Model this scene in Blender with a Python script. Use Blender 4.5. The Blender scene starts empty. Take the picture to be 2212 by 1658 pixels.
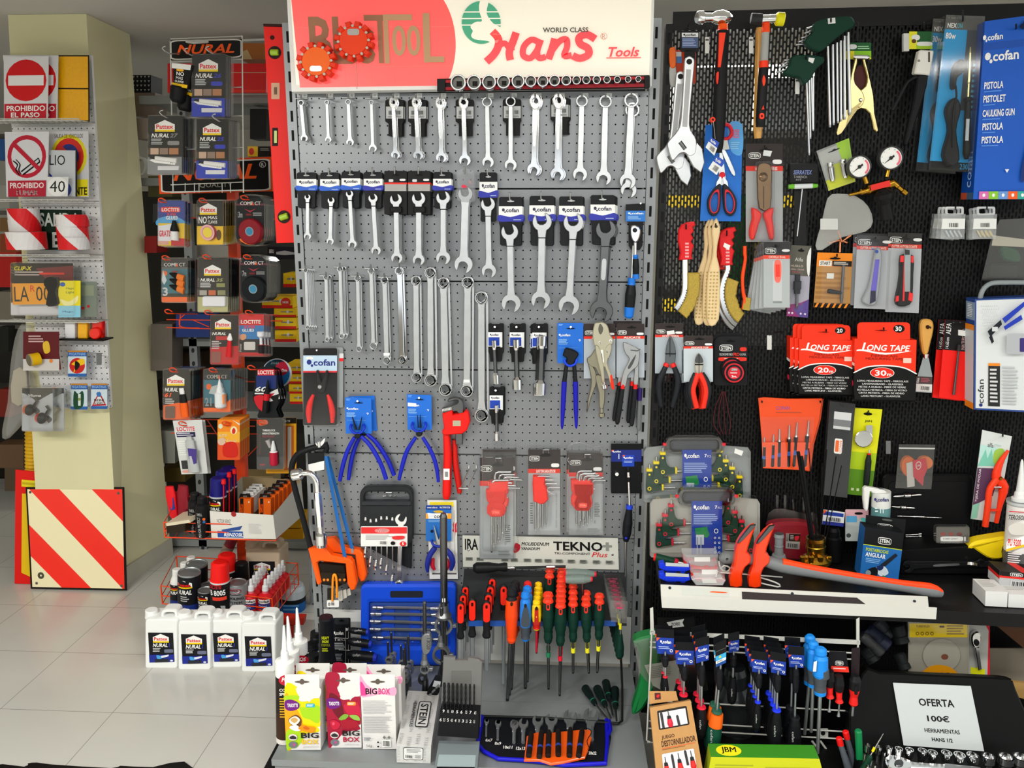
import bpy,bmesh,math,random
from mathutils import Vector,Matrix
random.seed(7)
sc=bpy.context.scene
COL=sc.collection
R_=math.radians
# camera, world, lights, exposure
IW,IH,FPX=2212,1658,1750.0
CAMP=Vector((0,0,1.5));YAW,PITCH=R_(3.1),R_(11.9)
cd=bpy.data.cameras.new('camera');cam=bpy.data.objects.new('camera',cd);COL.objects.link(cam)
cd.sensor_width=36;cd.lens=FPX/IW*36;cd.clip_start=.05
cam.location=CAMP;cam.rotation_euler=(math.pi/2-PITCH,0,YAW)
sc.camera=cam
CROT=cam.rotation_euler.to_matrix()
wd=bpy.data.worlds.new('world');sc.world=wd;wd.use_nodes=True
wd.node_tree.nodes['Background'].inputs[0].default_value=(.93,.97,1,1)
wd.node_tree.nodes['Background'].inputs[1].default_value=1.4
sc.view_settings.view_transform='Standard';sc.view_settings.look='None'
sc.view_settings.exposure=0.0;sc.view_settings.gamma=1;sc.view_settings.use_curve_mapping=False
def area(name,loc,rot,sx,sy,power,col=(1,1,1)):
 l=bpy.data.lights.new(name,'AREA');l.shape='RECTANGLE';l.size=sx;l.size_y=sy;l.energy=power;l.color=col
 o=bpy.data.objects.new(name,l);COL.objects.link(o);o.location=loc;o.rotation_euler=rot;return o
LAMPS=[(-1.75,-.1,95),(.15,.45,28),(1.7,.35,16),(-.6,-1.2,13),(1.1,-.9,13)]
for i,(lx,ly,pw)in enumerate(LAMPS):
 area('fluorescent_light',(lx,ly,2.13),(0,0,0),1.2,.16,pw,(1,.985,.94))
area('rear_light',(-.9,4.2,2.13),(0,0,0),1.2,.16,9,(1,.98,.94))
area('rear_light',(.55,2.41,2.13),(0,0,0),.9,.1,12,(1,.98,.94))  # added lamp just behind the slotted panel, brightens what shows through its slots
# materials
def lin(c):
 return c/12.92 if c<=.04045 else((c+.055)/1.055)**2.4
def rgb(h):
 h=h.lstrip('#');h=''.join(c+c for c in h)if len(h)==3 else h;return tuple(lin(int(h[i:i+2],16)/255)for i in(0,2,4))+(1,)
MATS={}
def mk(name,h,rough=.5,metal=0,coat=0,noise=0,nscale=40,bump=0,spec=.5):
 m=bpy.data.materials.new(name);m.use_nodes=True
 nt=m.node_tree;b=nt.nodes['Principled BSDF']
 c=rgb(h);b.inputs['Base Color'].default_value=c;b.inputs['Roughness'].default_value=rough
 b.inputs['Metallic'].default_value=metal;b.inputs['Coat Weight'].default_value=coat
 b.inputs['Specular IOR Level'].default_value=spec
 if noise or bump:
  tc=nt.nodes.new('ShaderNodeTexCoord');n=nt.nodes.new('ShaderNodeTexNoise');n.inputs['Scale'].default_value=nscale
  n.inputs['Detail'].default_value=4;nt.links.new(tc.outputs['Object'],n.inputs['Vector'])
  if noise:
   r=nt.nodes.new('ShaderNodeMix');r.data_type='RGBA'
   r.inputs[6].default_value=tuple(x*(1-noise)for x in c[:3])+(1,)
   r.inputs[7].default_value=tuple(min(1,x*(1+noise))for x in c[:3])+(1,)
   nt.links.new(n.outputs['Fac'],r.inputs[0]);nt.links.new(r.outputs[2],b.inputs['Base Color'])
  if bump:
   bp=nt.nodes.new('ShaderNodeBump');bp.inputs['Strength'].default_value=bump;bp.inputs['Distance'].default_value=.002
   nt.links.new(n.outputs['Fac'],bp.inputs['Height']);nt.links.new(bp.outputs['Normal'],b.inputs['Normal'])
 return m
CODES=dict(K='#141414',W='#f2f2ee',R='#e01010',B='#1438b8',Y='#f5d000',O='#ff5a0a',G='#10803c',S='#9a9c9c',D='#3a3c3e',E='#c8cccc',N='#1c2a80',P='#e8408c',V='#6a2c8c',C='#2a9ad8',T='#c89a60',M='#8a1020',A='#f7f3df',L='#9ad020',J='#123c2a',F='#2060d0',U='#70767a')
SPECIAL={}
def MAT(code):
 """material by code: a letter colour, #hex, or a named special (steel, chrome ...)"""
 if code in MATS:return MATS[code]
 if code in SPECIAL:m=SPECIAL[code]()
 else:
  h,*fl=code.split(':');f=fl[0]if fl else ''
  h=CODES.get(h,h)
  m=mk('paint_'+h[1:]+f,h,rough=.28 if 'g' in f else(.75 if 'm' in f else.45),coat=.3 if 'g' in f else 0,spec=.5 if 'g' in f else(.16 if max(rgb(h)[:3])<.06 else.3))
 MATS[code]=m;return m
def clear(alpha=.1,h='#ffffff',rough=.08):
 m=bpy.data.materials.new('clear_plastic');m.use_nodes=True;nt=m.node_tree;nt.nodes.clear()
 o=nt.nodes.new('ShaderNodeOutputMaterial');t=nt.nodes.new('ShaderNodeBsdfTransparent');g=nt.nodes.new('ShaderNodeBsdfGlossy')
 t.inputs[0].default_value=rgb(h);g.inputs['Roughness'].default_value=rough
 lw=nt.nodes.new('ShaderNodeLayerWeight');lw.inputs['Blend'].default_value=.3
 mr=nt.nodes.new('ShaderNodeMapRange');mr.inputs[3].default_value=alpha;mr.inputs[4].default_value=min(1,alpha+.4)
 mx=nt.nodes.new('ShaderNodeMixShader');nt.links.new(lw.outputs['Facing'],mr.inputs[0]);nt.links.new(mr.outputs[0],mx.inputs[0])
 nt.links.new(t.outputs[0],mx.inputs[1]);nt.links.new(g.outputs[0],mx.inputs[2]);nt.links.new(mx.outputs[0],o.inputs[0]);return m
def frosted(h,op=.35):
 m=bpy.data.materials.new('frosted_plastic');m.use_nodes=True;nt=m.node_tree;b=nt.nodes['Principled BSDF']
 b.inputs['Base Color'].default_value=rgb(h);b.inputs['Roughness'].default_value=.25;b.inputs['Alpha'].default_value=op;return m
SPECIAL.update(steel=lambda:mk('brushed_steel','#c9cbcc',.3,1,noise=.08,nscale=60,bump=.05),satin=lambda:mk('satin_chrome_vanadium','#c4c6c7',.38,1,noise=.1,nscale=30,bump=.12),chrome=lambda:mk('polished_chrome','#e8e9ea',.1,1),dsteel=lambda:mk('dark_steel','#6d6f70',.35,1,noise=.1),black_steel=lambda:mk('blackened_steel','#222326',.4,.7),zinc=lambda:mk('zinc_plate','#aab0b2',.42,.85,noise=.15,nscale=25),brass=lambda:mk('brass','#b8892c',.25,1,noise=.1),gold=lambda:mk('brassed_steel','#d6c48a',.22,1),copper=lambda:mk('copper','#d88a60',.3,1),bristle=lambda:mk('brass_bristles','#b59a3c',.5,.3,noise=.55,nscale=420,bump=1),wood=lambda:mk('beech_wood','#e2c795',.5,noise=.12,nscale=14),varnish=lambda:mk('varnished_wood','#d9a04c',.3,coat=.5,noise=.15,nscale=20),rubber=lambda:mk('black_rubber','#1b1c1e',.65,bump=.15,nscale=200),grey_paint=lambda:mk('grey_powder_coat','#8b8f91',.38,.35,bump=.06,nscale=500),base_paint=lambda:mk('grey_shelf_paint','#84898a',.4,.2,bump=.06,nscale=500),black_paint=lambda:mk('black_powder_coat','#0e0e0f',.45,0,bump=.1,nscale=500,spec=.25),white_paint=lambda:mk('white_powder_coat','#cfcfc7',.42,0,bump=.03,nscale=300),kraft=lambda:mk('kraft_cardboard','#b98a52',.8,noise=.08,nscale=50),card=lambda:mk('cardboard','#a88a66',.85,noise=.12,nscale=30),white_hd=lambda:mk('white_polyethylene','#eef0ee',.4,bump=.05,nscale=80),owire=lambda:mk('orange_lacquered_wire','#e8420c',.35),gwire=lambda:mk('galvanised_wire','#b9bcbc',.3,.9),wwire=lambda:mk('white_coated_wire','#c9c9c2',.45),clear=lambda:clear(.006),clear2=lambda:clear(.02),bag=lambda:clear(.07,'#f4f4f4',.25),smoke=lambda:clear(.1,'#9a9a9a'),frost=lambda:frosted('#d8dcdc',.3),frostw=lambda:frosted('#eceeee',.55),frostg=lambda:frosted('#7a7a78',.75),reflex_w=lambda:mk('retroreflective_white','#f6ecc0',.35,coat=.4,noise=.05,nscale=300),reflex_r=lambda:mk('retroreflective_red','#ff2008',.3,coat=.4,noise=.05,nscale=300),reflex_o=lambda:mk('retroreflective_amber','#ffb200',.3,coat=.4,noise=.18,nscale=110),red_lens=lambda:mk('red_lens','#ff1a0c',.12,coat=.5,noise=.35,nscale=260),pillar_p=lambda:mk('cream_wall_paint','#dcd7ac',.8,noise=.04,nscale=6,bump=.15),wall_p=lambda:mk('pale_wall_paint','#cfcabb',.85,noise=.03,nscale=5),ceil_p=lambda:mk('ceiling_paint','#ccc9c3',.9,noise=.02,nscale=4),)
# frames: a plane in the shop, with pixel -> point on it
class Fr:
 """local axes: x along the surface, y away from the viewer, z up; px(x, y, d) is the point d in front of the plane seen at pixel x, y"""
 def __init__(s,o,yaw=0,tilt=0,roll=0):
  s.m=Matrix.Translation(o)@Matrix.Rotation(yaw,4,'Z')@Matrix.Rotation(tilt,4,'X')@Matrix.Rotation(roll,4,'Y')
  s.i=s.m.inverted();s.c=s.i@CAMP;s.r=s.i.to_3x3()@CROT
 def px(s,x,y,d=0):
  v=s.r@Vector(((x-IW/2)/FPX,-(y-IH/2)/FPX,-1))
  k=(-d-s.c.y)/v.y
  return s.c+v*k
 def sc(s,x,y,d=0):
  return(s.px(x+1,y,d)-s.px(x,y,d)).length
def ray(x,y):return CROT@Vector(((x-IW/2)/FPX,-(y-IH/2)/FPX,-1))
def gnd(x,y,z=0):
 v=ray(x,y);k=(z-CAMP.z)/v.z;return CAMP+v*k
def FY(Y,yaw=0,x=0,tilt=0):return Fr((x,Y,0),yaw,tilt)
def FG(x,y,z=0,yaw=0,tilt=0):
 """upright frame through the point of the horizontal surface at height z seen at pixel x, y"""
 return Fr(gnd(x,y,z),R_(yaw),R_(tilt))
# text as mesh, cached
TXT={}
def text_mesh(s,bold,ital):
 k=(s,bold,ital)
 if k in TXT:return TXT[k]
 c=bpy.data.curves.new('t','FONT');c.body=s;c.resolution_u=2;mm='M' in s;c.offset=(0 if mm else.024)if bold else 0;c.shear=.25 if ital else 0
 o=bpy.data.objects.new('t',c);COL.objects.link(o)
 bpy.context.view_layer.update()
 me=o.to_mesh();vs=[(v.co.x,v.co.y)for v in me.vertices];fs=[tuple(p.vertices)for p in me.polygons]
 o.to_mesh_clear();bpy.data.objects.remove(o);bpy.data.curves.remove(c)
 if not vs:vs=[(0,0),(1,0),(1,1)];fs=[(0,1,2)]
 if bold and mm:n=len(vs);vs=[(x-.018,y)for x,y in vs]+[(x+.018,y)for x,y in vs];fs=fs+[tuple(i+n for i in f)for f in fs]
 x0=min(v[0]for v in vs);x1=max(v[0]for v in vs);y0=min(v[1]for v in vs);y1=max(v[1]for v in vs)
 vs=[((x-x0)/max(1e-6,x1-x0),1-(y-y0)/max(1e-6,y1-y0))for x,y in vs]
 TXT[k]=(vs,fs);return TXT[k]
def circ(cx,cy,rx,ry=None,n=24,a0=0,a1=360):
 ry=rx if ry is None else ry;e=0 if abs(a1-a0)>=360 else 1
 return[(cx+rx*math.cos(R_(a0+(a1-a0)*i/(n-e))),cy+ry*math.sin(R_(a0+(a1-a0)*i/(n-e))))for i in range(n)]
def rrect(x0,y0,x1,y1,r,n=4):
 if isinstance(r,(int,float)):r=(r,)*4
 o=[]
 for(cx,cy,a),q in zip(((x0,y0,180),(x1,y0,270),(x1,y1,0),(x0,y1,90)),r):
  cx+=q if cx==x0 else-q;cy+=q if cy==y0 else-q
  o+=circ(cx,cy,q,q,n,a,a+90)if q else[(cx,cy)]
 return o
def smooth(p,k=4,closed=True):
 n=len(p);o=[]
 for i in range(n if closed else n-1):
  g=lambda j:p[j%n]if closed else p[max(0,min(n-1,j))]
  a,b,c,d=g(i-1),g(i),g(i+1),g(i+2)
  for t in range(k):
   t/=k;o.append(tuple(.5*(2*b[q]+(c[q]-a[q])*t+(2*a[q]-5*b[q]+4*c[q]-d[q])*t*t+(3*b[q]-a[q]-3*c[q]+d[q])*t**3)for q in range(len(b))))
 if not closed:o.append(tuple(p[-1]))
 return o
# art macros (u, v in 0..1, v down)
MACRO={}
def aparse(s):
 return[x.split()for x in s.replace('\n',';').split(';')if x.strip()]
class Face:
 """a printed face: q = TL, TR, BR, BL points; shapes are laid on it in thin layers"""
 def __init__(s,b,q):
  s.b=b;s.q=[Vector(p)for p in q];s.k=0
  s.n=(s.q[1]-s.q[0]).cross(s.q[0]-s.q[3]).normalized()
 def at(s,u,v,e=0):
  a,b,c,d=s.q;return(a*(1-u)+b*u)*(1-v)+(d*(1-u)+c*u)*v+s.n*e
 def poly(s,pts,mat):
  s.k+=1;e=s.k*.00018
  s.b.add([s.at(u,v,e)for u,v in pts],[tuple(range(len(pts)))[::-1]],mat)
 def text(s,t,u0,v0,u1,v1,mat,fl=''):
  s.k+=1;e=s.k*.00018;vs,fs=text_mesh(t,'b' in fl,'i' in fl)
  if '^' in fl:f=lambda x,y:s.at(u0+(u1-u0)*y,v1+(v0-v1)*x,e)
  elif '>' in fl:f=lambda x,y:s.at(u1+(u0-u1)*y,v0+(v1-v0)*x,e)
  else:f=lambda x,y:s.at(u0+(u1-u0)*x,v0+(v1-v0)*y,e)
  s.b.add([f(x,y)for x,y in vs],fs,mat)
 def art(s,src,box=(0,0,1,1),**kw):
  X=lambda u:box[0]+(box[2]-box[0])*float(u);Y=lambda v:box[1]+(box[3]-box[1])*float(v)
  for k,v in kw.items():src=src.replace('$'+k,str(v))
  for t in aparse(src):
   c=t[0]
   if c=='r':s.poly([(X(t[1]),Y(t[2])),(X(t[3]),Y(t[2])),(X(t[3]),Y(t[4])),(X(t[1]),Y(t[4]))],t[5])
   elif c=='rr':
    w,h=float(t[3])-float(t[1]),float(t[4])-float(t[2]);r=float(t[6])if len(t)>6 else.2
    a=[(x,y)for x,y in rrect(0,0,1,1,r)]
    s.poly([(X(float(t[1])+w*x),Y(float(t[2])+h*y))for x,y in a],t[5])
   elif c=='e':s.poly([(X(x),Y(y))for x,y in circ(float(t[1]),float(t[2]),float(t[3]),float(t[4]),20)],t[5])
   elif c=='g':
    cx,cy,rx,ry,fr=map(float,t[1:6]);o=circ(cx,cy,rx,ry,24);i=circ(cx,cy,rx*fr,ry*fr,24);s.k+=1;e=s.k*.00018
    s.b.add([s.at(X(x),Y(y),e)for x,y in o+i],[(j,24+j,24+(j+1)%24,(j+1)%24)for j in range(24)],t[6])
   elif c in 'pq':
    n=[float(x)for x in t[2:]];pts=[(X(n[i]),Y(n[i+1]))for i in range(0,len(n),2)]
    s.poly(smooth(pts,4)if c=='q' else pts,t[1])
   elif c=='t':s.text(t[1].replace('_',' '),X(t[2]),Y(t[3]),X(t[4]),Y(t[5]),t[6],t[7]if len(t)>7 else '')
   elif c=='l':
    n=int(t[5]);h=(float(t[4])-float(t[2]))/n;rnd=random.Random(n*7+len(src))
    for i in range(n):
     y=float(t[2])+i*h;x1=float(t[1])+(float(t[3])-float(t[1]))*rnd.uniform(.72,1)
     s.poly([(X(t[1]),Y(y)),(X(x1),Y(y)),(X(x1),Y(y+h*.5)),(X(t[1]),Y(y+h*.5))],t[6])
   elif c=='z':
    x0,y0,x1,y1=map(float,t[1:5]);s.art('r %s %s %s %s %s'%(t[1],t[2],t[3],t[4],t[5]if len(t)>5 else 'W'),box);rnd=random.Random(3);x=x0+(x1-x0)*.08
    while x<x1-(x1-x0)*.1:
     w=(x1-x0)*rnd.choice((.025,.05));s.poly([(X(x),Y(y0+(y1-y0)*.12)),(X(x+w),Y(y0+(y1-y0)*.12)),(X(x+w),Y(y0+(y1-y0)*.85)),(X(x),Y(y0+(y1-y0)*.85))],'K');x+=w+(x1-x0)*rnd.choice((.03,.06))
   elif c=='m':
    bx=(X(t[2]),Y(t[3]),X(t[4]),Y(t[5]));src2=MACRO[t[1]]
    for i,a in enumerate(t[6:]):src2=src2.replace('%'+str(i+1),a)
    s.art(src2,bx)
MACRO['pattex']='p W 0 .38 .5 0 1 .38 1 .85 0 .85;r 0 .83 1 1 Y;t Pattex .07 .38 .93 .76 R b'
MACRO['cofan']='e .09 .42 .085 .3 %1;e .19 .82 .045 .16 %1;t cofan .24 .08 1 .85 %1 b'
MACRO['stein']='rr 0 0 1 1 W .25;rr .035 .09 .965 .91 K .22;t STEIN .12 .22 .88 .78 W b'
MACRO['compact']='t COMP_CT 0 0 1 1 W b;p O .56 1 .61 .1 .67 1'
MACRO['nuralcard']='m pattex .2 .07 .78 .27;t NURAL .1 .3 .62 .37 W bi;t %1 .64 .3 .88 .37 %2 bi;l .1 .39 .45 .5 4 E;rr .58 .43 .92 .5 %2 .2;r .08 .55 .32 .66 #c8a890;r .35 .55 .6 .66 #907868;r .63 .55 .9 .66 #b07850;r 0 .7 1 1 %3'
# mesh builder
class MB:
 def __init__(s,t,name,parent=None):
  s.t=t;s.F=t.F;s.name=name;s.parent=parent;s.v=[];s.f=[];s.fm=[];s.fs=[];s.mats=[];s.label=None;s.kind=None
 def sub(s,name,label=None):
  m=MB(s.t,name,s);m.label=label;s.t.parts.append(m);return m
 def P(s,x,y,d=None):return s.F.px(x,y,s.t.d if d is None else d)-s.t.O
 def S(s,x=None,y=None,d=None):
  return s.F.sc(s.t.a[0]if x is None else x,s.t.a[1]if y is None else y,s.t.d if d is None else d)
 def add(s,vs,fs,mat,sm=False):
  if mat not in s.mats:s.mats.append(mat)
  i=s.mats.index(mat);n=len(s.v);s.v+=[tuple(v)for v in vs]
  for f in fs:s.f.append(tuple(n+k for k in f));s.fm.append(i);s.fs.append(sm)
 def pr3(s,pts,y0,y1,mat,b=0,mside=None):
  """prism of local (x, z) outline from y0 (front) to y1 (back); b chamfers the front rim"""
  a=sum(pts[i][0]*pts[(i+1)%len(pts)][1]-pts[(i+1)%len(pts)][0]*pts[i][1]for i in range(len(pts)))
  if a<0:pts=pts[::-1]
  n=len(pts);ms=mside or mat
  if b:
   ins=[]
   for i in range(n):
    p0,p1,p2=Vector(pts[i-1][:2]),Vector(pts[i][:2]),Vector(pts[(i+1)%n][:2])
    e1=(p1-p0);e2=(p2-p1);e1=e1.normalized()if e1.length else Vector((1,0));e2=e2.normalized()if e2.length else e1
    m=Vector((-e1.y-e2.y,e1.x+e2.x));m=m.normalized()if m.length>.2 else Vector((-e1.y,e1.x))
    ins.append(p1+m*b)
   rings=[[(x,y1,z)for x,z in pts],[(x,y0+b,z)for x,z in pts],[(p.x,y0,p.y)for p in ins]]
  else:rings=[[(x,y1,z)for x,z in pts],[(x,y0,z)for x,z in pts]]
  vs=sum(rings,[])
  for k in range(len(rings)-1):
   s.add(rings[k]+rings[k+1],[(i,n+i,n+(i+1)%n,(i+1)%n)[::-1]for i in range(n)],ms)
  s.add(rings[-1],[tuple(range(n))],mat);s.add(rings[0],[tuple(range(n))[::-1]],ms)
 def pr(s,pts,d0,d1,mat,b=0,mside=None):
  """prism of a pixel outline, between d0 and d1 in front of the frame's plane"""
  if d0>d1:d0,d1=d1,d0
  q=[s.P(p[0],p[1],d1)for p in pts]
  s.pr3([(p.x,p.z)for p in q],-d1-s.t.O.y,-d0-s.t.O.y,mat,b,mside)
 def rc(s,x0,y0,x1,y1,d0,d1,mat,r=0,b=0,mside=None):
  s.pr(rrect(x0,y0,x1,y1,r)if r else[(x0,y0),(x1,y0),(x1,y1),(x0,y1)],d0,d1,mat,b,mside)
 def loft3(s,rings,mat,sm=True):
  """skin of closed rings of local points, first and last capped"""
  n=len(rings[0])
  for A,B in zip(rings,rings[1:]):s.add(list(A)+list(B),[(i,(i+1)%n,n+(i+1)%n,n+i)for i in range(n)],mat,sm)
  s.add(rings[0],[tuple(range(n))[::-1]],mat);s.add(rings[-1],[tuple(range(n))],mat)
 def ring(s,cx,cy,ro,ri,d0,d1,mat,n=28,inner=None,e=1.0,b=.0):
  """flat ring, e = height over width; inner: a list of pixel points instead of a circle"""
  o=circ(cx,cy,ro,ro*e,n);i=inner or circ(cx,cy,ri,ri*e,n);s.band(o,i,d0,d1,mat,b)
 def band(s,o,i,d0,d1,mat,b=0):
  n=len(o)
  f=lambda L,d:[s.P(x,y,d1)+Vector((0,d1-d,0))for x,y in L]
  mid=[((a[0]*.85+c[0]*.15),(a[1]*.85+c[1]*.15))for a,c in zip(o,i)]if b else o
  mi=[((a[0]*.2+c[0]*.8),(a[1]*.2+c[1]*.8))for a,c in zip(o,i)]if b else i
  L=[f(o,d0),f(o,d1-b),f(mid,d1),f(mi,d1),f(i,d1-b),f(i,d0)]
  for k in range(6):
   A,B=L[k],L[(k+1)%6]
   s.add(A+B,[(j,(j+1)%n,n+(j+1)%n,n+j)for j in range(n)],mat)
 def lathe3(s,A,B,prof,mat,seg=16,sm=True,ell=1.0,up=None):
  """prof: (t, r) or (t, r, mat): t along A->B, r metres"""
  A=Vector(A);B=Vector(B);ax=(B-A);L=ax.normalized()
  u=L.cross(Vector((0,1,0)));u=u.normalized()if u.length>.1 else Vector((1,0,0));w=L.cross(u).normalized()
  cm=mat
  R=[]
  for p in prof:
   c=A+ax*p[0];R.append(([c+u*(p[1]*math.cos(2*math.pi*k/seg))+w*(p[1]*ell*math.sin(2*math.pi*k/seg))for k in range(seg)],p[2]if len(p)>2 else None))
  for j in range(len(R)-1):
   if R[j][1]:cm=R[j][1]
   s.add(R[j][0]+R[j+1][0],[(k,seg+k,seg+(k+1)%seg,(k+1)%seg)[::-1]for k in range(seg)],cm,sm)
   if j==0 and prof[0][1]>1e-5:s.add(R[0][0],[tuple(range(seg))],cm)
  if prof[-1][1]>1e-5:s.add(R[-1][0],[tuple(range(seg))[::-1]],cm)
 def spin(s,a,b,prof,mat,seg=16,sm=True,ell=1.0):
  """lathe about the axis from pixel a=(x,y,d) to b; radii in pixels"""
  A=s.P(*a);B=s.P(*b)if tuple(a[:2])!=tuple(b[:2])else A+Vector((0,a[2]-b[2],0));k=s.S(a[0],a[1],a[2]if len(a)>2 else None)
  s.lathe3(A,B,[(p[0],p[1]*k)+tuple(p[2:])for p in prof],mat,seg,sm,ell)
 def tube3(s,pts,r,mat,seg=8,closed=False):
  pts=[Vector(p)for p in pts];n=len(pts);rings=[];prev=None
  for i in range(n):
   if closed:d=pts[(i+1)%n]-pts[i-1]
   else:d=pts[min(i+1,n-1)]-pts[max(i-1,0)]
   d=d.normalized()if d.length>1e-9 else Vector((0,0,1))
   if prev is None:
    u=d.cross(Vector((0,1,0)));u=u.normalized()if u.length>.1 else d.cross(Vector((1,0,0))).normalized()
   else:
    u=prev-d*prev.dot(d);u=u.normalized()if u.length>1e-6 else d.orthogonal().normalized()
   prev=u;w=d.cross(u);rr=r[i]if isinstance(r,(list,tuple))else r
   rings.append([pts[i]+(u*math.cos(2*math.pi*k/seg)+w*math.sin(2*math.pi*k/seg))*rr for k in range(seg)])
  m=n if closed else n-1
  for i in range(m):
   A,B=rings[i],rings[(i+1)%n]
   s.add(A+B,[(k,(k+1)%seg,seg+(k+1)%seg,seg+k)for k in range(seg)],mat,True)
  if not closed:
   s.add(rings[0],[tuple(range(seg))[::-1]],mat);s.add(rings[-1],[tuple(range(seg))],mat)
 def tube(s,pts,r,mat,seg=8,closed=False,k=0):
  """pixel path (x, y[, d]); r metres; k > 0 rounds the path"""
  p=[(a[0],a[1],a[2]if len(a)>2 else s.t.d)for a in pts]
  if k:p=smooth(p,k,closed)
  s.tube3([s.P(*a)for a in p],r,mat,seg,closed)
 def bx3(s,x0,x1,y0,y1,z0,z1,mat,mats=None,b=0):
  """local box; mats: dict of face -> mat for front/back/left/right/top/bottom"""
  if b:s.pr3([(x0,z0),(x1,z0),(x1,z1),(x0,z1)],y0,y1,mat,b);return
  v=[(x0,y0,z0),(x1,y0,z0),(x1,y1,z0),(x0,y1,z0),(x0,y0,z1),(x1,y0,z1),(x1,y1,z1),(x0,y1,z1)]
  F=dict(front=(0,1,5,4),right=(1,2,6,5),back=(2,3,7,6),left=(3,0,4,7),top=(4,5,6,7),bottom=(3,2,1,0))
  for k,f in F.items():s.add([v[i]for i in f],[(0,1,2,3)],(mats or{}).get(k,mat))
 def face(s,x0,y0,x1,y1,d=None):return Face(s,[s.P(x0,y0,d),s.P(x1,y0,d),s.P(x1,y1,d),s.P(x0,y1,d)])
 def faceq(s,q,d=None):return Face(s,[s.P(x,y,d)for x,y in q])
 def face3(s,q):return Face(s,q)
 def make(s,root):
  me=bpy.data.meshes.new(s.name);me.from_pydata(s.v,[],s.f)
  for m in s.mats:me.materials.append(MAT(m))
  me.polygons.foreach_set('material_index',s.fm);me.polygons.foreach_set('use_smooth',s.fs)
  me.validate();me.update()
  o=bpy.data.objects.new(s.name,me);COL.objects.link(o)
  if s.label:o['label']=s.label
  if s.kind:o['kind']=s.kind
  if root is not None:o.parent=root
  s.o=o;return o
ORD=['first','second','third','fourth','fifth','sixth','seventh','eighth','ninth','tenth','eleventh','twelfth','thirteenth','fourteenth','fifteenth','sixteenth']
class T:
 """one thing: parts are added with p(); anchor a = pixel of its hanging point or base, d = distance in front of the frame's plane"""
 ALL=[]
 def __init__(s,name,label,cat,F,a=None,d=0,group=None,kind=None,O=None):
  s.name=name;s.label=label;s.cat=cat;s.F=F;s.a=a or(IW/2,IH/2);s.d=d;s.group=group;s.kind=kind
  s.O=Vector(O)if O is not None else F.px(s.a[0],s.a[1],d);s.parts=[];s.copies=[];T.ALL.append(s);s.root=None
 def p(s,name=None,label=None):
  m=MB(s,name);m.label=label;s.parts.append(m);return m
 def copy(s,label,off=None,px=None,d=None,rot=0,group=None):
  """a copy moved by off (frame metres) or so that its anchor is seen at pixel px, d in front of the plane"""
  if px is not None:off=s.F.px(px[0],px[1],s.d if d is None else d)-s.O
  s.copies.append((label,Vector(off),rot,group));return s
 def stack(s,n,dx,dy,dd,what,rot=0):
  for i in range(1,n):
   s.copy(ORD[i]+' '+what,px=(s.a[0]+dx*i,s.a[1]+dy*i),d=s.d-dd*i,rot=rot*i)
  return s
 def tag(s,o,label,group=None):
  if s.kind:o['kind']=s.kind
  if s.kind!='structure':o['label']=label;o['category']=s.cat
  elif label:o['label']=label
  g=group or s.group
  if g:o['group']=g
 def finish(s):
  own=[m for m in s.parts if m.name is None];kids=[m for m in s.parts if m.name is not None and m.v]
  if own:
   own[0].name=s.name;root=own[0].make(None)
  else:
   root=bpy.data.objects.new(s.name,None);root.empty_display_size=.02;COL.objects.link(root)
  for m in kids:
   par=m.parent.o if(m.parent is not None and m.parent in kids or(own and m.parent is own[0]))else root
   m.make(par)
  root.matrix_world=s.F.m@Matrix.Translation(s.O);s.tag(root,s.label);s.root=root
  for label,off,rot,g in s.copies:
   r=root.copy();COL.objects.link(r);r.matrix_world=s.F.m@Matrix.Translation(s.O+off)@Matrix.Rotation(rot,4,'Y')
   s.tag(r,label,g)
   for c in root.children:
    k=c.copy();COL.objects.link(k);k.parent=r
    for c2 in c.children:
     k2=c2.copy();COL.objects.link(k2);k2.parent=k
def finish_all():
 for t in T.ALL:t.finish()
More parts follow.
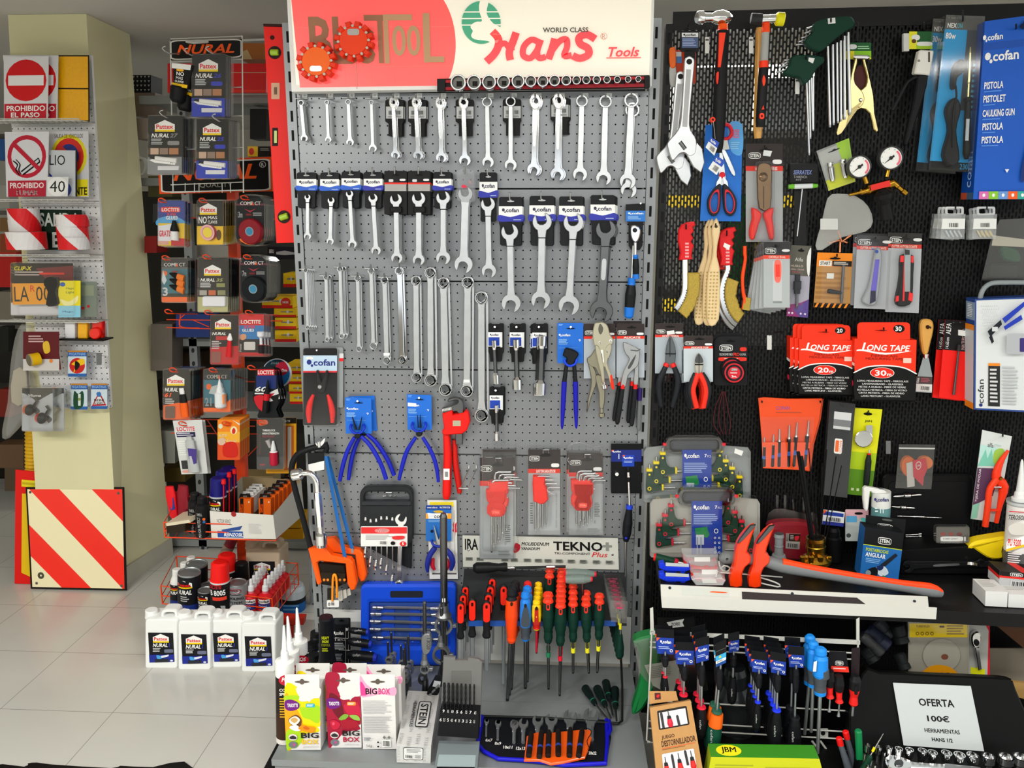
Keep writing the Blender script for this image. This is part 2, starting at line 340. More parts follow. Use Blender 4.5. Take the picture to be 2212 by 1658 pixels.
# frames of the main displays
sc.cycles.transparent_max_bounces=40
sc.cycles.max_bounces=6
sc.cycles.use_light_tree=True
CT=FY(2.25)
_o=CT.m@CT.px(1432,700);RB=Fr((_o.x,_o.y,0),R_(-2.7))
_o=FY(2.9).m@FY(2.9).px(480,700);RK=Fr((_o.x,_o.y,0),R_(-9))
PL=FY(2.985)
def nodes(m):return m.node_tree,m.node_tree.nodes,m.node_tree.links
def mnode(nt,op,a,b=None):
 n=nt.nodes.new('ShaderNodeMath');n.operation=op
 for i,v in enumerate((a,b)):
  if v is None:continue
  if isinstance(v,(int,float)):n.inputs[i].default_value=v
  else:nt.links.new(v,n.inputs[i])
 return n.outputs[0]
def perforated(h,rough,metal,px,pz,rx,rz,stagger=False,ox=0,oz=0):
 """sheet metal with a regular field of round or slotted holes cut through it"""
 m=mk('perforated_sheet',h,rough,metal,bump=.05,nscale=400);nt,N,L=nodes(m);b=N['Principled BSDF'];b.inputs['Specular IOR Level'].default_value=.5 if metal>.2 else.22
 tc=N.new('ShaderNodeTexCoord');sx=N.new('ShaderNodeSeparateXYZ');L.new(tc.outputs['Object'],sx.inputs[0])
 u=mnode(nt,'MULTIPLY',mnode(nt,'ADD',sx.outputs[0],ox+50*px),1/px);v=mnode(nt,'MULTIPLY',mnode(nt,'ADD',sx.outputs[2],oz+90*pz),1/pz)
 if stagger:v=mnode(nt,'ADD',v,mnode(nt,'MULTIPLY',mnode(nt,'MODULO',mnode(nt,'FLOOR',u),2),.5))
 fu=mnode(nt,'MULTIPLY',mnode(nt,'SUBTRACT',mnode(nt,'FRACT',u),.5),px);fv=mnode(nt,'MULTIPLY',mnode(nt,'SUBTRACT',mnode(nt,'FRACT',v),.5),pz)
 fv=mnode(nt,'MAXIMUM',mnode(nt,'SUBTRACT',mnode(nt,'ABSOLUTE',fv),rz-rx),0)
 d=mnode(nt,'SQRT',mnode(nt,'ADD',mnode(nt,'MULTIPLY',fu,fu),mnode(nt,'MULTIPLY',fv,fv)))
 L.new(mnode(nt,'GREATER_THAN',d,rx),b.inputs['Alpha']);return m
SPECIAL['peg']=lambda:perforated('#86898c',.36,.45,.0203,.02353,.0021,.0021)
SPECIAL['slotted']=lambda:perforated('#121213',.42,.1,.0086,.0205,.0021,.0078,True)
SPECIAL['rowholes']=lambda:perforated('#9a9d9e',.4,.4,.2,.03,.0045,.008,ox=.1)
SPECIAL['pegw']=lambda:perforated('#dededd',.45,.1,.0215,.0215,.0024,.0024)
def tiles():
 m=mk('floor_tiles','#c2c1ba',.22,noise=.07,nscale=3.5);nt,N,L=nodes(m);b=N['Principled BSDF']
 tc=N.new('ShaderNodeTexCoord');sx=N.new('ShaderNodeSeparateXYZ');L.new(tc.outputs['Object'],sx.inputs[0])
 def edge(o,p,off):
  f=mnode(nt,'FRACT',mnode(nt,'MULTIPLY',mnode(nt,'ADD',o,off+40*p),1/p));return mnode(nt,'MULTIPLY',mnode(nt,'ABSOLUTE',mnode(nt,'SUBTRACT',f,.5)),p)
 g=mnode(nt,'MAXIMUM',mnode(nt,'SUBTRACT',edge(sx.outputs[0],.357,1.702),.357/2-.0011),mnode(nt,'SUBTRACT',edge(sx.outputs[1],.33,-2.157),.33/2-.0011))
 g=mnode(nt,'GREATER_THAN',g,0)
 mx=N.new('ShaderNodeMix');mx.data_type='RGBA';mx.inputs[7].default_value=rgb('#8a8982');L.new(g,mx.inputs[0])
 old=b.inputs['Base Color'].links[0].from_socket;L.new(old,mx.inputs[6]);L.new(mx.outputs[2],b.inputs['Base Color']);return m
SPECIAL['tiles']=tiles
W0=Fr((0,0,0))
def S(name):return T(name,None,None,W0,O=(0,0,0),kind='structure')
def quad(b,pts,mat):b.add(pts,[tuple(range(len(pts)))],mat)
t=S('floor').p(None);t.bx3(-5,4,-3.2,8,-.05,0,'tiles')
t=S('ceiling').p(None);t.bx3(-5,4,-3.2,8,2.19,2.25,'ceil_p')
t=S('wall_back').p(None);t.bx3(-5,4,7,7.1,0,2.19,'wall_p')
t=S('wall_left').p(None);t.bx3(-4.2,-4.1,-3.2,7,0,2.19,'wall_p')
t=S('wall_right').p(None)
A=Vector((.80,3.27));B=Vector((3.2,1.8));D=(B-A).normalized();Nn=Vector((-D.y,D.x))*.08
q=[A,B,B+Nn,A+Nn]
t.add([(p.x,p.y,z)for z in(0,2.19)for p in q],[(0,1,5,4),(1,2,6,5),(2,3,7,6),(3,0,4,7),(4,5,6,7)],'wall_p')
t=S('wall_front').p(None);t.bx3(-5,4,-3.3,-3.2,0,.62,'#8a867c');t.bx3(-5,-2.6,-3.3,-3.2,.62,2.19,'wall_p');t.bx3(2.4,4,-3.3,-3.2,.62,2.19,'wall_p')
t=S('window_1').p(None);t.bx3(-2.6,2.4,-3.28,-3.2,2.08,2.19,'#9a9890')
for x in(-2.6,-1.35,-.1,1.15,2.34):t.bx3(x,x+.06,-3.28,-3.2,.62,2.08,'#4a4a48')  # unseen mullions, added to put dark streaks into the steel's reflections
t=S('pillar');b=t.p(None)
def pill(b,z0,z1,g,mat):
 v=[]
 for z in(z0,z1):
  f=z/2.19;xl=-2.105*(1-f)-1.955*f;xr=-1.772*(1-f)-1.668*f
  v+=[(xl-g,2.985-g,z),(xr+g,2.985-g,z),(xr+.055*(1-f)-.02*f+g,3.32+g,z),(xl-g,3.32+g,z)]
 b.add(v,[(0,1,5,4),(1,2,6,5),(2,3,7,6),(3,0,4,7),(4,5,6,7)],mat)
pill(b,0,2.189,0,'pillar_p')
t=S('baseboard_pillar');pill(t.p(None),0,.075,.008,'#b9b6a6')
for i,(lx,ly,pw)in enumerate(LAMPS+[(-.9,4.2,9)]):
 t=T('ceiling_light','white tubular lamp on the ceiling '+['above the cream pillar aisle','above the grey pegboard bay','above the black panel bay','over the shop floor, one of two','over the shop floor, second of two','over the far aisle'][i],'ceiling light',W0,O=(lx,ly,2.19))
 h=t.p('housing');h.bx3(-.62,.62,-.09,-.082,-.05,0,'W');h.bx3(-.62,.62,.082,.09,-.05,0,'W');h.bx3(-.62,.62,-.09,.09,-.008,0,'W')
 h.bx3(-.62,-.61,-.09,.09,-.05,0,'W');h.bx3(.61,.62,-.09,.09,-.05,0,'W')
# grey perforated bay
t=T('perforated_display_unit','tall grey steel display unit with perforated back panels and empty-edged base deck','shop display unit',CT,O=(0,0,0))
seam=[1.8145,1.5645,1.3145,1.0645,.8145,.5645,.3145,.16]
for i in range(7):
 b=t.p('back_panel');z1,z0=seam[i],seam[i+1]
 if i==6:b.bx3(-.70,.237,0,.012,z0,z1,'#c9cac6');continue
 b.add([(-.70,0,z0+.002),(.237,0,z0+.002),(.237,0,z1-.002),(-.70,0,z1-.002)],[(0,1,2,3)],'peg')
 b.add([(-.70,0,z1-.002),(.237,0,z1-.002),(.237,.015,z1-.001),(-.70,.015,z1-.001)],[(0,1,2,3)],'grey_paint')
 b.add([(-.70,0,z0+.002),(.237,0,z0+.002),(.237,.015,z0+.001),(-.70,.015,z0+.001)],[(3,2,1,0)],'grey_paint')
b=t.p('rear_sheet');b.bx3(-.70,.237,.09,.095,.16,2.0,'#2a2b2c')  # dark sheet added behind the perforations so the holes stay dark
for x in(-.728,.238):
 b=t.p('upright');b.bx3(x,x+.026,-.004,.055,.0,1.99,'grey_paint')
 for k in range(38):
  z=1.955-k*.05;b.bx3(x+.010,x+.0165,-.0046,-.0036,z-.014,z+.014,'K:m')
b=t.p('base_deck');b.bx3(-.705,.242,-.478,-.001,.132,.15,'base_paint',b=0);b.bx3(-.70,.237,-.47,-.46,.01,.132,'base_paint')
b.bx3(-.45,.237,-.2,-.199,.1501,.1508,'#6c7172')
b=t.p('base_foot');b.bx3(-.760,-.728,-.50,.05,.0,.06,'K:m')
q=[(617,-60),(1415,-60),(1408,186),(630,198)]
t=T('shop_sign','wide illuminated white header sign with a salmon red lobe, green globe and red script lettering','sign',CT,(1015,190),.05)
b=t.p('box');P4=[b.P(x,y,.052)for x,y in q];n=Vector((0,.044,0))
b.add(P4+[p+n for p in P4],[(0,4,5,1),(1,5,6,2),(2,6,7,3),(3,7,4,0),(4,7,6,5),(3,2,1,0)],'W')
b=t.p('printed_front');f=b.faceq([(624,-54),(1409,-54),(1402,172),(640,183)],.053)
def sx(x,y):return '%.4f %.4f'%((x-632)/773.,(y+54)/231.)
def sg(pts):return ' '.join(sx(*p)for p in pts)
f.poly([(0,0),(1,0),(1,1),(0,1)],'signw')
lobe=[(640,183)]+[(905+83*math.cos(R_(a)),90+130*math.sin(R_(a)))for a in range(46,-60,-6)]+[(900,-54),(632,-54)]
f.poly([((x-632)/773.,(y+54)/231.)for x,y in lobe],'signr')
for i,y in enumerate((55,140)):f.art('r %s %s #ff8a80'%(sx(640,y),sx(980,y+1)))
for x in(742,800,850):f.art('r %s %s #ff8a80'%(sx(x,120),sx(x+1,182)))
br='#a87858';tn='#cda27a'
f.art('t B %s %s %s b'%(sx(668,33),sx(718,134),br));f.art('t L %s %s %s b'%(sx(720,33),sx(762,134),br));f.art('t U %s %s %s b'%(sx(742,60),sx(780,134),br));f.art('t S %s %s %s b'%(sx(776,60),sx(812,134),br))
f.art('r %s %s %s;r %s %s %s'%(sx(790,30),sx(834,42),br,sx(819,42),sx(830,133),br))
f.art('r %s %s %s;r %s %s %s'%(sx(836,29),sx(895,42),tn,sx(832,29),sx(843,134),tn))
for x in(866,898):f.art('rr %s %s %s .45;rr %s %s signr .45'%(sx(x-16,53),sx(x+14,118),tn,sx(x-7,64),sx(x+5,107)))
f.art('r %s %s %s;r %s %s %s'%(sx(918,27),sx(933,133),tn,sx(918,120),sx(963,133),tn))
gr='#5cc39a'
f.poly([((x-632)/773.,(y+54)/231.)for x,y in circ(1044,48,42,46,40)],gr)
for y in(25,39,53):f.art('r %s %s signw'%(sx(1001,y-1),sx(1087,y+1.5)))
f.poly([((x-632)/773.,(y+54)/231.)for x,y in smooth([(1044,0),(1060,2),(1056,28),(1070,50),(1090,62),(1088,80),(1075,96),(1058,88),(1030,84),(1022,76),(1026,66),(1021,58),(1026,50),(1036,46),(1046,44),(1040,20)],3)],'signw')
hr='signh'
def stroke(pts,w):
 w*=1.35
 p=smooth(pts,5,False);L=[];Rr=[]
 for i,a in enumerate(p):
  c,e=p[max(0,i-1)],p[min(len(p)-1,i+1)];dx,dy=e[0]-c[0],e[1]-c[1];l=math.hypot(dx,dy)or 1
  L.append((a[0]-dy/l*w,a[1]+dx/l*w));Rr.append((a[0]+dy/l*w,a[1]-dx/l*w))
 for i in range(len(p)-1):f.k-=1;f.poly([((x-632)/773.,(y+54)/231.)for x,y in(L[i],Rr[i],Rr[i+1],L[i+1])],hr)
 f.k+=1
stroke([(1068,67),(1080,82),(1080,100),(1070,118),(1054,133)],6.2);stroke([(1064,128),(1080,102),(1094,93),(1104,104),(1114,102)],4.5)
stroke([(1119,70),(1112,90),(1104,112),(1106,130)],6);stroke([(1168,92),(1152,86),(1136,100),(1134,120),(1150,126),(1166,106)],5);stroke([(1172,86),(1164,112),(1168,126),(1182,124)],5)
stroke([(1202,84),(1196,106),(1188,129)],6);stroke([(1196,110),(1212,90),(1226,86),(1228,102),(1222,122),(1238,121)],5)
stroke([(1288,86),(1270,76),(1254,82),(1256,96),(1272,106),(1274,120),(1256,128),(1240,122)],6)
f.art('t WORLD_CLASS %s %s #5a5450 b'%(sx(1176,60),sx(1273,71)));f.art('t Tools %s %s %s bi;r %s %s %s'%(sx(1316,104),sx(1382,126),hr,sx(1312,127),sx(1386,129),hr))
f.art('g %s .0095 .032 .86 #f2b0a0'%sx(1306,80));f.art('t R %s %s #f2b0a0'%(sx(1302,75),sx(1310,86)))
def lit(h,e):
 m=mk('lit_sign_film',h,.3);b=m.node_tree.nodes['Principled BSDF'];b.inputs['Emission Color'].default_value=rgb(h);b.inputs['Emission Strength'].default_value=e;return m
SPECIAL['signh']=lambda:lit('#f04048',.3)
SPECIAL['signw']=lambda:lit('#f6efdc',.32);SPECIAL['signr']=lambda:lit('#ff605c',.32)
# black slotted bay
SH=.545
t=T('slotted_display_unit','black steel display unit with slotted back panel, shelf board and base','shop display unit',RB,O=(0,0,0))
ztop=2.005
b=t.p('back_panel');b.add([(-.005,0,.16),(1.15,0,.16),(1.15,0,ztop-.045),(-.005,0,ztop-.045)],[(0,1,2,3)],'slotted');b.bx3(-.005,1.15,-.002,.03,ztop-.045,ztop,'black_paint')
b=t.p('upright');b.bx3(-.022,-.004,-.006,.05,0,1.975,'black_paint')
for k in range(38):
 z=1.94-k*.05;b.bx3(-.017,-.009,-.0066,-.0056,z-.014,z+.014,'#050505')
b=t.p('shelf');b.bx3(-.0,1.15,-.33,-.001,SH-.035,SH,'black_paint')
b=t.p('base_deck');b.bx3(.0,1.15,-.56,-.001,.10,.15,'black_paint');b.bx3(0,1.15,-.55,-.54,0,.1,'black_paint')
b=t.p('rear_sheet');b.bx3(.37,1.15,.03,.036,.0,1.96,'#1b1b1c');b.bx3(-.005,.45,.07,.078,.0,1.02,'#222223')  # dark sheets added behind the slots, standing in for shade there
t=T('storage_shelf','pale grey steel storage shelf standing behind the black slotted panel','shelf',RB,O=(0,0,0));
b=t.p('back_board');b.bx3(.02,.62,.34,.35,.9,1.93,'#c4c6c0')
for z in(.9,1.3,1.72):t.p('shelf_board').bx3(.02,.62,.10,.34,z-.02,z,'#9a9c98')
for i,(x,z,w,h,c)in enumerate([(.05,1.3,.12,.18,'#c8ccc8'),(.185,1.3,.06,.25,'#2f9a3c'),(.26,1.3,.07,.2,'#d0c040'),(.34,1.3,.16,.28,'#bfc4c6'),(.03,1.72,.2,.17,'#b8bab6'),(.26,1.72,.22,.14,'#a0a4a4'),(.04,.9,.14,.12,'#7a2030'),(.2,.9,.3,.2,'#343638')]):
 t=T('storage_box',['grey white','green','yellow','pale grey','off-white','mid grey','dark red','charcoal'][i]+' carton glimpsed through the slots of the black panel','box',RB,O=(x,.14,z+.002));t.p(None).bx3(0,w,0,.12,0,h,c)
for i,(z,px0,px1)in enumerate([(1.515,1445,1510),(1.515,1680,1720),(1.235,1438,1470)]):
 x0=RB.px(px0,600).x;x1=RB.px(px1,600).x
 t=T('yellow_carton','yellow carton glimpsed through black slots '+['beside the two wrenches with jaws','beside the grey wire stripper card','behind the brass wire brush'][i],'box',RB,O=(x0-.01,.0012,z));t.p(None).bx3(0,x1-x0,0,.04,0,.032,'#f6d000')
# wrenches on the grey perforated panel
def ax(A,B):
 dx,dy=B[0]-A[0],B[1]-A[1];l=math.hypot(dx,dy);e=(dx/l,dy/l);return e,(-e[1],e[0]),l
def jaw(c,e,n,R,w,ang=15,hw=.5,deep=.3):
 """outline of an open jaw from one neck side round to the other; w = half width of the neck"""
 ph=R_(ang);a=math.asin(min(.95,w/R*1.25));o=[]
 X=lambda s,t:(c[0]+e[0]*s+n[0]*t,c[1]+e[1]*s+n[1]*t)
 s1=lambda s,t:X((s*math.cos(ph)-t*math.sin(ph))*R,(s*math.sin(ph)+t*math.cos(ph))*R)
 be=math.asin(hw+.02)*1.2
 st,en=math.pi-a,ph+be
 o+=[X(-R*1.75,w),X(-R*1.25,w*1.12)]
 o+=[X(R*math.cos(st+(en-st)*i/8),R*math.sin(st+(en-st)*i/8))for i in range(9)]
 o+=[s1(.84,hw+.02),s1(.74,hw*.96),s1(.0,hw*.96),s1(-deep*.7,hw*.6),s1(-deep,0),s1(-deep*.7,-hw*.6),s1(.0,-hw*.96),s1(.74,-hw*.96),s1(.84,-hw-.02)]
 st,en=ph-be,-(math.pi-a)
 o+=[X(R*math.cos(st+(en-st)*i/8),R*math.sin(st+(en-st)*i/8))for i in range(9)]
 o+=[X(-R*1.25,-w*1.12),X(-R*1.75,-w)]
 return o
def star(cx,cy,r,k=12):return[(cx+r*q*math.cos(math.pi*i/k),cy+r*q*math.sin(math.pi*i/k))for i in range(2*k)for q in(1 if i%2 else.9,)]
def groove(b,A,B,w,d,mat='dsteel'):
 e,n,l=ax(A,B);P=lambda t,s:(A[0]+e[0]*l*t+n[0]*s*w,A[1]+e[1]*l*t+n[1]*s*w)
 o=[P(.26,0)]+[P(.3,.5),P(.5,.55),P(.7,.5)]+[P(.74,0)]+[P(.7,-.5),P(.5,-.55),P(.3,-.5)]
 b.pr(smooth(o,3),d,d+.0004,mat)
def combo(b,A,B,ro,w,R,d,mat,ratchet=False,ang=15,th=.006):
 e,n,l=ax(A,B);g=lambda t,s:(A[0]+e[0]*t+n[0]*s,A[1]+e[1]*t+n[1]*s)
 j=jaw(B,e,n,R,w,ang)
 o=[g(ro*.8,-w*.9)]+[g(ro*.8,w*.9)]+[g(l*.5,w*1.05)]+j+[g(l*.5,-w*1.05)]
 b.pr(o,d-th/2,d+th/2,mat,b=min(.0018,R*8e-5));groove(b,g(ro*2,0),g(l-R*1.6,0),w,d+th/2,'satin')
 if ratchet:
  o=[(A[0]+e[0]*ro*1.25*math.cos(a)*(1.25 if math.cos(a)>0 else 1)+n[0]*ro*math.sin(a),A[1]+e[1]*ro*1.25*math.cos(a)*(1.25 if math.cos(a)>0 else 1)+n[1]*ro*math.sin(a))for a in[2*math.pi*i/24 for i in range(24)]]
  b.band(o,star(A[0],A[1],ro*.62),d-th*.8,d+th*.8,mat,.001)
 else:
  b.band(circ(A[0],A[1],ro,ro,24),star(A[0],A[1],ro*.74),d-th*.6,d+th*.75,mat,.001)
def open_end(b,A,B,R1,R2,w,d,mat,th=.006,a1=-15,a2=15,hw=.5):
 e,n,l=ax(A,B);e2=(-e[0],-e[1]);n2=(-n[0],-n[1])
 b.pr(jaw(B,e,n,R2,w,a2,hw)+jaw(A,e2,n2,R1,w,a1,hw),d-th/2,d+th/2,mat,b=min(.0018,min(R1,R2)*7e-5))
 g=lambda t:(A[0]+e[0]*t,A[1]+e[1]*t);groove(b,g(R1*1.7),g(l-R2*1.7),w,d+th/2,'satin')
def box_ends(b,A,B,r1,r2,w,d,mat,th=.007):
 e,n,l=ax(A,B);g=lambda t,s:(A[0]+e[0]*t+n[0]*s,A[1]+e[1]*t+n[1]*s)
 b.pr([g(r1*.8,-w*1.0),g(r1*.8,w*1.0),g(r1*1.9,w*.9),g(l*.5,w),g(l-r2*2,w*.9),g(l-r2*.8,w*1.2),g(l-r2*.8,-w*1.2),g(l-r2*2,-w*.9),g(l*.5,-w),g(r1*1.9,-w*.9)],d-th/2,d+th/2,mat,b=.0012)
 b.band(circ(A[0],A[1],r1,r1,28),star(A[0],A[1],r1*.78),d-th,d+th*.5,mat,.0012)
 b.band(circ(B[0],B[1],r2,r2,28),star(B[0],B[1],r2*.78),d-th*.2,d+th*1.2,mat,.0012)
def hook(F,x,y,L,what,bar=True,up=10,r=.0022,mat='gwire',double=False):
 t=T('display_hook','wire hook '+what,'hook',F,(x,y),.001);b=t.p(None)
 if double:
  for s in(-6,6):b.tube([(x+s,y,.001),(x+s,y-1,L)],r,mat,6)
  b.tube([(x-6,y-1,L),(x-6,y-7,L+.004),(x+6,y-7,L+.004),(x+6,y-1,L)],r,mat,6)
 else:b.tube([(x,y,.001),(x,y,L*.9),(x,y-up*.5,L),(x,y-up,L+.004)],r,mat,6)
 if bar:b.tube([(x-13,y+1,.003),(x+15,y+1,.003)],r,mat,6)
 return t
def euro(f,u=.5,v=.07,c='#050505',s=1):f.art('rr %.3f %.3f %.3f %.3f %s .5;e %.3f %.3f %.3f %.3f %s'%(u-.2*s,v-.016,u+.2*s,v+.016,c,u,v-.008,.06*s,.026,c))
row1=[(650,222,657,298,6,3.6,8,0,0),(706,221,709,301,5,3.2,7,0,0),(752,220,756,307,6,4,8.5,0,0),(802,221,805,320,5,3.6,9,0,0),(849,220,854,334,9,4.2,10,1,1),(898,220,903,335,9,4.5,11,1,1),(950,221,953,340,10,5,12,1,0),(1001,220,1004,346,10.5,5,13,1,1),(1052,220,1054,350,11,5,13,0,0),(1103,219,1103,356,11,5,13.5,0,1),(1156,217,1153,366,13,6,15,1,0),(1206,216,1204,376,13,6,15.5,1,1),(1257,218,1253,376,13,6.3,16,0,0),(1308,219,1304,384,14,7,17,0,0),(1364,216,1356,391,16,7.5,18,0,0)]
for i,(x,y,x2,y2,ro,w,R,rat,card)in enumerate(row1):
 wh='%s wrench of the top row counted from the red level, %s'%(ORD[i],'ratchet type' if rat else 'plain type')+(' on black card' if card else '')
 t=T('combination_wrench',wh,'wrench',CT,(x,y),.024)
 b=t.p('wrench_body' if card else None);combo(b,(x,y),(x2,y2),ro,w,R,.026,'chrome' if rat else 'satin',rat)
 if card:
  c=t.p('backing_card');c.pr([(x-17,y-2),(x-14,y-5),(x+20,y-5),(x+23,y-2),(x+23,y+42),(x+20,y+47),(x+20,y+74),(x-10,y+74),(x-10,y+47),(x-17,y+42)],.016,.018,'K',.0004)
  f=c.face(x-15,y+10,x+22,y+36,.0182);f.art('r 0 0 1 1 #c2c4c4;z .12 .3 .42 .75 #c2c4c4;z .6 .3 .9 .75 #c2c4c4;r .12 .82 .9 .9 #888a8a');euro(c.face(x-15,y-4,x+22,y+60,.0182),v=.06)
 if i==0:t.stack(3,2.5,.5,.007,'chrome wrench in the bundle on the hook nearest the red level')
 elif i in(4,5,6,10,11):t.copy('chrome wrench hanging just behind the %s of the top row'%ORD[i],px=(x+4,y+1),d=.014)
 elif i==14:t.copy('spare combination wrench behind the largest one, its jaw showing below',px=(x+2,y+32-11),d=.013)
 hook(CT,x,y-9 if i>3 else y-10,.05,'with crossbar holding the %s wrench of the top row'%ORD[i],up=8)
 t=T('price_label','small white price tag above the %s hook of the top row'%ORD[i],'label',CT,(x+8,206),.003);b=t.p(None);b.rc(x+2,201,x+14,211,.002,.003,'#dcdedc',1);b.face(x+4,203,x+12,209,.0032).art('t %d .3 .1 .7 .9 #8a8c8c'%(6+i))
row2=[(641,372,683,449,664,426,6.5,664,510,8,3.5,'c',2),(692,372,732,450,715,433,7.5,713,521,8,3.8,'c',2),(738,370,778,449,755,419,8,761,527,9.5,4,'c',3),(786,371,826,450,805.5,428,10,812,541,10.5,4.5,'c',2),(830,369,879,463,855,431,13,857,557,12.5,5.5,'s',3),(881,369,930,463,904,429,14.5,904,561,13,6,'s',3),(936,371,975,450,957,427,15,957,557,15.5,6,'c',2),(989,368,1021,412,1005,419,16,1001,571,20,8,'b',2),(1036,372,1074,479,1054,441,15.5,1056,585,16,6.3,'c',1),(1078,425,1128,530,1101,501,18.5,1104,655,21,7,'c',2),(1144,423,1197,530,1171,479,21,1168,648,21,8,'c',2),(1208,424,1260,530,1239,481,22,1229,659,23,7.5,'c',2),(1276,421,1328,528,1309,496,22,1299,672,25,9,'c',3)]
def cofcard(c,x0,y0,x1,y1,d,blue='#2a3ab0'):
 h=y1-y0;m=y0+h*.55
 c.pr([(x0,y0+3),(x0+3,y0),(x1-3,y0),(x1,y0+3),(x1,m),(x1-2,m+6),(x1-2,y1-3),(x1-5,y1),(x0+5,y1),(x0+2,y1-3),(x0+2,m+6),(x0,m)],d-.002,d,'#1c1d20',.0004)
 f=c.face(x0,y0,x1,y1,d+.0002);euro(f,v=.09,c='#c0c4c4',s=.8)
 f.art('r -.01 .19 1.01 .5 #f2f3f2;q %s -.01 .37 .5 .41 1.01 .36 1.01 .5 .5 .503 -.01 .5;m cofan .12 .22 .86 .33 #3a3c50;r .62 .46 .95 .475 #c0d0f0'%blue)
for i,(x0,y0,x1,y1,ax_,ay,R1,bx,by,R2,w,ty,n)in enumerate(row2):
 wh='%s open-ended wrench of the second row, foremost on its hook, %s'%(ORD[i],{'c':'blue-banded black card','s':'wide red-lined black card','b':'in a clear bag'}[ty])
 t=T('open_ended_wrench',wh,'wrench',CT,((x0+x1)/2,y0+6),.02 if n==1 else.032)
 d=t.d;b=t.p('wrench_body');open_end(b,(ax_,ay),(bx,by),R1,R2,w,d+.006,'dsteel' if i==12 else 'satin')
 if ty=='c':
  c=t.p('backing_card');cofcard(c,x0,y0,x1,y1,d,'#2e62cc' if i<3 else '#3038a8')
  k=t.p('cable_tie');yy=ay+R1*1.6;k.rc(ax_-w-1.2,yy,ax_+w+1.2,yy+1.8,d,d+.0102,'K')
 elif ty=='s':
  c=t.p('backing_card');c.rc(x0,y0,x1,y1,d-.002,d,'#1b1b1c',2,.0004);f=c.face(x0,y0,x1,y1,d+.0002);euro(f,v=.1)
  f.art('rr .2 .19 .4 .25 #d8dada .2;rr .68 .18 .94 .23 #e6e6e6 .3;r 0 .265 1 .305 #e8281c;r .02 .305 .98 .46 #a9a7a4')
  k=t.p('clip');k.rc(x0+12,y0+77,x1-12,y0+90,d,d+.012,'#161616',2,.002)
 else:
  c=t.p('clear_bag');c.pr(smooth([(x0,y0),(x1,y0),(x1+3,y1-10),(x1+2,y1+22),(x0-1,y1+20),(x0-2,y1-12)],3),d+.0102,d+.0106,'bag');c.face(x0,y0,x1,y1,d+.011).art('e .4 .78 .16 .08 #e03050;t R .75 .5 .85 .65 #d89090')
 if n>1:t.stack(n,3.2,1.2,.011,'wrench from the front on the %s hook of the second row'%ORD[i],rot=.012 if i!=4 else 0)
 hook(CT,(x0+x1)/2-2,y0+5,.05,'holding the %s wrench of the second row'%ORD[i],bar=False,up=14)
row3=[(660,584,664,707,5,5,3.4),(703.6,599,706.5,733,5.5,5,4),(734,581,738,726,6.5,6,4),(772,601,775,754,7,6.5,4.3),(801,585,806,747,7.5,8,4.5),(830,605,835,779,8.5,8.5,5.5),(862,585,868,778,9.5,9.5,5.7),(898,606,899.6,815,11,11.5,6.5),(929,589,930,821,12.5,14,7),(957.5,611,962,841,13,14.5,8),(1010,610,1008,844,13.5,14,8),(1039.5,643,1040,897,14.5,15.5,8)]
for i,(x,y,x2,y2,r1,r2,w)in enumerate(row3):
 t=T('ring_wrench','%s double ring wrench from the perforated side upright in the third row'%ORD[i],'wrench',CT,(x,y),.022 if i<5 else.016);b=t.p(None)
 box_ends(b,(x,y),(x2,y2),r1,r2,w,t.d,'satin' if i not in(6,)else 'chrome')
 if i in(5,10):b.rc(x2-6.5,y2-r2*1.3-6,x2+6.5,y2-r2*1.3,t.d,t.d+.0055,'#e8eae8',1)
 if i==0:t.stack(5,3.8,.4,.006,'ring wrench in the bundle hanging at the perforated side upright')
 elif i in(1,2):t.copy('ring wrench hanging behind the %s of the third row'%ORD[i],px=(x+7,y),d=.011)
 if i<7:hook(CT,x,y-r1+1,.045,'with crossbar holding the %s ring wrench of the third row'%ORD[i],up=7)
 else:hook(CT,x,y-r1+4,.03,'with T-shaped end holding the %s ring wrench of the third row'%ORD[i],up=-9)
# sockets on their rail, over the sign
t=T('socket_rail','red and black magnetic rail below the lit sign holding a row of sockets','tool rail',CT,(1175,182),.068)
b=t.p('rail');q=[(944,170),(1403,162),(1403,190),(944,197)];b.pr(q,.06,.068,'#2a1416',.001);b.pr([(947,173),(1398,165),(1398,171),(947,179)],.068,.072,'#c01420');b.pr([(947,188),(1398,180),(1398,187),(947,195)],.068,.072,'#a01020')
for x0,x1 in((944,962),(1392,1404)):t.p('end_cap').rc(x0,170 if x0<1000 else 162,x1,197 if x0<1000 else 190,.0605,.076,'#1c1c1e',3,.001)
so=[(992,181,17,1),(1026,180.5,15.5,1),(1058,180,15.5,1),(1089,179.5,14.5,1),(1120,178.5,14.5,1),(1147,178,12.5,1),(1173,178,12.5,1),(1198,177,12,1),(1223,176.5,11,1),(1245,176,9.5,0),(1266,175.5,9,0),(1288,175.5,9,0),(1310,175,8,0),(1332,175,7.5,0),(1355,174.5,7,0),(1377,174,6.5,0)]
for i,(x,y,r,sq)in enumerate(so):
 t=T('wrench_socket','%s chrome socket on the red rail counting from its wide end'%ORD[i],'socket',CT,(x,y),.068,'sockets on the red rail');b=t.p(None)
 k=CT.sc(x,y,.09);A=b.P(x,y,.073);B=A+Vector((0,-.025,0))
 b.lathe3(A,B,[(0,r*k),(.5,r*k*.96),(.52,r*k),(.95,r*k),(1,r*k*.94,'satin'),(1,r*k*.8,'dsteel'),(.45,r*k*.74,'#8e8c84'),(.44,0.0001)],'chrome',24)
 b.rc(x-r*.34,y-r*.34,x+r*.34,y+r*.34,.0845,.0856,'#17140f' if sq else '#202020')
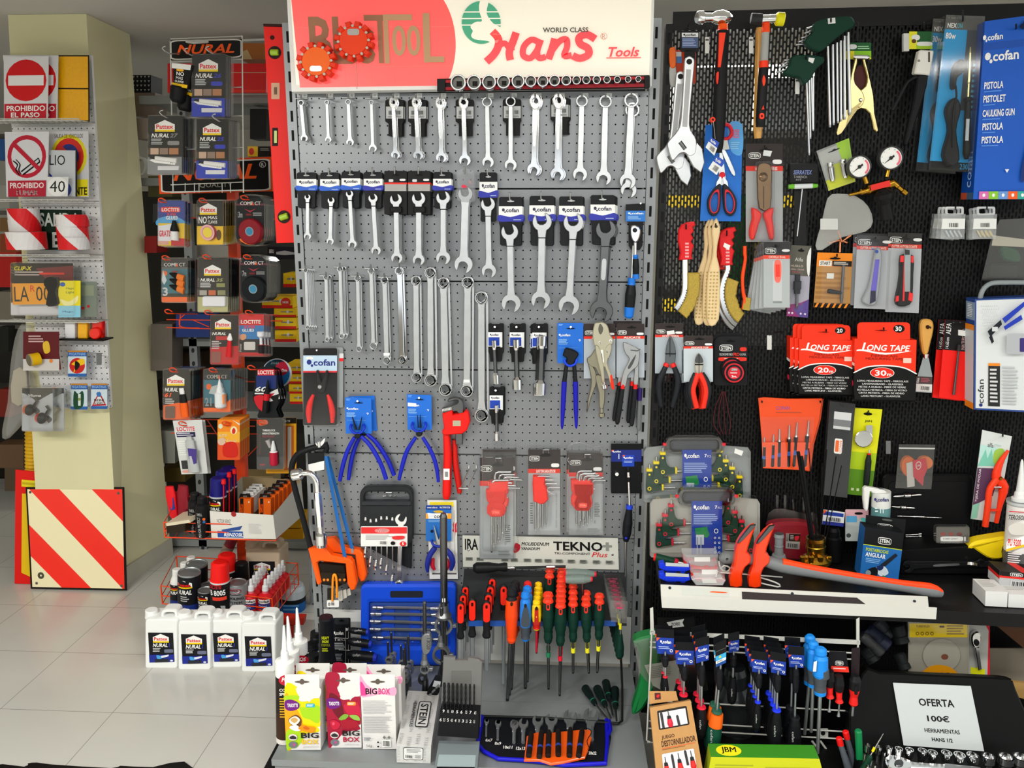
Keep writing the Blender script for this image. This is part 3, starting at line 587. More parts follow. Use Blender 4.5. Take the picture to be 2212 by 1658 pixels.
# orange warning flares hanging on the sign
for i,(cx,cy,r)in enumerate([(682,132,34),(763,88,34)]):
 t=T('warning_light_disc',['orange','red-orange'][i]+' scalloped warning light disc, the %s one over the salmon part of the sign'%['lower','upper'][i],'warning light',CT,(cx,cy),.055)
 b=t.p('disc');b.pr(circ(cx,cy,r,r,32),.055,.080,['#ff6a14','#f8400c'][i],.004)
 g=t.p('rubber_rim')
 for k in range(12):
  a=R_(30*k+12);A=(cx+(r-3)*math.cos(a),cy+(r-3)*math.sin(a));B=(cx+(r+9)*math.cos(a),cy+(r+9)*math.sin(a));nx,ny=-math.sin(a),math.cos(a)
  g.pr([(A[0]+nx*5,A[1]+ny*5),(B[0]+nx*6,B[1]+ny*6),(B[0]-nx*6,B[1]-ny*6),(A[0]-nx*5,A[1]-ny*5)],.058,.084,'#f0340a',.002)
 for k in range(12):
  a=R_(30*k-3);g.pr(circ(cx+(r-1)*math.cos(a),cy+(r-1)*math.sin(a),3,3,10),.078,.082,'#c8c0b0')
 w=t.p('window');w.rc(cx-13,cy+10-34*i-(0 if i==0 else 2),cx+13,cy+22-34*i,.078,.0812,'chrome',5)
t=T('cord','thin pale string hanging below the red-orange disc on the sign','string',CT,(769,150),.055);t.p(None).tube([(769,136),(770,160),(771,192)],.0008,'#d8a8a0',5)
# socket wrenches, pliers and carded tools of the lower rows
def stubcard(t,x0,y0,x1,y1,d):
 c=t.p('backing_card');h=y1-y0;w=x1-x0
 c.pr([(x0,y0+2),(x0+3,y0),(x0+w*.2,y0),(x0+w*.24,y0+2),(x1-w*.3,y0+2),(x1-w*.26,y0),(x1-2,y0),(x1,y0+3),(x1,y0+h*.75),(x1-3,y0+h*.8),(x1-4,y1-3),(x1-7,y1),(x0+4,y1),(x0+3,y0+h*.8),(x0,y0+h*.75)],d-.004,d,'#151618',.0006)
 f=c.face(x0,y0,x1,y1,d+.0002);euro(f,.45,.12,'#000000');f.art('r 0 .23 .9 .6 #f0f0ee;r .78 .23 .9 .62 #d8dada;r .02 .36 .72 .58 #1c40a8;m cofan .1 .26 .66 .33 #3a3c50')
for i,(c4,A,B,rp)in enumerate([((1054.7,698,1088.5,781),(1067,735),(1072,828),(5,4.2,7)),((1101,698,1136,782),(1114.6,733),(1117.5,840),(7,5.5,10.5)),((1150,698,1184,784),(1171.5,725),(1166.7,851),(9.5,8,13)),((1057.6,835,1089.5,915),(1071.7,875),(1073,951),(3.5,2.8,4.8))]):
 t=T('tubular_socket_wrench',['thin','medium','thickest','thinnest'][i]+' tubular socket wrench on a black stub card '+['beside the longest ring wrench','between two other socket wrenches','next to the blue pincer card','hanging below the others'][i],'wrench',CT,((c4[0]+c4[2])/2,c4[1]+5),.02)
 stubcard(t,*c4,.02);r0,r1,r2=rp;b=t.p('wrench_tube');z=.03
 b.spin((A[0],A[1],z),(B[0],B[1],z),[(0,r0*.7,'black_steel'),(.01,r0*.7),(.0,r0*.72,'chrome'),(0,r0),(.16,r0),(.21,r1)],'chrome',18)
 b.spin((A[0]+(B[0]-A[0])*.2,A[1]+(B[1]-A[1])*.2,z),(A[0]+(B[0]-A[0])*.76,A[1]+(B[1]-A[1])*.76,z),[(0,r1),(1,r1)],'dsteel',6,False)
 b.spin((A[0]+(B[0]-A[0])*.75,A[1]+(B[1]-A[1])*.75,z),(B[0],B[1],z),[(0,r1),(.2,r2),(1,r2),(1,r2*.75),(.5,r2*.7)],'chrome',18)
 hook(CT,(c4[0]+c4[2])/2-3,c4[1]+9,.03,'through the %s black stub card'%['first','second','third','lowest'][i],bar=False,up=1,r=.003)
 if i==3:t.stack(2,2,-.5,.008,'thinnest tubular socket wrench card, behind the hanging lowest one')
 if i==2:t.stack(2,-4,2,.01,'thick tubular socket wrench, half hidden behind the thickest one')
def steincard(t,x0,y0,x1,y1,d,title,size='',name='backing_card',grey='#aab2ba',lo=1.0,blister=None,ud=(.04,.12,.36,.2)):
 c=t.p(name);c.rc(x0,y0,x1,y1,d-.0015,d,'#a8adb2',3);f=c.face(x0,y0,x1,y1,d+.0002)
 f.art('r 0 0 1 .24 #37302f;r 0 .225 1 .275 #e03020;r 0 .275 1 1 %s'%grey);euro(f,.54,.07,'#101010',.9)
 f.art('m stein %s %s %s %s;rr .72 .16 .97 .205 #f0f0ee .3;t %s .25 .233 .85 .267 #f8f0e8 b'%(ud+(title,)));return c,f
def bluecard(t,x0,y0,x1,y1,d,q=None):
 c=t.p('backing_card')
 if q:c.pr(q,d-.0012,d,'#1c6ad0');f=c.faceq(q,d+.0002)
 else:c.rc(x0,y0,x1,y1,d-.0012,d,'#1c6ad0',2);f=c.face(x0,y0,x1,y1,d+.0002)
 euro(f,.52,.14,'#0a1830',.9);f.art('l .05 .03 .22 .09 2 #7ab0f0;m cofan .05 .26 .5 .34 W;l .05 .4 .42 .54 5 #8ac0f0;t 9 .82 .4 .9 .46 W;l .06 .61 .9 .64 1 #5a98e8');return f
t=T('end_cutting_pincers','long blue-handled pincers hanging on a blue card','pincers',CT,(1232,706),.022);bluecard(t,1204,697,1260,784,.02)
b=t.p('pincer_head');b.pr(smooth([(1218,760),(1222,752),(1234,754),(1246,760),(1250,766),(1244,776),(1240,786),(1231,790),(1222,784),(1224,774),(1216,768)],3),.022,.036,'black_steel',.003)
b=t.p('card_ring');b.tube([(1219,776,.036),(1222,785,.038),(1231,790,.038),(1242,786,.038),(1246,776,.036)],.0034,'#1040d8',k=3)
for s,(a,m,z)in enumerate((((1224,786),(1219,824),(1214,926)),((1240,786),(1243,824),(1245,925)))):
 b=t.p('handle');b.spin((a[0],a[1],.028),(m[0],m[1],.028),[(0,4),(1,5)],'black_steel',12);g=b.sub('grip','blue dipped grip');g.spin((m[0],m[1]-1,.028),(z[0],z[1],.028),[(0,5.5),(.1,5.8),(.6,5),(.93,3.4),(1,1.5)],'#1010a8',12)
hook(CT,1233,707,.03,'through the blue pincer card',bar=False,up=1,r=.003)
t=T('locking_pliers','pale nickel locking pliers with one red jaw handle tip, on a grey card','pliers',CT,(1298,705),.024);steincard(t,1261,699,1329,817,.018,'ALICATE')
def lockpl(t,ox,oy,d,back=False):
 g=lambda L:[(x+ox,y+oy)for x,y in L];m='nickel'
 b=t.p('upper_jaw');b.pr(smooth(g([(1284,700),(1292,696),(1304,696),(1313,704),(1318,722),(1325,733),(1322,745),(1310,752),(1307,766),(1311,790),(1300,790),(1294,765),(1285,750),(1280,725)]),3),d,d+.010,m,.002)
 b.pr(smooth(g([(1297,699),(1303,708),(1301,718),(1297,722),(1293,716),(1293,706)]),3),d+.010,d+.0104,'#5a584c')
 h=t.p('fixed_handle');h.pr(smooth(g([(1285,748),(1296,752),(1304,790),(1306,822),(1303,830),(1300,824),(1296,800)]),3),d,d+.014,m,.002)
 s=t.p('adjusting_screw');s.spin((1304+ox,822+oy,d+.006),(1306+ox,840+oy,d+.006),[(0,2.5),(.45,2.5),(.5,6),(.9,6),(1,5)],'chrome',10)
 l=t.p('lever');l.pr(smooth(g([(1307,752),(1318,742),(1322,750),(1318,768),(1312,784),(1322,812),(1327,836),(1324,841),(1320,832),(1311,806),(1305,784)]),3),d+.002,d+.011,m,.002)
 if not back:g2=l.sub('grip','red dipped tip');g2.pr(smooth(g([(1317,812),(1322,811),(1327,836),(1325,842),(1320,834)]),3),d+.0015,d+.0118,'#ff3010',.002)
 for x,y,r in((1296,740,3),(1319,736,3.5),(1311,759,2.5),(1314,773,2)):k=t.p('rivet');k.spin((x+ox,y+oy,d+.009),(x+ox,y+oy,d+.0125),[(0,r),(.7,r*.9),(1,r*.4)],'chrome',10)
SPECIAL['nickel']=lambda:mk('nickel_plate','#d8d2b8',.28,.9,noise=.05)
lockpl(t,0,0,.034);b=t.p('price_sticker');b.pr([(1288,757),(1302,755),(1305,782),(1297,786)],.044,.0452,'#eceeec');b.faceq([(1291,762),(1301,760),(1303,778),(1296,780)],.0454).art('z 0 0 1 1 #eceeec')
t=T('locking_pliers','darker locking pliers hanging lower, behind the red-tipped pair','pliers',CT,(1280,770),.02)
b=t.p('upper_jaw');b.pr(smooth([(1268,775),(1276,768),(1290,750),(1300,770),(1304,812),(1294,810),(1286,795),(1278,792),(1270,785)],3),.02,.03,'dnickel',.002)
b=t.p('lever');b.pr(smooth([(1270,782),(1280,790),(1288,806),(1288,830),(1277,860),(1270,888),(1267,889),(1270,862),(1276,836),(1276,812)],3),.02,.029,'dnickel',.002)
b=t.p('fixed_handle');b.pr(smooth([(1286,812),(1304,815),(1307,850),(1304,880),(1295,880),(1294,850)],3),.02,.032,'dnickel',.002)
b=t.p('adjusting_screw');b.spin((1299,876,.026),(1300,900,.026),[(0,4),(.6,4),(.65,7),(.95,7),(1,6)],'dnickel',10)
SPECIAL['dnickel']=lambda:mk('shaded_nickel','#a5a08c',.33,.9,noise=.08)
t=T('water_pump_pliers','grey slip-joint pliers with black and red grips on a grey card','pliers',CT,(1365,704),.022);steincard(t,1332,699,1392,815,.018,'ALICATE')
b=t.p('jaw_lever');b.pr(smooth([(1346,741),(1350,739),(1366,746),(1380,754),(1382,768),(1378,790),(1368,798),(1356,812),(1352,834),(1341,834),(1344,812),(1350,795),(1360,775),(1352,765),(1347,752)],2),.026,.034,'steel',.0015)
b.pr(smooth([(1370,770),(1374,766),(1368,784),(1360,796),(1356,794),(1362,782)],3),.034,.0345,'#4a4c4e')
b=t.p('handle_lever');b.pr(smooth([(1372,780),(1380,770),(1380,800),(1378,834),(1369,834),(1370,806)],2),.022,.03,'steel',.0015)
for a,m,z in(((1347,830),(1346,838),(1333,916)),((1374,832),(1373,838),(1364,920))):
 b=t.p('grip');b.spin((m[0],m[1]-8,.03),(z[0],z[1],.03),[(0,4.2,'R'),(.09,4.6),(.1,4.8,'#1e1f22'),(.7,5.6),(.95,5),(1,3)],'R',12)
b=t.p('cable_tie');b.tube([(1362,756,.037),(1376,758,.037),(1383,754,.03)],.0008,'K',5)
t.copy('second slip-joint pliers behind the first, red collars just showing',px=(1358,698),d=.006)
for x,y,n in((1256,705,0),):pass
t=T('marker_pen','grey marker pen with dark violet cap hanging beside the slip-joint pliers','pen',CT,(1380,840),.015);b=t.p('barrel');b.spin((1381,860,.018),(1380,930,.018),[(0,4),(.5,5.5),(.9,5),(1,3)],'#6a6e70',10);c=t.p('cap');c.spin((1382,838,.018),(1381,864,.018),[(0,6),(1,5.5)],'#2a1460',10)
t=T('ratchet_wrench','chrome ratchet with blue and black grip on a small blue card','ratchet',CT,(1372,446),.022)
c=t.p('backing_card');c.pr([(1352,441),(1394,439),(1394,476),(1389,482),(1388,530),(1382,540),(1364,540),(1358,530),(1358,482),(1352,476)],.018,.02,'#1a1b1d',.0005);f=c.face(1352,455,1394,478,.0202);f.art('r 0 0 1 1 #2a78d0;m cofan .1 .12 .9 .38 W;l .1 .5 .8 .85 3 #9cc8f0')
b=t.p('ratchet_head');b.pr(smooth([(1362,490),(1372,486),(1383,492),(1384,505),(1377,522),(1368,522),(1362,508)],4),.024,.036,'chrome',.003)
b.pr(circ(1371.5,497,5,5,16),.036,.0365,'black_steel');b.spin((1372,518,.028),(1372,552,.028),[(0,4),(1,3.5)],'chrome',12)
g=t.p('grip');g.spin((1373,550,.03),(1374,602,.03),[(0,5,'#1a74d8'),(.08,6),(.12,4.5),(.16,6,'#17191c'),(.5,7.5),(.8,6.5,'#1a74d8'),(1,7)],'#1a74d8',14)
g=t.p('second_grip','lower blue and black grip of the ratchet behind');g.spin((1365,600,.024),(1358,687,.024),[(0,9,'#1a74d8'),(.12,8),(.17,9,'#17191c'),(.4,12),(.7,11,'#17191c'),(.72,11,'#1a74d8'),(.95,10),(1,6)],'#1a74d8',16);g.spin((1368,530,.022),(1365,602,.022),[(0,3),(1,3.5)],'chrome',10)
hook(CT,1384,440,.035,'holding the ratchet with blue grip',bar=False,up=1)
# lower half of the grey panel
def grip2(b,path,r,mat,seg=10):
 """tapered handle along a pixel path (x, y, d, r_px)"""
 p=smooth([tuple(q)for q in path],3,False);k=b.S(path[0][0],path[0][1],path[0][2])
 b.tube3([b.P(*q[:3])for q in p],[q[3]*k for q in p],mat,seg)
t=T('hose_clip_pliers','red-gripped pliers in a clear pack with pale blue header, on black card','pliers',CT,(695,765),.03)
c=t.p('backing_card');c.rc(655,752,728,918,.015,.017,'#15151a',4);f=c.face(655,752,728,918,.0172);f.art('r 0 .09 1 .29 #c4dcf0;m cofan .1 .13 .95 .24 N;r 0 .29 1 .31 #e02030');f.art('rr .08 .105 .3 .14 W .4')
b=t.p('pliers_head');b.pr(smooth([(682,806),(686,800),(694,826),(704,800),(708,808),(704,830),(700,848),(688,848),(684,830)],2),.02,.03,'black_steel',.002);b.spin((691,835,.031),(691,835,.034),[(0,5),(1,4)],'steel',12)
for P_ in([(677,852,.026,3),(670,870,.027,6),(667,890,.027,6.5),(668,912,.026,4)],[(708,852,.026,3),(714,870,.027,6),(718,890,.027,6.5),(718,912,.026,4)]):grip2(t.p('grip'),P_,0,'R')
s=t.p('clear_shell');s.pr(rrect(654,748,731,921,5),.038,.040,'clear2',.004);s.pr(rrect(654,748,731,921,5),.012,.0135,'clear2')
hook(CT,684,757,.05,'through the clear pliers pack with pale header',bar=False,up=1)
t=T('pliers_pack','grey card pack mostly hidden behind the red-gripped pliers pack','pack',CT,(735,760),.008);c=t.p(None);c.rc(724,750,741,880,.006,.008,'#8f9496',3);c.face(733,763,742,780,.0082).art('r 0 0 1 .6 #d8dada;r 0 .6 1 1 #e02020')
for i,(x0,y0,x1,y1,cx,yr)in enumerate([(745,858,802,936,772,922),(878.6,851,932,928,905,918)]):
 t=T('circlip_pliers','blue-handled circlip pliers on a blue card '+['beside the black pliers pack','beside the red pipe wrench'][i],'pliers',CT,(cx,y0+8),.03)
 q=[(x0,y0),(x1,y0+2),(x1+1,y1),(x0+2,y1)];bluecard(t,x0,y0,x1,y1,.022,q)
 if i:t.p('price_sticker').pr([(881,869),(899,871),(899,878),(881,877)],.022,.0235,'#e8eaea')
 b=t.p('jaws');b.pr([(cx-11+8*i,yr-22),(cx-6+3*i,yr+6),(cx-1,yr+6)],.028,.034,'black_steel',.001);b.pr([(cx+10-7*i,yr-22),(cx+1,yr+6),(cx+5,yr+6)],.028,.034,'black_steel',.001)
 r=t.p('card_ring');r.tube([(cx-13,yr-6,.026),(cx-15,yr+2,.034),(cx-9,yr+11,.036),(cx,yr+14,.036),(cx+9,yr+11,.036),(cx+15,yr+2,.034),(cx+13,yr-6,.026)],.0036,'#1030c0',k=3)
 j=t.p('joint');j.pr(circ(cx,yr+19,7,6,14),.026,.04,'black_steel',.002)
 if i==0:H=[[(766,944,.034,4),(752,970,.036,4.6),(742,1000,.036,4.8),(734,1038,.034,4)],[(780,942,.034,4),(800,962,.036,5),(822,1000,.036,5),(834,1034,.034,5)]]
 else:H=[[(898,944,.032,4),(880,972,.034,4.6),(870,1002,.034,4.8),(862,1036,.033,3.5)],[(913,944,.032,4),(930,972,.034,4.6),(942,1004,.034,4.6),(947,1040,.033,3.5)]]
 for h in H:grip2(t.p('handle'),h,0,'#1420b0')
 hook(CT,cx,y0+9,.035,'through the blue card '+['nearest the black pliers pack','nearest the pipe wrench'][i],bar=False,up=1,r=.003)
 if i==0:t.copy('second pair of circlip pliers behind the first, blue card peeping out',px=(cx+8,y0+4),d=.012,rot=-.06)
t=T('pipe_wrench','red heavy pipe wrench hanging head up','wrench',CT,(985,870),.03)
b=t.p('handle');grip2(b,[(964,930,.02,7),(967,980,.02,9),(966,1020,.02,9),(965,1062,.02,9.5),(964,1076,.02,7)],0,'#e8140c',12);l=b.sub('price_sticker');l.rc(958,1012,971,1036,.033,.0345,'#ecefee');l.face(959,1014,970,1034,.0346).art('z .1 .1 .9 .9 #ecefee')
b=t.p('second_handle','red handle of the wrench behind');grip2(b,[(982,950,.01,5),(984,1000,.01,6.5),(990,1040,.01,6.5),(993,1064,.01,5)],0,'#c8140c',10)
h=t.p('head_frame');h.pr([(955,894),(977,886),(978,896),(1000,892),(1006,886),(1012,892),(1015,912),(1008,930),(998,937),(960,940),(955,936),(955,930),(959,925)],.018,.042,'#e8140c',.003);h.rc(978,908,995,920,.042,.0425,'#b0aa90',1)
j=t.p('hook_jaw');j.pr(smooth([(954,884),(958,880),(972,876),(986,872),(990,866),(984,864),(968,868),(968,862),(984,858),(997,864),(1001,880),(1000,896),(992,898),(986,888),(960,892)],2),.02,.036,'dsteel',.002);j=t.p('jaw_shank');j.rc(984,936,999,960,.016,.03,'dsteel',0,.002)
j=t.p('jaw_teeth')
for k in range(7):j.rc(955+k*3,883-k*.6,957+k*3,888-k*.5,.036,.0365,'#d0d0cc')
t=T('ratchet_wrench_set','set of chrome ratchet wrenches in a black holder with red and white label','wrench set',CT,(835,1060),.03)
b=t.p('holder');o=smooth([(776,1150),(778,1080),(790,1056),(830,1050),(868,1054),(890,1075),(892,1100),(889,1220),(880,1226),(820,1215),(776,1180)],3)
b.band(rrect(777,1050,892,1178,20,6),rrect(786,1062,884,1090,12,6),.012,.03,'#26282a',.003)
b.pr([(779,1090),(890,1090),(888,1228),(870,1222),(786,1178)],.004,.016,'#1c1e20',.002);b.rc(780,1083,888,1092,.012,.034,'#303336',2,.002)
l=t.p('label_band');l.rc(779,1137,880,1180,.03,.0335,'#e9e9e6',2,.001);f=l.face(780,1138,879,1179,.0337);f.art('r 0 0 1 .34 #e03030;rr .3 .06 .62 .3 #f08080 .4;t ETALFORM .34 .1 .58 .25 W b;l .1 .4 .7 .68 4 #a8a8a8;z .4 .7 .58 .92 #f0f0ee;e .7 .82 .05 .1 K;q #e03030 .7 .46 .94 .44 .92 .6 .72 .62;e .92 .85 .07 .13 #e02020;t 5 .9 .77 .94 .92 W b')
for k,(x,yt,yb)in enumerate([(790,1120,1196),(801,1124,1216),(813,1123,1224),(824,1118,1220),(836,1118,1234),(848,1120,1256)]):
 w=t.p('ratchet_wrench');w.spin((x,yt-6,.026),(x,yt+10,.026),[(0,2),(.1,3.5),(.5,4),(.8,2)],'chrome',10);w.rc(x-1.2,yt,x+1.2,yb,.023,.026,'chrome');w.spin((x-1,yb-14,.026),(x-2,yb+6,.026),[(0,1.5),(.2,3),(.55,4),(.8,2.6),(1,3)],'chrome',10)
w=t.p('ratchet_wrench','largest wrench of the set with a red ring');combo(w,(861,1272),(866,1122),12,5,13,.03,'chrome',True,25)
w.pr(circ(861,1270,11.5,11.5,24),.033,.0385,'black_steel');w.pr(circ(861,1270,8.5,8.5,20),.0385,.0395,'#ff2014',.001)
hook(CT,840,1070,.05,'carrying the black wrench holder',bar=True,double=True)
t=T('hacksaw','hacksaw with black frame, blue blade and orange handle hanging by the perforated side upright','hacksaw',CT,(690,965),.05)
b=t.p('frame');b.tube([(703,962,.04),(672,968,.04),(642,982,.04),(630,1010,.04),(636,1050,.04),(652,1110,.04),(672,1186,.04)],.009,'#17181a',8,k=3);b.tube([(702,955,.04),(706,968,.04),(703,976,.04)],.008,'#17181a',8)
b=t.p('wing_nut');b.spin((690,965,.05),(689,954,.05),[(0,4),(1,4)],'chrome',10);b.pr(smooth([(682,956),(688,960),(697,950),(702,946),(700,956),(692,964),(684,962)],3),.048,.052,'chrome')
for k,(x0,x1,y1,dd)in enumerate([(700,746,1204,.05),(704,762,1186,.03)]):
 b=t.p('blade');b.pr([(x0,985),(x0+7,985),(x1+3,y1),(x1-5,y1)],dd,dd+.0012,'#1c62a8');b.pr(circ(x1-1,y1+4,3,6,10),dd-.002,dd+.006,'zinc')
def sawgrip(b,ox,oy,d):
 o=[(665,1186),(700,1182),(716,1200),(756,1208),(762,1216),(770,1262),(766,1274),(758,1276),(750,1262),(746,1218),(690,1212),(684,1216),(694,1258),(690,1264),(684,1262)]
 b.pr([(x+ox,y+oy)for x,y in o],d-.012,d+.012,'#ff5c08',.004)
g=t.p('handle');sawgrip(g,0,0,.05);g2=t.p('handle','orange handle of the hacksaw behind');sawgrip(g2,21,-19,.022)
g3=t.p('grip_bar');g3.pr([(686,1216),(744,1222),(748,1258),(730,1268),(694,1262)],.04,.052,'#1c1712',.002);g3.pr([(690,1236),(746,1240),(746,1262),(694,1258)],.052,.058,'#2a221a',.003)
for x in(700,708,722,734,744):g3.pr(circ(x,1252,3,3,10),.058,.0585,'#e08020')
l=t.p('price_tag');l.tube([(718,1298,.062),(719,1250,.066),(723,1240,.066),(727,1252,.066),(728,1290,.064)],.0035,'#ff9a20',6,k=3);l.rc(706,1296,732,1311,.058,.06,'#ecebe8',2);l.face(708,1298,730,1309,.0602).art('z .3 .1 .7 .9 #ecebe8;g .15 .5 .1 .3 .6 K');l.rc(707,1270,722,1296,.056,.058,'#26221e')
for k in range(3):l.pr([(730+k*9,1278-k*2),(738+k*9,1274-k*2),(740+k*9,1296-k*6),(731+k*9,1300-k*6)],.05-k*.008,.052-k*.008,'#c8c4b8')
l2=t.p('blade_card');l2.pr([(664,978),(700,978),(700,1016),(666,1018)],.052,.0545,'#1a1b1c',.0005);l2.pr([(666,1003),(700,995),(700,1014),(667,1020)],.0545,.057,'#e6e6e4')
t=T('angled_socket_wrench','chrome angled pipe socket wrench hanging over the black saw frame','wrench',CT,(675,1024),.09)
b=t.p('shaft');b.tube([(652,1022,.09),(664,1021,.09),(676,1026,.09),(684,1040,.09),(686,1060,.09),(688,1090,.09),(692,1140,.09),(694,1165,.09)],.0085,'chrome',12,k=3)
for y0,y1 in((1062,1136),):b.spin((686,y0,.09),(692,y1,.09),[(0,8),(1,8)],'chrome',6,False)
b=t.p('socket_end');b.spin((632,1026,.09),(654,1022,.09),[(0,8.5,'black_steel'),(.0,9,'chrome'),(0,12),(.15,12.5),(.8,12.5),(1,8)],'chrome',18);b=t.p('socket_end');b.spin((693,1150,.09),(695,1180,.09),[(0,8),(.15,12),(.8,12),(1,11)],'chrome',18)
t=T('long_pack','tall white carded pack with a red burst, behind the blue plier card','pack',CT,(958,1085),.012);c=t.p(None);c.pr([(923,1080),(986,1080),(989,1250),(928,1250)],.009,.012,'#d9d9d4');f=c.faceq([(923,1080),(986,1080),(989,1250),(928,1250)],.0122);f.art('r .08 .02 .9 .08 #e8d030;p #d81830 .86 .3 .9 .26 .93 .3 1 .27 .98 .34 1 .4 .95 .4 .93 .46 .89 .4 .84 .38 .88 .35;r .1 .92 .96 .94 #5a5a58;r .9 .12 .93 .88 #b8b8b4')
t=T('long_nose_pliers','blue-gripped fine nose pliers on a blue card with white and orange band','pliers',CT,(948,1100),.03)
c=t.p('backing_card');c.rc(920,1091,975,1168,.02,.0215,'#2068b8',2);f=c.face(920,1091,975,1168,.0217);f.art('r 0 .0 1 .12 #1a3c90;t www.cofan.es .05 .03 .45 .08 W;t Ref.09001026 .55 .03 .95 .08 W;r 0 .22 1 .37 #f4f4f0;r 0 .22 .1 .37 #f0a030;r .84 .22 1 .37 #f0a030;t cofan .32 .24 .82 .35 #3a3c50 b;l .1 .4 .7 .48 2 #80b0e0;e .24 .72 .06 .04 #0a1a30;e .76 .72 .06 .04 #0a1a30;q #c8a020 .3 .16 .5 .13 .68 .16 .6 .2 .4 .2;p #e0e4ec .06 .2 .36 .22 .34 .31 .1 .32')
b=t.p('jaws');b.spin((937,1134,.03),(946,1172,.03),[(0,.8),(1,4)],'steel',8);b.spin((957,1133,.03),(950,1172,.03),[(0,.8),(1,4)],'steel',8)
r=t.p('card_ring');r.tube([(932,1166,.025),(936,1176,.034),(948,1180,.036),(960,1176,.034),(964,1166,.025)],.0038,'#1030a0',k=3)
for h in([(940,1182,.034,6),(928,1200,.036,6),(923,1220,.036,5.5),(924,1234,.034,3.5)],[(956,1182,.034,6),(972,1196,.036,6.5),(978,1214,.036,6),(974,1230,.034,4)]):
 b=t.p('handle');grip2(b,h,0,'#1c2a8c')
for h in([(936,1206,.026,3.5),(934,1220,.026,5),(939,1230,.026,3)],[(964,1206,.026,3.5),(968,1218,.026,5),(965,1230,.026,3)]):grip2(t.p('grip_pad','red inner grip pad'),h,0,'#c01830')
def keyset(i,rect,cy,holder,torx,lab,hol):
 x0,y0,x1,y1=rect;t=T('hex_key_set',lab,'hex key set',CT,((x0+x1)/2,y0+12),.024)
 c,f=steincard(t,x0,y0,x1,y1,.014,['LLAVE_ALLEN_ESTUCHE','LLAVE_TORX_LARGA_ESTUCHE','LLAVE_ALLEN_ESTUCHE'][i],grey='#a8aeb0',ud=(.03,.075,.36,.135))
 f2=c.face(x0,y0,x1,y1,.0146);w=x1-x0
 if torx:f2.art('t CROMO_VANADIO_CON_AGUJERO .86 .5 .92 .92 #606866 ^;l .06 .62 .16 .88 9 #707674')
 else:f2.art('l .75 %s .92 %s 9 #606866;rr .74 .82 .79 .86 #909694;l .55 .92 .92 .97 2 #808684'%((.66,.84)if i==0 else(.6,.78)))
 h=t.p('holder','red plastic key holder');h.pr(holder,.02,.044,'#ea2a1c',.004)
 xs=(holder[0][0]+holder[-1][0])/2
 if not torx:h.face(cy[0]-9,cy[1]-5,cy[0]+9,cy[1]+5,.0442).art('rr 0 0 1 1 #f06858 .25;rr .05 .1 .95 .9 #ea2a1c .22;t STEIN .12 .25 .88 .75 #f8a090 b')
 for(tx,ty,ex,ey,by,r)in hol:
  k=t.p('hex_key');k.tube([(ex,ey,.034),(tx+6,ty,.034),(tx+1,ty+2,.034),(tx-1,ty+8,.034),(tx-2,by,.03)],[r]*5,'steel',6)
  if not torx:k.spin((tx-2,by-2,.03),(tx-2,by+3,.03),[(0,1),(.3,r/b_px(t)),(.7,r/b_px(t)),(1,.5)],'chrome',8)
 s=t.p('clear_shell');s.pr(rrect(x0-2,y0-6,x1+5,y1+2,4),.048,.050,'clear',.004);s.band(rrect(x0-2,y0-6,x1+5,y1+2,4),rrect(x0,y0-2,x1+2,y1,4),.012,.0485,'clear2')
 hook(CT,(x0+x1)/2+4,y0+8,.07,'with double prong through the %s red key pack'%ORD[i],double=True,r=.0016)
 return t
def b_px(t):return CT.sc(t.a[0],t.a[1],.03)
def keys(x,y,n,dx,dy,ex,bys,r):return[(x+dx*k,y+dy*k,x+dx*k+ex-1.5*k*.5,y+dy*k+k*.3,bys[k],r*(1-.13*k))for k in range(n)]
t=keyset(0,(1037,988,1109,1206),(1071,1106),[(1049,1060),(1058,1059),(1093,1058),(1092,1082),(1088,1088),(1093,1102),(1090,1112),(1083,1117),(1060,1117),(1052,1110),(1051,1098),(1056,1088),(1051,1080)],False,'red-holdered hex key set in the longest clear pack, over the white tool rack header',keys(1064,1037,4,9,5.5,34,(1190,1178,1168,1160),.0036)+keys(1069,1064,4,4,3,18,(1150,1140,1130,1120),.0022))
t.stack(2,6,-18,.006,'long hex key pack, hanging right behind the longest one')
t=keyset(1,(1141,970,1210,1154),(1170,1080),[(1150,1044),(1151,1030),(1157,1030),(1178,1032),(1177,1046),(1182,1060),(1184,1080),(1176,1088),(1168,1090),(1152,1083)],True,'middle clear pack of long star keys in a slim red holder',keys(1158,1028,4,8,8,30,(1144,1140,1136,1132),.0032)+keys(1164,1056,5,5,2.5,16,(1140,1136,1130,1126,1120),.002))
t=keyset(2,(1229,980,1302,1154),(1259,1091),[(1238,1044),(1250,1043),(1282,1044),(1282,1066),(1277,1072),(1280,1086),(1278,1095),(1272,1104),(1246,1104),(1239,1096),(1238,1084),(1243,1072),(1239,1066)],False,'red-holdered hex key set in a clear pack with curled plastic behind its top',keys(1253,1023,4,9,4.5,30,(1138,1133,1129,1122),.0036)+keys(1256,1046,4,4.5,3,17,(1122,1118,1114,1110),.0022))
t.stack(2,-5,-6,.006,'clear hex key pack with curled plastic top, tucked behind another')
t=T('plastic_wrap','curled piece of clear plastic above the last hex key pack','plastic',CT,(1260,965),.03);b=t.p(None);b.tube([(1224,976,.03),(1232,960,.032),(1250,955,.034),(1270,960,.034),(1286,965,.034),(1300,962,.033),(1302,966,.03)],.004,'clear2',8,k=3)
t=T('display_hook','empty double wire hook between the pipe wrench and the hex key packs','hook',CT,(1000,1055),.001);b=t.p(None)
for x in(1013,1029):b.tube([(x,1004,.001),(x,1012,.006),(x-18,1054,.06)],.0013,'gwire',6)
b.tube([(991,1054,.06),(1012,1055,.06)],.002,'gwire',6)
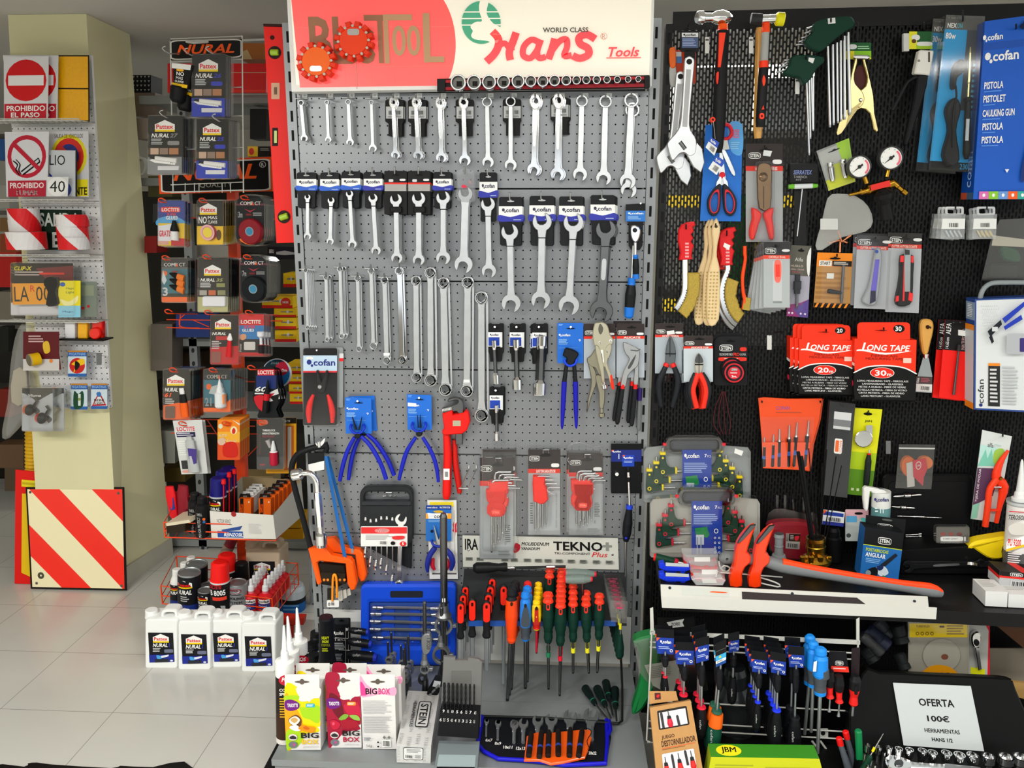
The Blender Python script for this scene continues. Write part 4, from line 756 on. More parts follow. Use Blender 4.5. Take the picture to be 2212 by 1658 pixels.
t=T('nut_driver','long black-handled driver with blue collar on a square black card','screwdriver',CT,(1352,975),.04)
c=t.p('backing_card');c.rc(1320,958,1386,1065,.012,.014,'#101114',1);f=c.face(1320,958,1386,1065,.0142);f.art('r 0 .12 1 .36 #16287c;m cofan .04 .13 .32 .18 W;p O .02 .12 .1 .12 .02 .16;r .24 .2 .27 .3 #d0d4e0');c.face(1344,982,1370,1007,.0144).art('r 0 0 1 1 #1840b0;m cofan .1 .12 .9 .36 W;p O .05 0 .25 0 .05 .2;l .15 .5 .85 .7 2 #a0b4e0');c.spin((1332,1021,.012),(1332,1021,.024),[(0,6),(1,4)],'chrome',12)
b=t.p('shaft');b.spin((1357,1010,.04),(1360,1098,.04),[(0,4,'black_steel'),(.1,3.5,'chrome'),(.2,3.5),(.22,4,'K'),(.32,4),(.34,2.6,'chrome'),(1,2.6)],'chrome',12)
b=t.p('handle');b.spin((1360,1091,.04),(1352,1168,.04),[(0,7,'#1a40d0'),(.08,7.5),(.1,6.5,'#15171c'),(.2,7.5),(.5,10.5),(.8,10),(1,6)],'K',16);b.spin((1353,1160,.05),(1352,1164,.052),[(0,3.5,'#1a30d0'),(1,2)],'#1a30d0',10)
b=t.p('shaft','bare steel shaft below the handle, of the driver behind');b.spin((1352,1166,.02),(1350,1330,.02),[(0,3),(1,3)],'steel',8)
t=T('tool_rack_header','pale steel header plate with black and red lettering and a row of grey labels','sign',CT,(1180,1200),.02)
b=t.p('plate');q=[(999,1156),(1335,1162),(1337,1230),(1000,1224)];b.pr(q,.008,.010,'#cfd0c6',.0005);f=b.faceq(q,.0102)
f.art('t IRA .015 .1 .1 .45 K b;q #c01830 .34 .22 .37 .26 .37 .4 .35 .5 .33 .5;t MOLIBDENUM .38 .17 .56 .28 K bi;t VANADIUM .38 .33 .5 .42 K bi;t TEKNO .585 .13 .9 .42 K b;r .9 .22 .96 .29 #8a8c86;r .92 .13 .94 .4 #8a8c86;t TRI-COMPONENT .59 .47 .82 .54 K;t Plus .83 .45 .93 .6 R i')
for k,u in enumerate((.02,.09,.25,.31,.395,.465,.527,.598,.675,.752,.835,.917)):f.art('r %.3f .68 %.3f .78 #73766f;l %.3f .7 %.3f .76 2 #3a3c38'%(u,u+.044,u+.006,u+.038))
for x,y in((1012,1187),(1323,1197)):s=t.p('screw');s.spin((x,y,.01),(x,y,.0125),[(0,2.8),(.7,2.4),(1,1)],'chrome',12)
# black slotted bay: upper rows
def rhook(x,y,L,what,**k):return hook(RB,x,y,L,what,bar=False,up=k.pop('up',8),r=.002,mat='black_steel',**k)
def pack(name,lab,cat,rect,d,art,bg='W',shell=None,r=3,F=RB,q=None,thick=.0015,eu=True,part='backing_card',**kw):
 x0,y0,x1,y1=rect;t=T(name,lab,cat,F,((x0+x1)/2,y0+6),d)
 c=t.p(part)
 if q:c.pr(q,d-thick,d,bg);f=c.faceq(q if len(q)==4 else[(x0,y0),(x1,y0),(x1,y1),(x0,y1)],d+.0002)
 else:c.rc(x0,y0,x1,y1,d-thick,d,bg,r);f=c.face(x0,y0,x1,y1,d+.0002)
 f.art(art,**kw)
 if eu:euro(f,.5,eu if isinstance(eu,float)else.07,'#0a0a0a',.8)
 if shell:
  s=t.p('clear_shell');o=rrect(x0-2,y0-2,x1+2,y1+2,5)if not q else q
  s.pr(o,d+shell,d+shell+.001,'clear',.003 if not q else 0)
  if not q:s.band(o,rrect(x0,y0,x1,y1,5),d-.001,d+shell,'clear2')
 t.c=c;t.f=f;return t
def adj(t,hx,hy,jx,jy,s,d,m='satin'):
 b=t.p('handle');e,n,l=ax((hx,hy),(jx,jy));g=lambda a,c:(hx+e[0]*a*s+n[0]*c*s,hy+e[1]*a*s+n[1]*c*s);L=l/s
 o=[g(-9,-6),g(-12,0),g(-9,6),g(-3,10),g(20,10),g(L*.7,9),g(L-22,14),g(L,30),g(L+12,33),g(L+40,22),g(L+36,14),g(L+26,6),g(L+24,-4),g(L+30,-14),g(L+22,-26),g(L-4,-26),g(L-22,-14),g(L*.7,-9),g(20,-11),g(-3,-11)]
 b.pr(smooth(o,3),d-.006,d+.006,m,.002);b.pr(circ(hx,hy,6*s,6*s,14),d+.006,d+.0065,'#1a1a1a')
 b.pr([g(16,-5),g(16,5),g(L-30,5),g(L-30,-5)],d+.006,d+.0066,'#b4b6b6')
 j=t.p('movable_jaw');j.pr([g(L+2,-28),g(L+24,-6),g(L+52,-24),g(L+62,-40),g(L+40,-46),g(L+14,-40)],d-.004,d+.005,m,.002)
 w=t.p('worm_screw');w.spin((*g(L+2,8),d+.003),(*g(L+16,-4),d+.003),[(0,5*s),(1,5*s)],'dsteel',10)
t=T('adjustable_wrench','large chrome adjustable wrench under a black card, foremost at the grey upright','wrench',RB,(1489,125),.06);adj(t,1489,133,1477,305,1.05,.06)
c=t.p('backing_card');c.rc(1470,66,1510,112,.056,.058,'#17181a',2);c.rc(1478,108,1502,132,.056,.058,'#17181a',4);f=c.face(1472,70,1509,104,.0582);f.art('r .02 .02 .98 .3 #e2e4e4;m cofan .1 .06 .85 .26 #333;r .02 .34 .98 .98 #4a5a80;l .06 .4 .9 .9 5 #98a8d0')
t=T('adjustable_wrench','second chrome adjustable wrench, hanging behind and lower, jaw to the floor','wrench',RB,(1468,160),.03);adj(t,1470,165,1452,335,1.0,.03)
t=T('handsaw_pack','orange-topped tool pack peeping from behind the adjustable wrenches','pack',RB,(1455,110),.012);b=t.p('backing_card');b.rc(1458,108,1503,180,.004,.006,'#c03a10',2);b.rc(1459,112,1472,136,.006,.007,'#d8dada');b.rc(1459,122,1473,136,.007,.008,'#4a7ab0');b=t.p('handle');b.pr(smooth([(1446,108),(1452,102),(1459,104),(1460,142),(1448,144)],3),.006,.016,'#f06a18',.002);b.pr(smooth([(1447,144),(1460,142),(1461,182),(1452,187),(1447,178)],3),.006,.014,'#b8b8b4',.002)
rhook(1487,60,.075,'holding the large adjustable wrench card')
t=T('ball_peen_hammer','ball peen hammer with big chrome head and black and red handle, wall hung','hammer',RB,(1560,45),.07)
b=t.p('hammer_head');b.spin((1505,38,.085),(1582,38,.05),[(0,11),(.03,13),(.07,14),(.16,14),(.2,10),(.42,9),(.55,14),(.72,16),(.88,12),(.96,7),(1,1)],'chrome',22)
b=t.p('handle');b.spin((1562,52,.07),(1550,330,.07),[(0,10,'O'),(.04,11,'#ff3c14'),(.05,12.5,'#17181a'),(.2,12.5),(.45,15),(.75,15),(.95,12),(1,9)],'K',16)
l=b.sub('handle_inlay','red inlay of the handle');l.pr([(1554,70),(1568,70),(1557,145),(1551,145)],.07,.0872,'#ff3c14',.001);l=b.sub('lettering');l.pr(smooth([(1548,158),(1553,156),(1551,180),(1548,178)],2),.07,.089,'#f03010');l=b.sub('maker_mark');l.pr(circ(1540,258,6,6,10),.07,.0865,'#ff3c14',.001);l.pr(circ(1540,258,2.5,2.5,8),.0865,.0885,'#17181a')
g=t.p('price_tag');
for q in([(1536,296),(1554,308),(1543,336),(1524,318)],[(1548,336),(1567,348),(1548,378),(1530,364)]):
 g.pr(q,.092,.0925,'#eceeec');ff=g.faceq(q,.0927);ff.art('r 0 0 1 .42 #2a50b8;m cofan .1 .08 .7 .36 W;z .3 .5 .9 .95 W')
g.tube([(1541,262,.088),(1545,300,.093)],.0006,'#c0c0c0',5)
t=T('soft_face_hammer','soft-faced hammer with black and yellow faces, orange and black handle','hammer',RB,(1655,45),.07)
b=t.p('hammer_head');b.spin((1645,42,.07),(1677,40,.07),[(0,9),(1,9)],'chrome',18);f1=t.p('rubber_face','black rubber face');f1.spin((1622,40,.07),(1646,41,.07),[(0,10),(.05,11.5),(1,11)],'rubber',18);f2=t.p('plastic_face','yellow plastic face');f2.spin((1675,41,.07),(1694,42,.07),[(0,11),(.2,14.5),(.95,14.5),(1,13)],'#e8e010',18)
b=t.p('handle');b.spin((1655,50,.07),(1642,274,.07),[(0,8,'#ff4a14'),(.08,9.5),(.09,8.5,'#a8a8a4'),(.35,9),(.36,10,'#ff3a14'),(.42,10),(.425,10,'#1b1b1d'),(.6,11),(.95,11),(1,9)],'K',14);l=b.sub('handle_inlay','red inlay');l.pr(smooth([(1650,162),(1654,174),(1650,186),(1647,174)],3),.07,.0855,'#ff3c14');l.pr([(1646,236),(1649,227),(1651,236)],.07,.0862,'#ff3c14');l.band(rrect(1641,244,1651,257,4),rrect(1644,248,1648,253,2),.07,.0862,'#ff3c14')
t=T('wooden_hammer_handle','pale wooden handle end showing below the soft-faced hammer','hammer',RB,(1640,260),.02);t.p(None).spin((1640,60,.03),(1637,299,.03),[(0,8),(.5,9),(.9,10.5),(1,8)],'varnish',14)
for x,what in((1527,'tag hook beside the ball peen hammer'),(1622,'tag hook beside the soft-faced hammer'),(1722,'tag hook under the smaller hex key holder')):
 y=80 if x<1700 else 168;t=T('hook_price_plate','white price plate on the '+what,'label',RB,(x,y),.05);b=t.p('plate');b.rc(x-4,y,x+5,y+35,.05,.052,'#dfe0dc',1);b.rc(x-3,y+4,x+4,y+8,.052,.0523,'#555');b=t.p('wire');b.tube([(x+6,y-2,.001),(x+12,y-25,.05),(x+2,y,.05)],.0014,'black_steel',5)
def greenset(lab,body,tips,rods,dd):
 t=T('hex_key_set',lab,'hex key set',RB,body[0],dd);b=t.p('holder','dark green holder');b.pr(smooth(body,2),dd-.012,dd+.012,'#0d3527',.003)
 for x0,y0,x1,y1 in tips:k=t.p('key_tip');k.spin((x0,y0,dd+.01),(x1,y1,dd),[(0,2.2),(1,2.2)],'steel',6)
 for x0,y0,x1,y1,r in rods:k=t.p('hex_key');k.spin((x0,y0,dd-.002),(x1,y1,dd-.004),[(0,r),(.97,r),(1,r*.7)],'steel',6,False)
 return t
t=greenset('large set of long hex keys in a dark green holder, top of the black panel',[(1840,36),(1830,34),(1790,38),(1764,46),(1756,56),(1758,66),(1740,86),(1744,98),(1764,110),(1778,108),(1800,88),(1826,68),(1846,56),(1846,44)],[(1742,61,1760,58),(1737,72,1756,67),(1730,82,1750,77),(1724,90,1744,86),(1718,97,1738,95)],[(1788,100,1793,275,3.3),(1799,96,1801,270,3),(1808,92,1810,266,2.8),(1816,88,1817,262,2.8),(1824,78,1825,258,3.2),(1832,70,1836,248,3.6)],.07)
t.p('price_sticker').pr([(1788,40),(1804,38),(1805,50),(1789,52)],.0815,.0825,'#e8e8e4')
t=greenset('smaller set of hex keys in a dark green holder, below the larger set',[(1780,124),(1772,120),(1720,118),(1708,128),(1706,140),(1696,152),(1694,160),(1712,164),(1728,168),(1736,182),(1744,178),(1756,164),(1764,148),(1780,134)],[(1693,130,1712,129),(1688,138,1708,135),(1682,146,1702,141),(1678,156,1698,152)],[(1742,172,1748,335,2.5),(1748,170,1751,300,2.2),(1753,168,1756,282,2.2),(1757,164,1757,283,2.4)],.07)
t.p('price_sticker').pr([(1747,124),(1760,126),(1756,137),(1746,132)],.0815,.0825,'#e8e8e4')
rhook(1795,48,.09,'holding the large green hex key set');rhook(1742,128,.09,'holding the smaller green hex key set')
t=T('welding_earth_clamp','brassed steel welding clamp hanging from a green and yellow card','clamp',RB,(1855,105),.05)
c=t.p('backing_card');c.rc(1828,92,1882,128,.04,.042,'#145a28',1);f=c.face(1828,92,1882,128,.0422);f.art('r 0 .5 .32 1 #f0e020;r .32 .5 1 1 #8ac820;r 0 .9 1 1 #e0e020;rr .06 .1 .42 .4 #e8e8e4 .4;l .45 .2 .95 .45 2 #a8d8a8')
b=t.p('jaw_arm');b.pr(smooth([(1851,126),(1846,130),(1833,192),(1833,230),(1824,275),(1810,290),(1812,278),(1826,240),(1858,232),(1868,214),(1862,196),(1848,180),(1846,160),(1852,136)],2),.05,.062,'gold',.002)
b=t.p('jaw_arm');b.pr(smooth([(1864,126),(1870,130),(1882,180),(1888,210),(1890,244),(1898,282),(1888,280),(1880,245),(1860,234),(1836,246),(1844,220),(1858,196),(1870,186),(1874,166),(1866,138)],2),.044,.056,'gold',.002)
b=t.p('spring');b.spin((1843,123,.056),(1878,124,.056),[(0,3),(.1,5),(.9,5),(1,3)],'chrome',12);b=t.p('rivet');b.spin((1859,216,.062),(1859,216,.066),[(0,4.5),(1,2)],'chrome',12);b=t.p('insulator','dark red insulation inside the jaws');b.pr(smooth([(1858,140),(1872,160),(1870,184),(1860,196),(1848,182),(1846,160)],3),.03,.042,'#4a1410')
rhook(1853,88,.08,'long black wire holding the earth clamp card',up=40)
t=T('electrode_holder','black welding electrode holder with white head on a green and yellow card','electrode holder',RB,(1990,80),.05)
c=t.p('backing_card');c.rc(1964,68,2014,106,.04,.042,'#145a28',1);f=c.face(1964,68,2014,106,.0422);f.art('r 0 0 .34 1 #e8e020;r .3 .72 1 1 #a8d020;rr .1 .18 .46 .5 #e8e8e4 .4;rr .32 .58 1 .82 #e8e8e4 .3;e .2 .55 .1 .12 #604010');c.rc(1952,72,1964,110,.03,.042,'#cfcfca')
b=t.p('insulator','white ceramic head');b.pr([(1986,109),(1990,107),(2017,109),(2018,112),(2010,160),(2006,162),(1978,159),(1976,156)],.045,.066,'#e4e2da',.003);b.rc(2005,112,2009,134,.066,.0665,'#4a4236');b.pr(circ(1985,131,3,3,10),.066,.0665,'#8a8478')
b=t.p('handle');b.pr(smooth([(1984,162),(2006,163),(1994,215),(1976,270),(1962,312),(1955,312),(1957,294),(1970,240),(1980,190)],2),.046,.062,'#151619',.003);b=t.p('lever');b.tube([(1980,166,.056),(1962,176,.056),(1948,200,.056),(1928,238,.056)],.004,'#1a1b1e',8,k=3)
rhook(1996,62,.06,'holding the electrode holder card',up=14)
def solder(x0,y0,x1,y1,lab,d,w,volts):
 q=[(x0+38,y0),(x1,y0+3),(x1-28,y1),(x0,y1-6)]
 t=pack('soldering_iron_pack',lab,'soldering iron',(x0,y0,x1,y1),d,'r 0 0 1 .1 #5a5a56;r 0 .09 1 .94 #1a9ad8;r 0 .94 1 1 #14181c;r .58 .09 1 .6 #3a4048;t NEX .06 .05 .3 .08 W b;t ON .31 .05 .44 .08 #60d0e0;t $w .04 .11 .3 .15 W b;t 230v .7 .95 .94 .985 #20a0d8;l .8 .3 .9 .6 9 #5ab0d0','#1c1e20',q=q,eu=False,w=w)
 g=lambda u,v:tuple(q[0][k]*(1-u)*(1-v)+q[1][k]*u*(1-v)+q[2][k]*u*v+q[3][k]*(1-u)*v for k in(0,1))
 b=t.p('iron');b.spin((*g(.70,.2),d+.018),(*g(.75,.52),d+.018),[(0,1.5),(.12,3.2),(.7,4.5),(.75,3),(1,3)],'gold',12);b.spin((*g(.75,.52),d+.018),(*g(.84,.92),d+.018),[(0,5),(.02,9),(.06,9),(.08,6),(.3,7),(.9,8),(1,4)],'#15171a',14);b.pr([g(.76,.66),g(.84,.66),g(.86,.8),g(.78,.8)],d+.025,d+.0275,'#b8c0c4',.001)
 c=t.p('power_cord','coiled black cord with plug');c.pr(smooth([g(.36,.32),g(.5,.28),g(.62,.3),g(.6,.36),g(.46,.4),g(.44,.47),g(.36,.46),g(.34,.4)],3),d+.004,d+.022,'#17181a',.003);c.pr(smooth([g(.34,.55),g(.5,.53),g(.62,.6),g(.56,.74),g(.7,.92),g(.5,.97),g(.3,.9),g(.38,.74),g(.26,.62)],3),d+.004,d+.02,'#1b1c20',.004);c.tube([(*g(.42,.45),d+.016),(*g(.47,.52),d+.018),(*g(.44,.62),d+.024),(*g(.5,.85),d+.024)],.0025,'#17181a',6,k=3)
 s=t.p('clear_shell');s.pr(q,d+.034,d+.035,'clear');s.band([q[0],q[1],q[2],q[3]],[g(.04,.015),g(.96,.015),g(.96,.985),g(.04,.985)],d-.002,d+.034,'clear2');return t
solder(1978,40,2092,375,'clear pack with a blue card and soldering iron, half hidden behind a similar pack',.02,'30w',1)
solder(2006,32,2128,372,'foremost clear soldering iron pack with a bright blue card',.06,'80w',1)
rhook(2080,45,.11,'through the foremost soldering iron pack',up=22)
def carton(t,q,d,D,mats,b=None):
 """carton: front quad at d, D deep; returns front, left, top faces"""
 b=b or t.p('carton');P4=[b.P(x,y,d)for x,y in q];n=Vector((0,D,0));B4=[p+n for p in P4]
 b.add([P4[3],P4[2],P4[1],P4[0]],[(0,1,2,3)],mats[0]);b.add([B4[0],P4[0],P4[3],B4[3]],[(3,2,1,0)],mats[1]);b.add([P4[1],B4[1],B4[2],P4[2]],[(3,2,1,0)],mats[1])
 b.add([B4[0],B4[1],P4[1],P4[0]],[(3,2,1,0)],mats[2]if len(mats)>2 else mats[1]);b.add([P4[3],P4[2],B4[2],B4[3]],[(3,2,1,0)],mats[1]);b.add(B4,[(0,1,2,3)],mats[1])
 return Face(b,P4),Face(b,[B4[0],P4[0],P4[3],B4[3]]),Face(b,[B4[0],B4[1],P4[1],P4[0]])
t=T('caulking_gun_carton','tall royal blue hanging carton with white lettering and a strip of coloured squares','carton',RB,(2180,60),.10)
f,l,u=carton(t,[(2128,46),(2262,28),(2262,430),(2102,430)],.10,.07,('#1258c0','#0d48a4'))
f.art('r 0 .12 1 .16 #0f4cac;m cofan -.02 .07 .3 .115 W;m cofan .03 .165 .56 .235 W;t PISTOLA .05 .335 .34 .375 W b;t PISTOLET .05 .41 .38 .45 W b;t CAULKING_GUN .05 .49 .52 .53 W b;t PISTOLA .06 .565 .36 .605 W b;t PISTOLA .06 .64 .37 .68 W b;l .05 .385 .36 .4 1 #4a88e0;l .05 .46 .26 .475 1 #4a88e0;l .05 .54 .36 .555 1 #4a88e0;l .06 .615 .28 .63 1 #4a88e0;l .06 .69 .34 .705 1 #4a88e0')
for i,c in enumerate(['#d870b0','#8ac830','#6a98d8','#f06020','#30a898','#2060b8','#b070d0']):f.art('r %.3f .955 %.3f 1 %s;e %.3f .977 .02 .01 #f0f0f0'%(.07+i*.13,.2+i*.13,c,.135+i*.13))
f.art('q #0a2c70 .62 .86 .7 .7 .9 .45 1 .3 1 .5 .8 .75 .66 .9;p W .4 .83 .46 .83 .43 .85');euro(f,.62,.055,'#081c40',.4)
l.art('t cofan .3 .72 .75 .93 #a8c8f0 ^;r 0 .96 .5 1 #c05030;r .5 .96 1 1 #406080')
rhook(2195,62,.12,'through the blue caulking gun carton',up=10)
t=pack('scissors','red-handled scissors on a long blue card','scissors',(1515,268,1604,478),.012,'r 0 0 1 1 #1a70d0;q #5aa8e8 .62 .0 .98 0 1 .3 .7 .26;t SUPER .72 .05 .92 .1 #e05060 b;t PRECIO .72 .1 .92 .14 #e05060 b;l .7 .18 .95 .26 4 #90c8f0','#1868c8',eu=False,q=[(1524,270),(1604,268),(1600,478),(1512,477)])
b=t.p('blade');b.pr(smooth([(1561,322),(1568,326),(1580,352),(1588,372),(1587,380),(1580,374),(1568,348),(1560,330)],2),.018,.021,'steel',.0006)
b=t.p('blade');b.pr([(1554,330),(1561,330),(1570,400),(1552,400)],.014,.018,'steel',.0006);b.pr([(1560,300),(1571,300),(1576,322),(1562,324)],.018,.022,'#d8d8d4',.0006)
b=t.p('pivot');b.spin((1560,378,.018),(1560,378,.023),[(0,7),(.7,6.5),(1,3)],'#e8202c',14)
for s in(-1,1):
 h=t.p('handle');o=[(1560+s*3,398),(1560+s*18,408),(1560+s*31,430),(1560+s*30,455),(1560+s*20,466),(1560+s*8,460),(1560+s*3,440)];i=[(1560+s*9,416),(1560+s*18,418),(1560+s*25,434),(1560+s*24,450),(1560+s*19,458),(1560+s*11,454),(1560+s*8,438)]
 h.band(smooth(o,4),smooth(i,4),.014,.026,'#26282c',.002);h.band(smooth([(x*.35+X*.65,y*.35+Y*.65)for(x,y),(X,Y)in zip(o,i)],4),smooth(i,4),.02,.0275,'#d82434',.001);h.pr([(1560+s*1,376),(1560+s*12,392),(1560+s*14,404),(1560+s*3,404)],.014,.022,'chrome',.001)
r=t.p('top_handle','red upper loop');r.tube([(1565,268,.02),(1576,272,.02),(1581,286,.02),(1574,298,.02),(1564,300,.02)],.0045,'#e02030',8,k=3)
t=T('crimping_pliers','red-handled crimping pliers in a clear pack on a long grey card','pliers',RB,(1650,316),.014);c,f=steincard(t,1611,310,1691,522,.012,'ALICATE_PELACABLES',grey='#a2a5a6',ud=(.08,.09,.4,.15));
c=t.p('price_sticker');c.pr([(1650,324),(1668,326),(1664,338),(1648,336)],.0125,.0135,'#e2e4e4')
b=t.p('jaws');b.pr(smooth([(1636,362),(1644,352),(1658,352),(1667,362),(1667,400),(1664,450),(1640,450),(1636,400)],2),.016,.024,'bronze',.002);b.spin((1649,382,.024),(1649,382,.03),[(0,10),(.5,9),(1,4)],'bronze',16);b.rc(1649,402,1650.5,450,.024,.0245,'#3a2a1c')
for s,o in((0,[(1625,448),(1646,460),(1640,482),(1630,516),(1621,514),(1620,494),(1626,470)]),(1,[(1672,448),(1650,460),(1656,482),(1664,516),(1672,514),(1672,490),(1669,468)])):h=t.p('handle');h.pr(smooth(o,2),.016,.032,'#e23a34',.004)
s=t.p('clear_shell');s.pr(rrect(1630,348,1674,520,10),.034,.0352,'clear',.003);s.band(rrect(1630,348,1674,520,10),rrect(1634,352,1670,516,10),.012,.034,'clear2')
SPECIAL['bronze']=lambda:mk('bronzed_steel','#7a6248',.3,.9,noise=.15)
rhook(1652,318,.04,'through the grey crimping pliers card',up=3)
t=T('t_handle_wrench','T-handle wrench with bright green grip under a small black card','wrench',RB,(1735,365),.03);c=t.p('backing_card');c.rc(1706,352,1768,396,.01,.02,'#1c1d1e',4,.002);f=c.face(1708,366,1766,390,.0202);f.art('t SERRATEX .1 .05 .8 .45 #7a88c0 bi;t T-WRENCH .12 .55 .6 .78 #b0b0b0;t 107 .2 .85 .4 1 #b0b0b0');c.rc(1716,396,1742,530,.008,.012,'#222324',2)
b=t.p('grip');b.spin((1703,403,.03),(1766,401,.03),[(0,4,'#6ab830'),(.12,5.5),(.2,5.5,'#d8e0e0'),(.8,5.5),(.82,5.5,'#6ab830'),(1,4)],'G',12);b=t.p('shaft');b.spin((1733,408,.03),(1722,510,.03),[(0,1.6),(1,1.6)],'chrome',8)
t=T('gas_nozzle_pack','clear pack with two chrome nozzles on a grey and yellow card','pack',RB,(1800,310),.02);q=[(1764,326),(1834,298),(1848,392),(1790,412)];c=t.p('backing_card');c.pr(q,.018,.02,'#b8bab6');f=c.faceq(q,.0202);f.art('r 0 .75 1 1 #d8e020;p #a8d830 .6 .0 1 0 1 .4 .7 .5;r .35 .45 .6 .8 #d0d840');euro(f,.5,.14,'#0a0a0a',1)
for x,y in((1793,365),(1820,358)):n=t.p('nozzle');n.spin((x,y-14,.034),(x+6,y+26,.034),[(0,7),(.1,7.5),(.2,6.5),(.3,7.5),(.9,6),(1,5)],'chrome',14)
s=t.p('clear_shell');s.pr(q,.045,.046,'clear');s.band(q,[(1768,330),(1831,303),(1844,388),(1792,407)],.02,.045,'clear2')
t=T('gas_regulator','brass gas regulator with two round white gauges','regulator',RB,(1890,390),.06)
for x,y,r,a in((1925,341,26,-140),(1857,360,25,-100)):
 g=t.p('gauge');A=g.P(x,y,.075);B=A+Vector((0,.02,0));k=RB.sc(x,y,.07);g.lathe3(A,B,[(0,r*k*.9,'#3a3c3c'),(-.1,r*k*.9),(-.12,r*k),(1,r*k)],'#9a9c9a',28);g.pr(circ(x,y,r*.9,r*.9,28),.0745,.0755,'#f0f0ec')
 f=g.face(x-r,y-r,x+r,y+r,.0757)
 for i in range(7):th=R_(150+i*36);f.poly([(.5+.36*math.cos(th-.03),.5+.36*math.sin(th-.03)),(.5+.4*math.cos(th-.03),.5+.4*math.sin(th-.03)),(.5+.4*math.cos(th+.03),.5+.4*math.sin(th+.03)),(.5+.36*math.cos(th+.03),.5+.36*math.sin(th+.03))],'#5a5a5a')
 f.poly([(.5+q_*math.cos(R_(w)),.5+q_*math.sin(R_(w)))for q_,ws in((.4,range(-50,55,10)),(.33,range(50,-55,-10)))for w in ws],'#f06078')
 n=g.sub('needle');n.pr([(x-20*math.cos(R_(40)),y+20*math.sin(R_(40))),(x+6,y-7),(x+8,y-3)],.0758,.0768,'#2a2a2a');n.pr(circ(x,y,4,4,10),.0768,.078,'#2a2a2a')
b=t.p('brass_body');b.spin((1915,382,.06),(1919,366,.06),[(0,5),(1,5)],'brass',12);b.spin((1872,396,.06),(1868,382,.06),[(0,6),(1,5)],'brass',12);b.spin((1834,421,.06),(1880,410,.06),[(0,3),(.5,4),(.6,7),(.8,7),(1,9)],'brass',12);b.spin((1874,410,.06),(1930,395,.06),[(0,12),(1,10)],'brass',14);b.spin((1926,392,.06),(1958,418,.06),[(0,7),(.4,7),(.45,5),(.7,5),(.75,7),(1,6)],'brass',12)
l=b.sub('red_label');l.pr([(1880,400),(1922,389),(1924,402),(1882,412)],.0775,.0785,'#e02820')
k=t.p('adjusting_knob');k.spin((1906,408,.07),(1916,472,.06),[(0,10),(.15,22),(.3,20),(.5,14),(1,15)],'#161617',18)
t=T('torch_tip_bag','crumpled clear bag of copper torch tips hanging by the brass regulator','bag',RB,(1830,430),.04);b=t.p('plastic_bag');o=smooth([(1788,428),(1810,418),(1850,424),(1876,446),(1886,478),(1870,500),(1820,512),(1776,540),(1762,530),(1776,480)],2);b.pr(o,.058,.06,'bagw',.004);b.pr(o,.03,.031,'bagw');b.pr(rrect(1772,472,1810,496,2),.0595,.0605,'#c8c8c4')
c=t.p('torch_tip');c.tube([(1810,498,.045),(1818,522,.045),(1838,508,.045)],.003,'copper',6);c=t.p('torch_tip');c.tube([(1790,525,.045),(1814,518,.042),(1830,524,.04)],.003,'copper',6);c=t.p('torch_tip');c.tube([(1815,520,.04),(1814,545,.042)],.003,'copper',6)
SPECIAL['bagw']=lambda:frosted('#d4d4ce',.2)
def knifebrush(lab,dx,dy,bend,d,m,rot=0):
 t=T('wire_brush',lab,'brush',RB,(1484+dx,485+dy),d);P=lambda L:[(x+dx,y+dy)for x,y in L]
 h=t.p('handle','red plastic handle');h.pr(P([(1466,496),(1472,486),(1484,480),(1500,478),(1503,486),(1497,490),(1499,500),(1493,506),(1498,514),(1493,522),(1499,530),(1496,540),(1494,552),(1496,560),(1467,562),(1470,545),(1465,520)]),d-.008,d+.01,'#d8121a',.003)
 for k in range(5):h.rc(1480+dx,524+k*7+dy,1488+dx,528+k*7+dy,d+.010,d+.0105,'#e8a0a0')
 if bend:path=P([(1484,560),(1484,572),(1474,600),(1472,630),(1480,660),(1494,682),(1504,690)])
 else:path=P([(1480,558),(1480,580),(1480,620),(1476,640),(1466,660),(1460,668)])
 L=[];Rr=[]
 sp=smooth(path,4,False)
 for i,a in enumerate(sp):
  c,e=sp[max(0,i-1)],sp[min(len(sp)-1,i+1)];x,y=e[0]-c[0],e[1]-c[1];l=math.hypot(x,y);n=(y/l,-x/l);L.append((a[0]-n[0]*6,a[1]-n[1]*6));Rr.append((a[0]+n[0]*6,a[1]+n[1]*6))
 c=t.p('metal_back');c.pr(L+Rr[::-1],d-.004,d+.006,'chrome',.002)
 for i in range(4,len(sp)-1,1):
  if bend or i>8:c.pr(circ(Rr[i][0]-2,Rr[i][1],1.4,1.4,6),d+.006,d+.007,'#50524e')
 w=t.p('bristle_field');n0=len(sp)//4;rnd=random.Random(5);o=[Rr[i]for i in range(n0,len(sp))];out=[]
 for i in range(n0,len(sp)):
  nx,ny=Rr[i][0]-L[i][0],Rr[i][1]-L[i][1];k=2.1+rnd.uniform(-.12,.12);out.append((Rr[i][0]+nx*k,Rr[i][1]+ny*k))
 w.pr(o+out[::-1],d-.010,d+.010,'bristle',.003);return t
knifebrush('red-handled brass wire brush beside the black upright, wide bright bristles',0,0,False,.04,0)
t=knifebrush('red-handled wire brush with strongly curved steel back, behind the wooden brushes',88,12,True,.03,0);t.copy('second curved-back wire brush, just behind the first',px=(1572-6,497+10),d=.012)
t.p('price_sticker').pr([(1565,524),(1578,530),(1574,540),(1562,532)],.041,.042,'#e8e8e4')
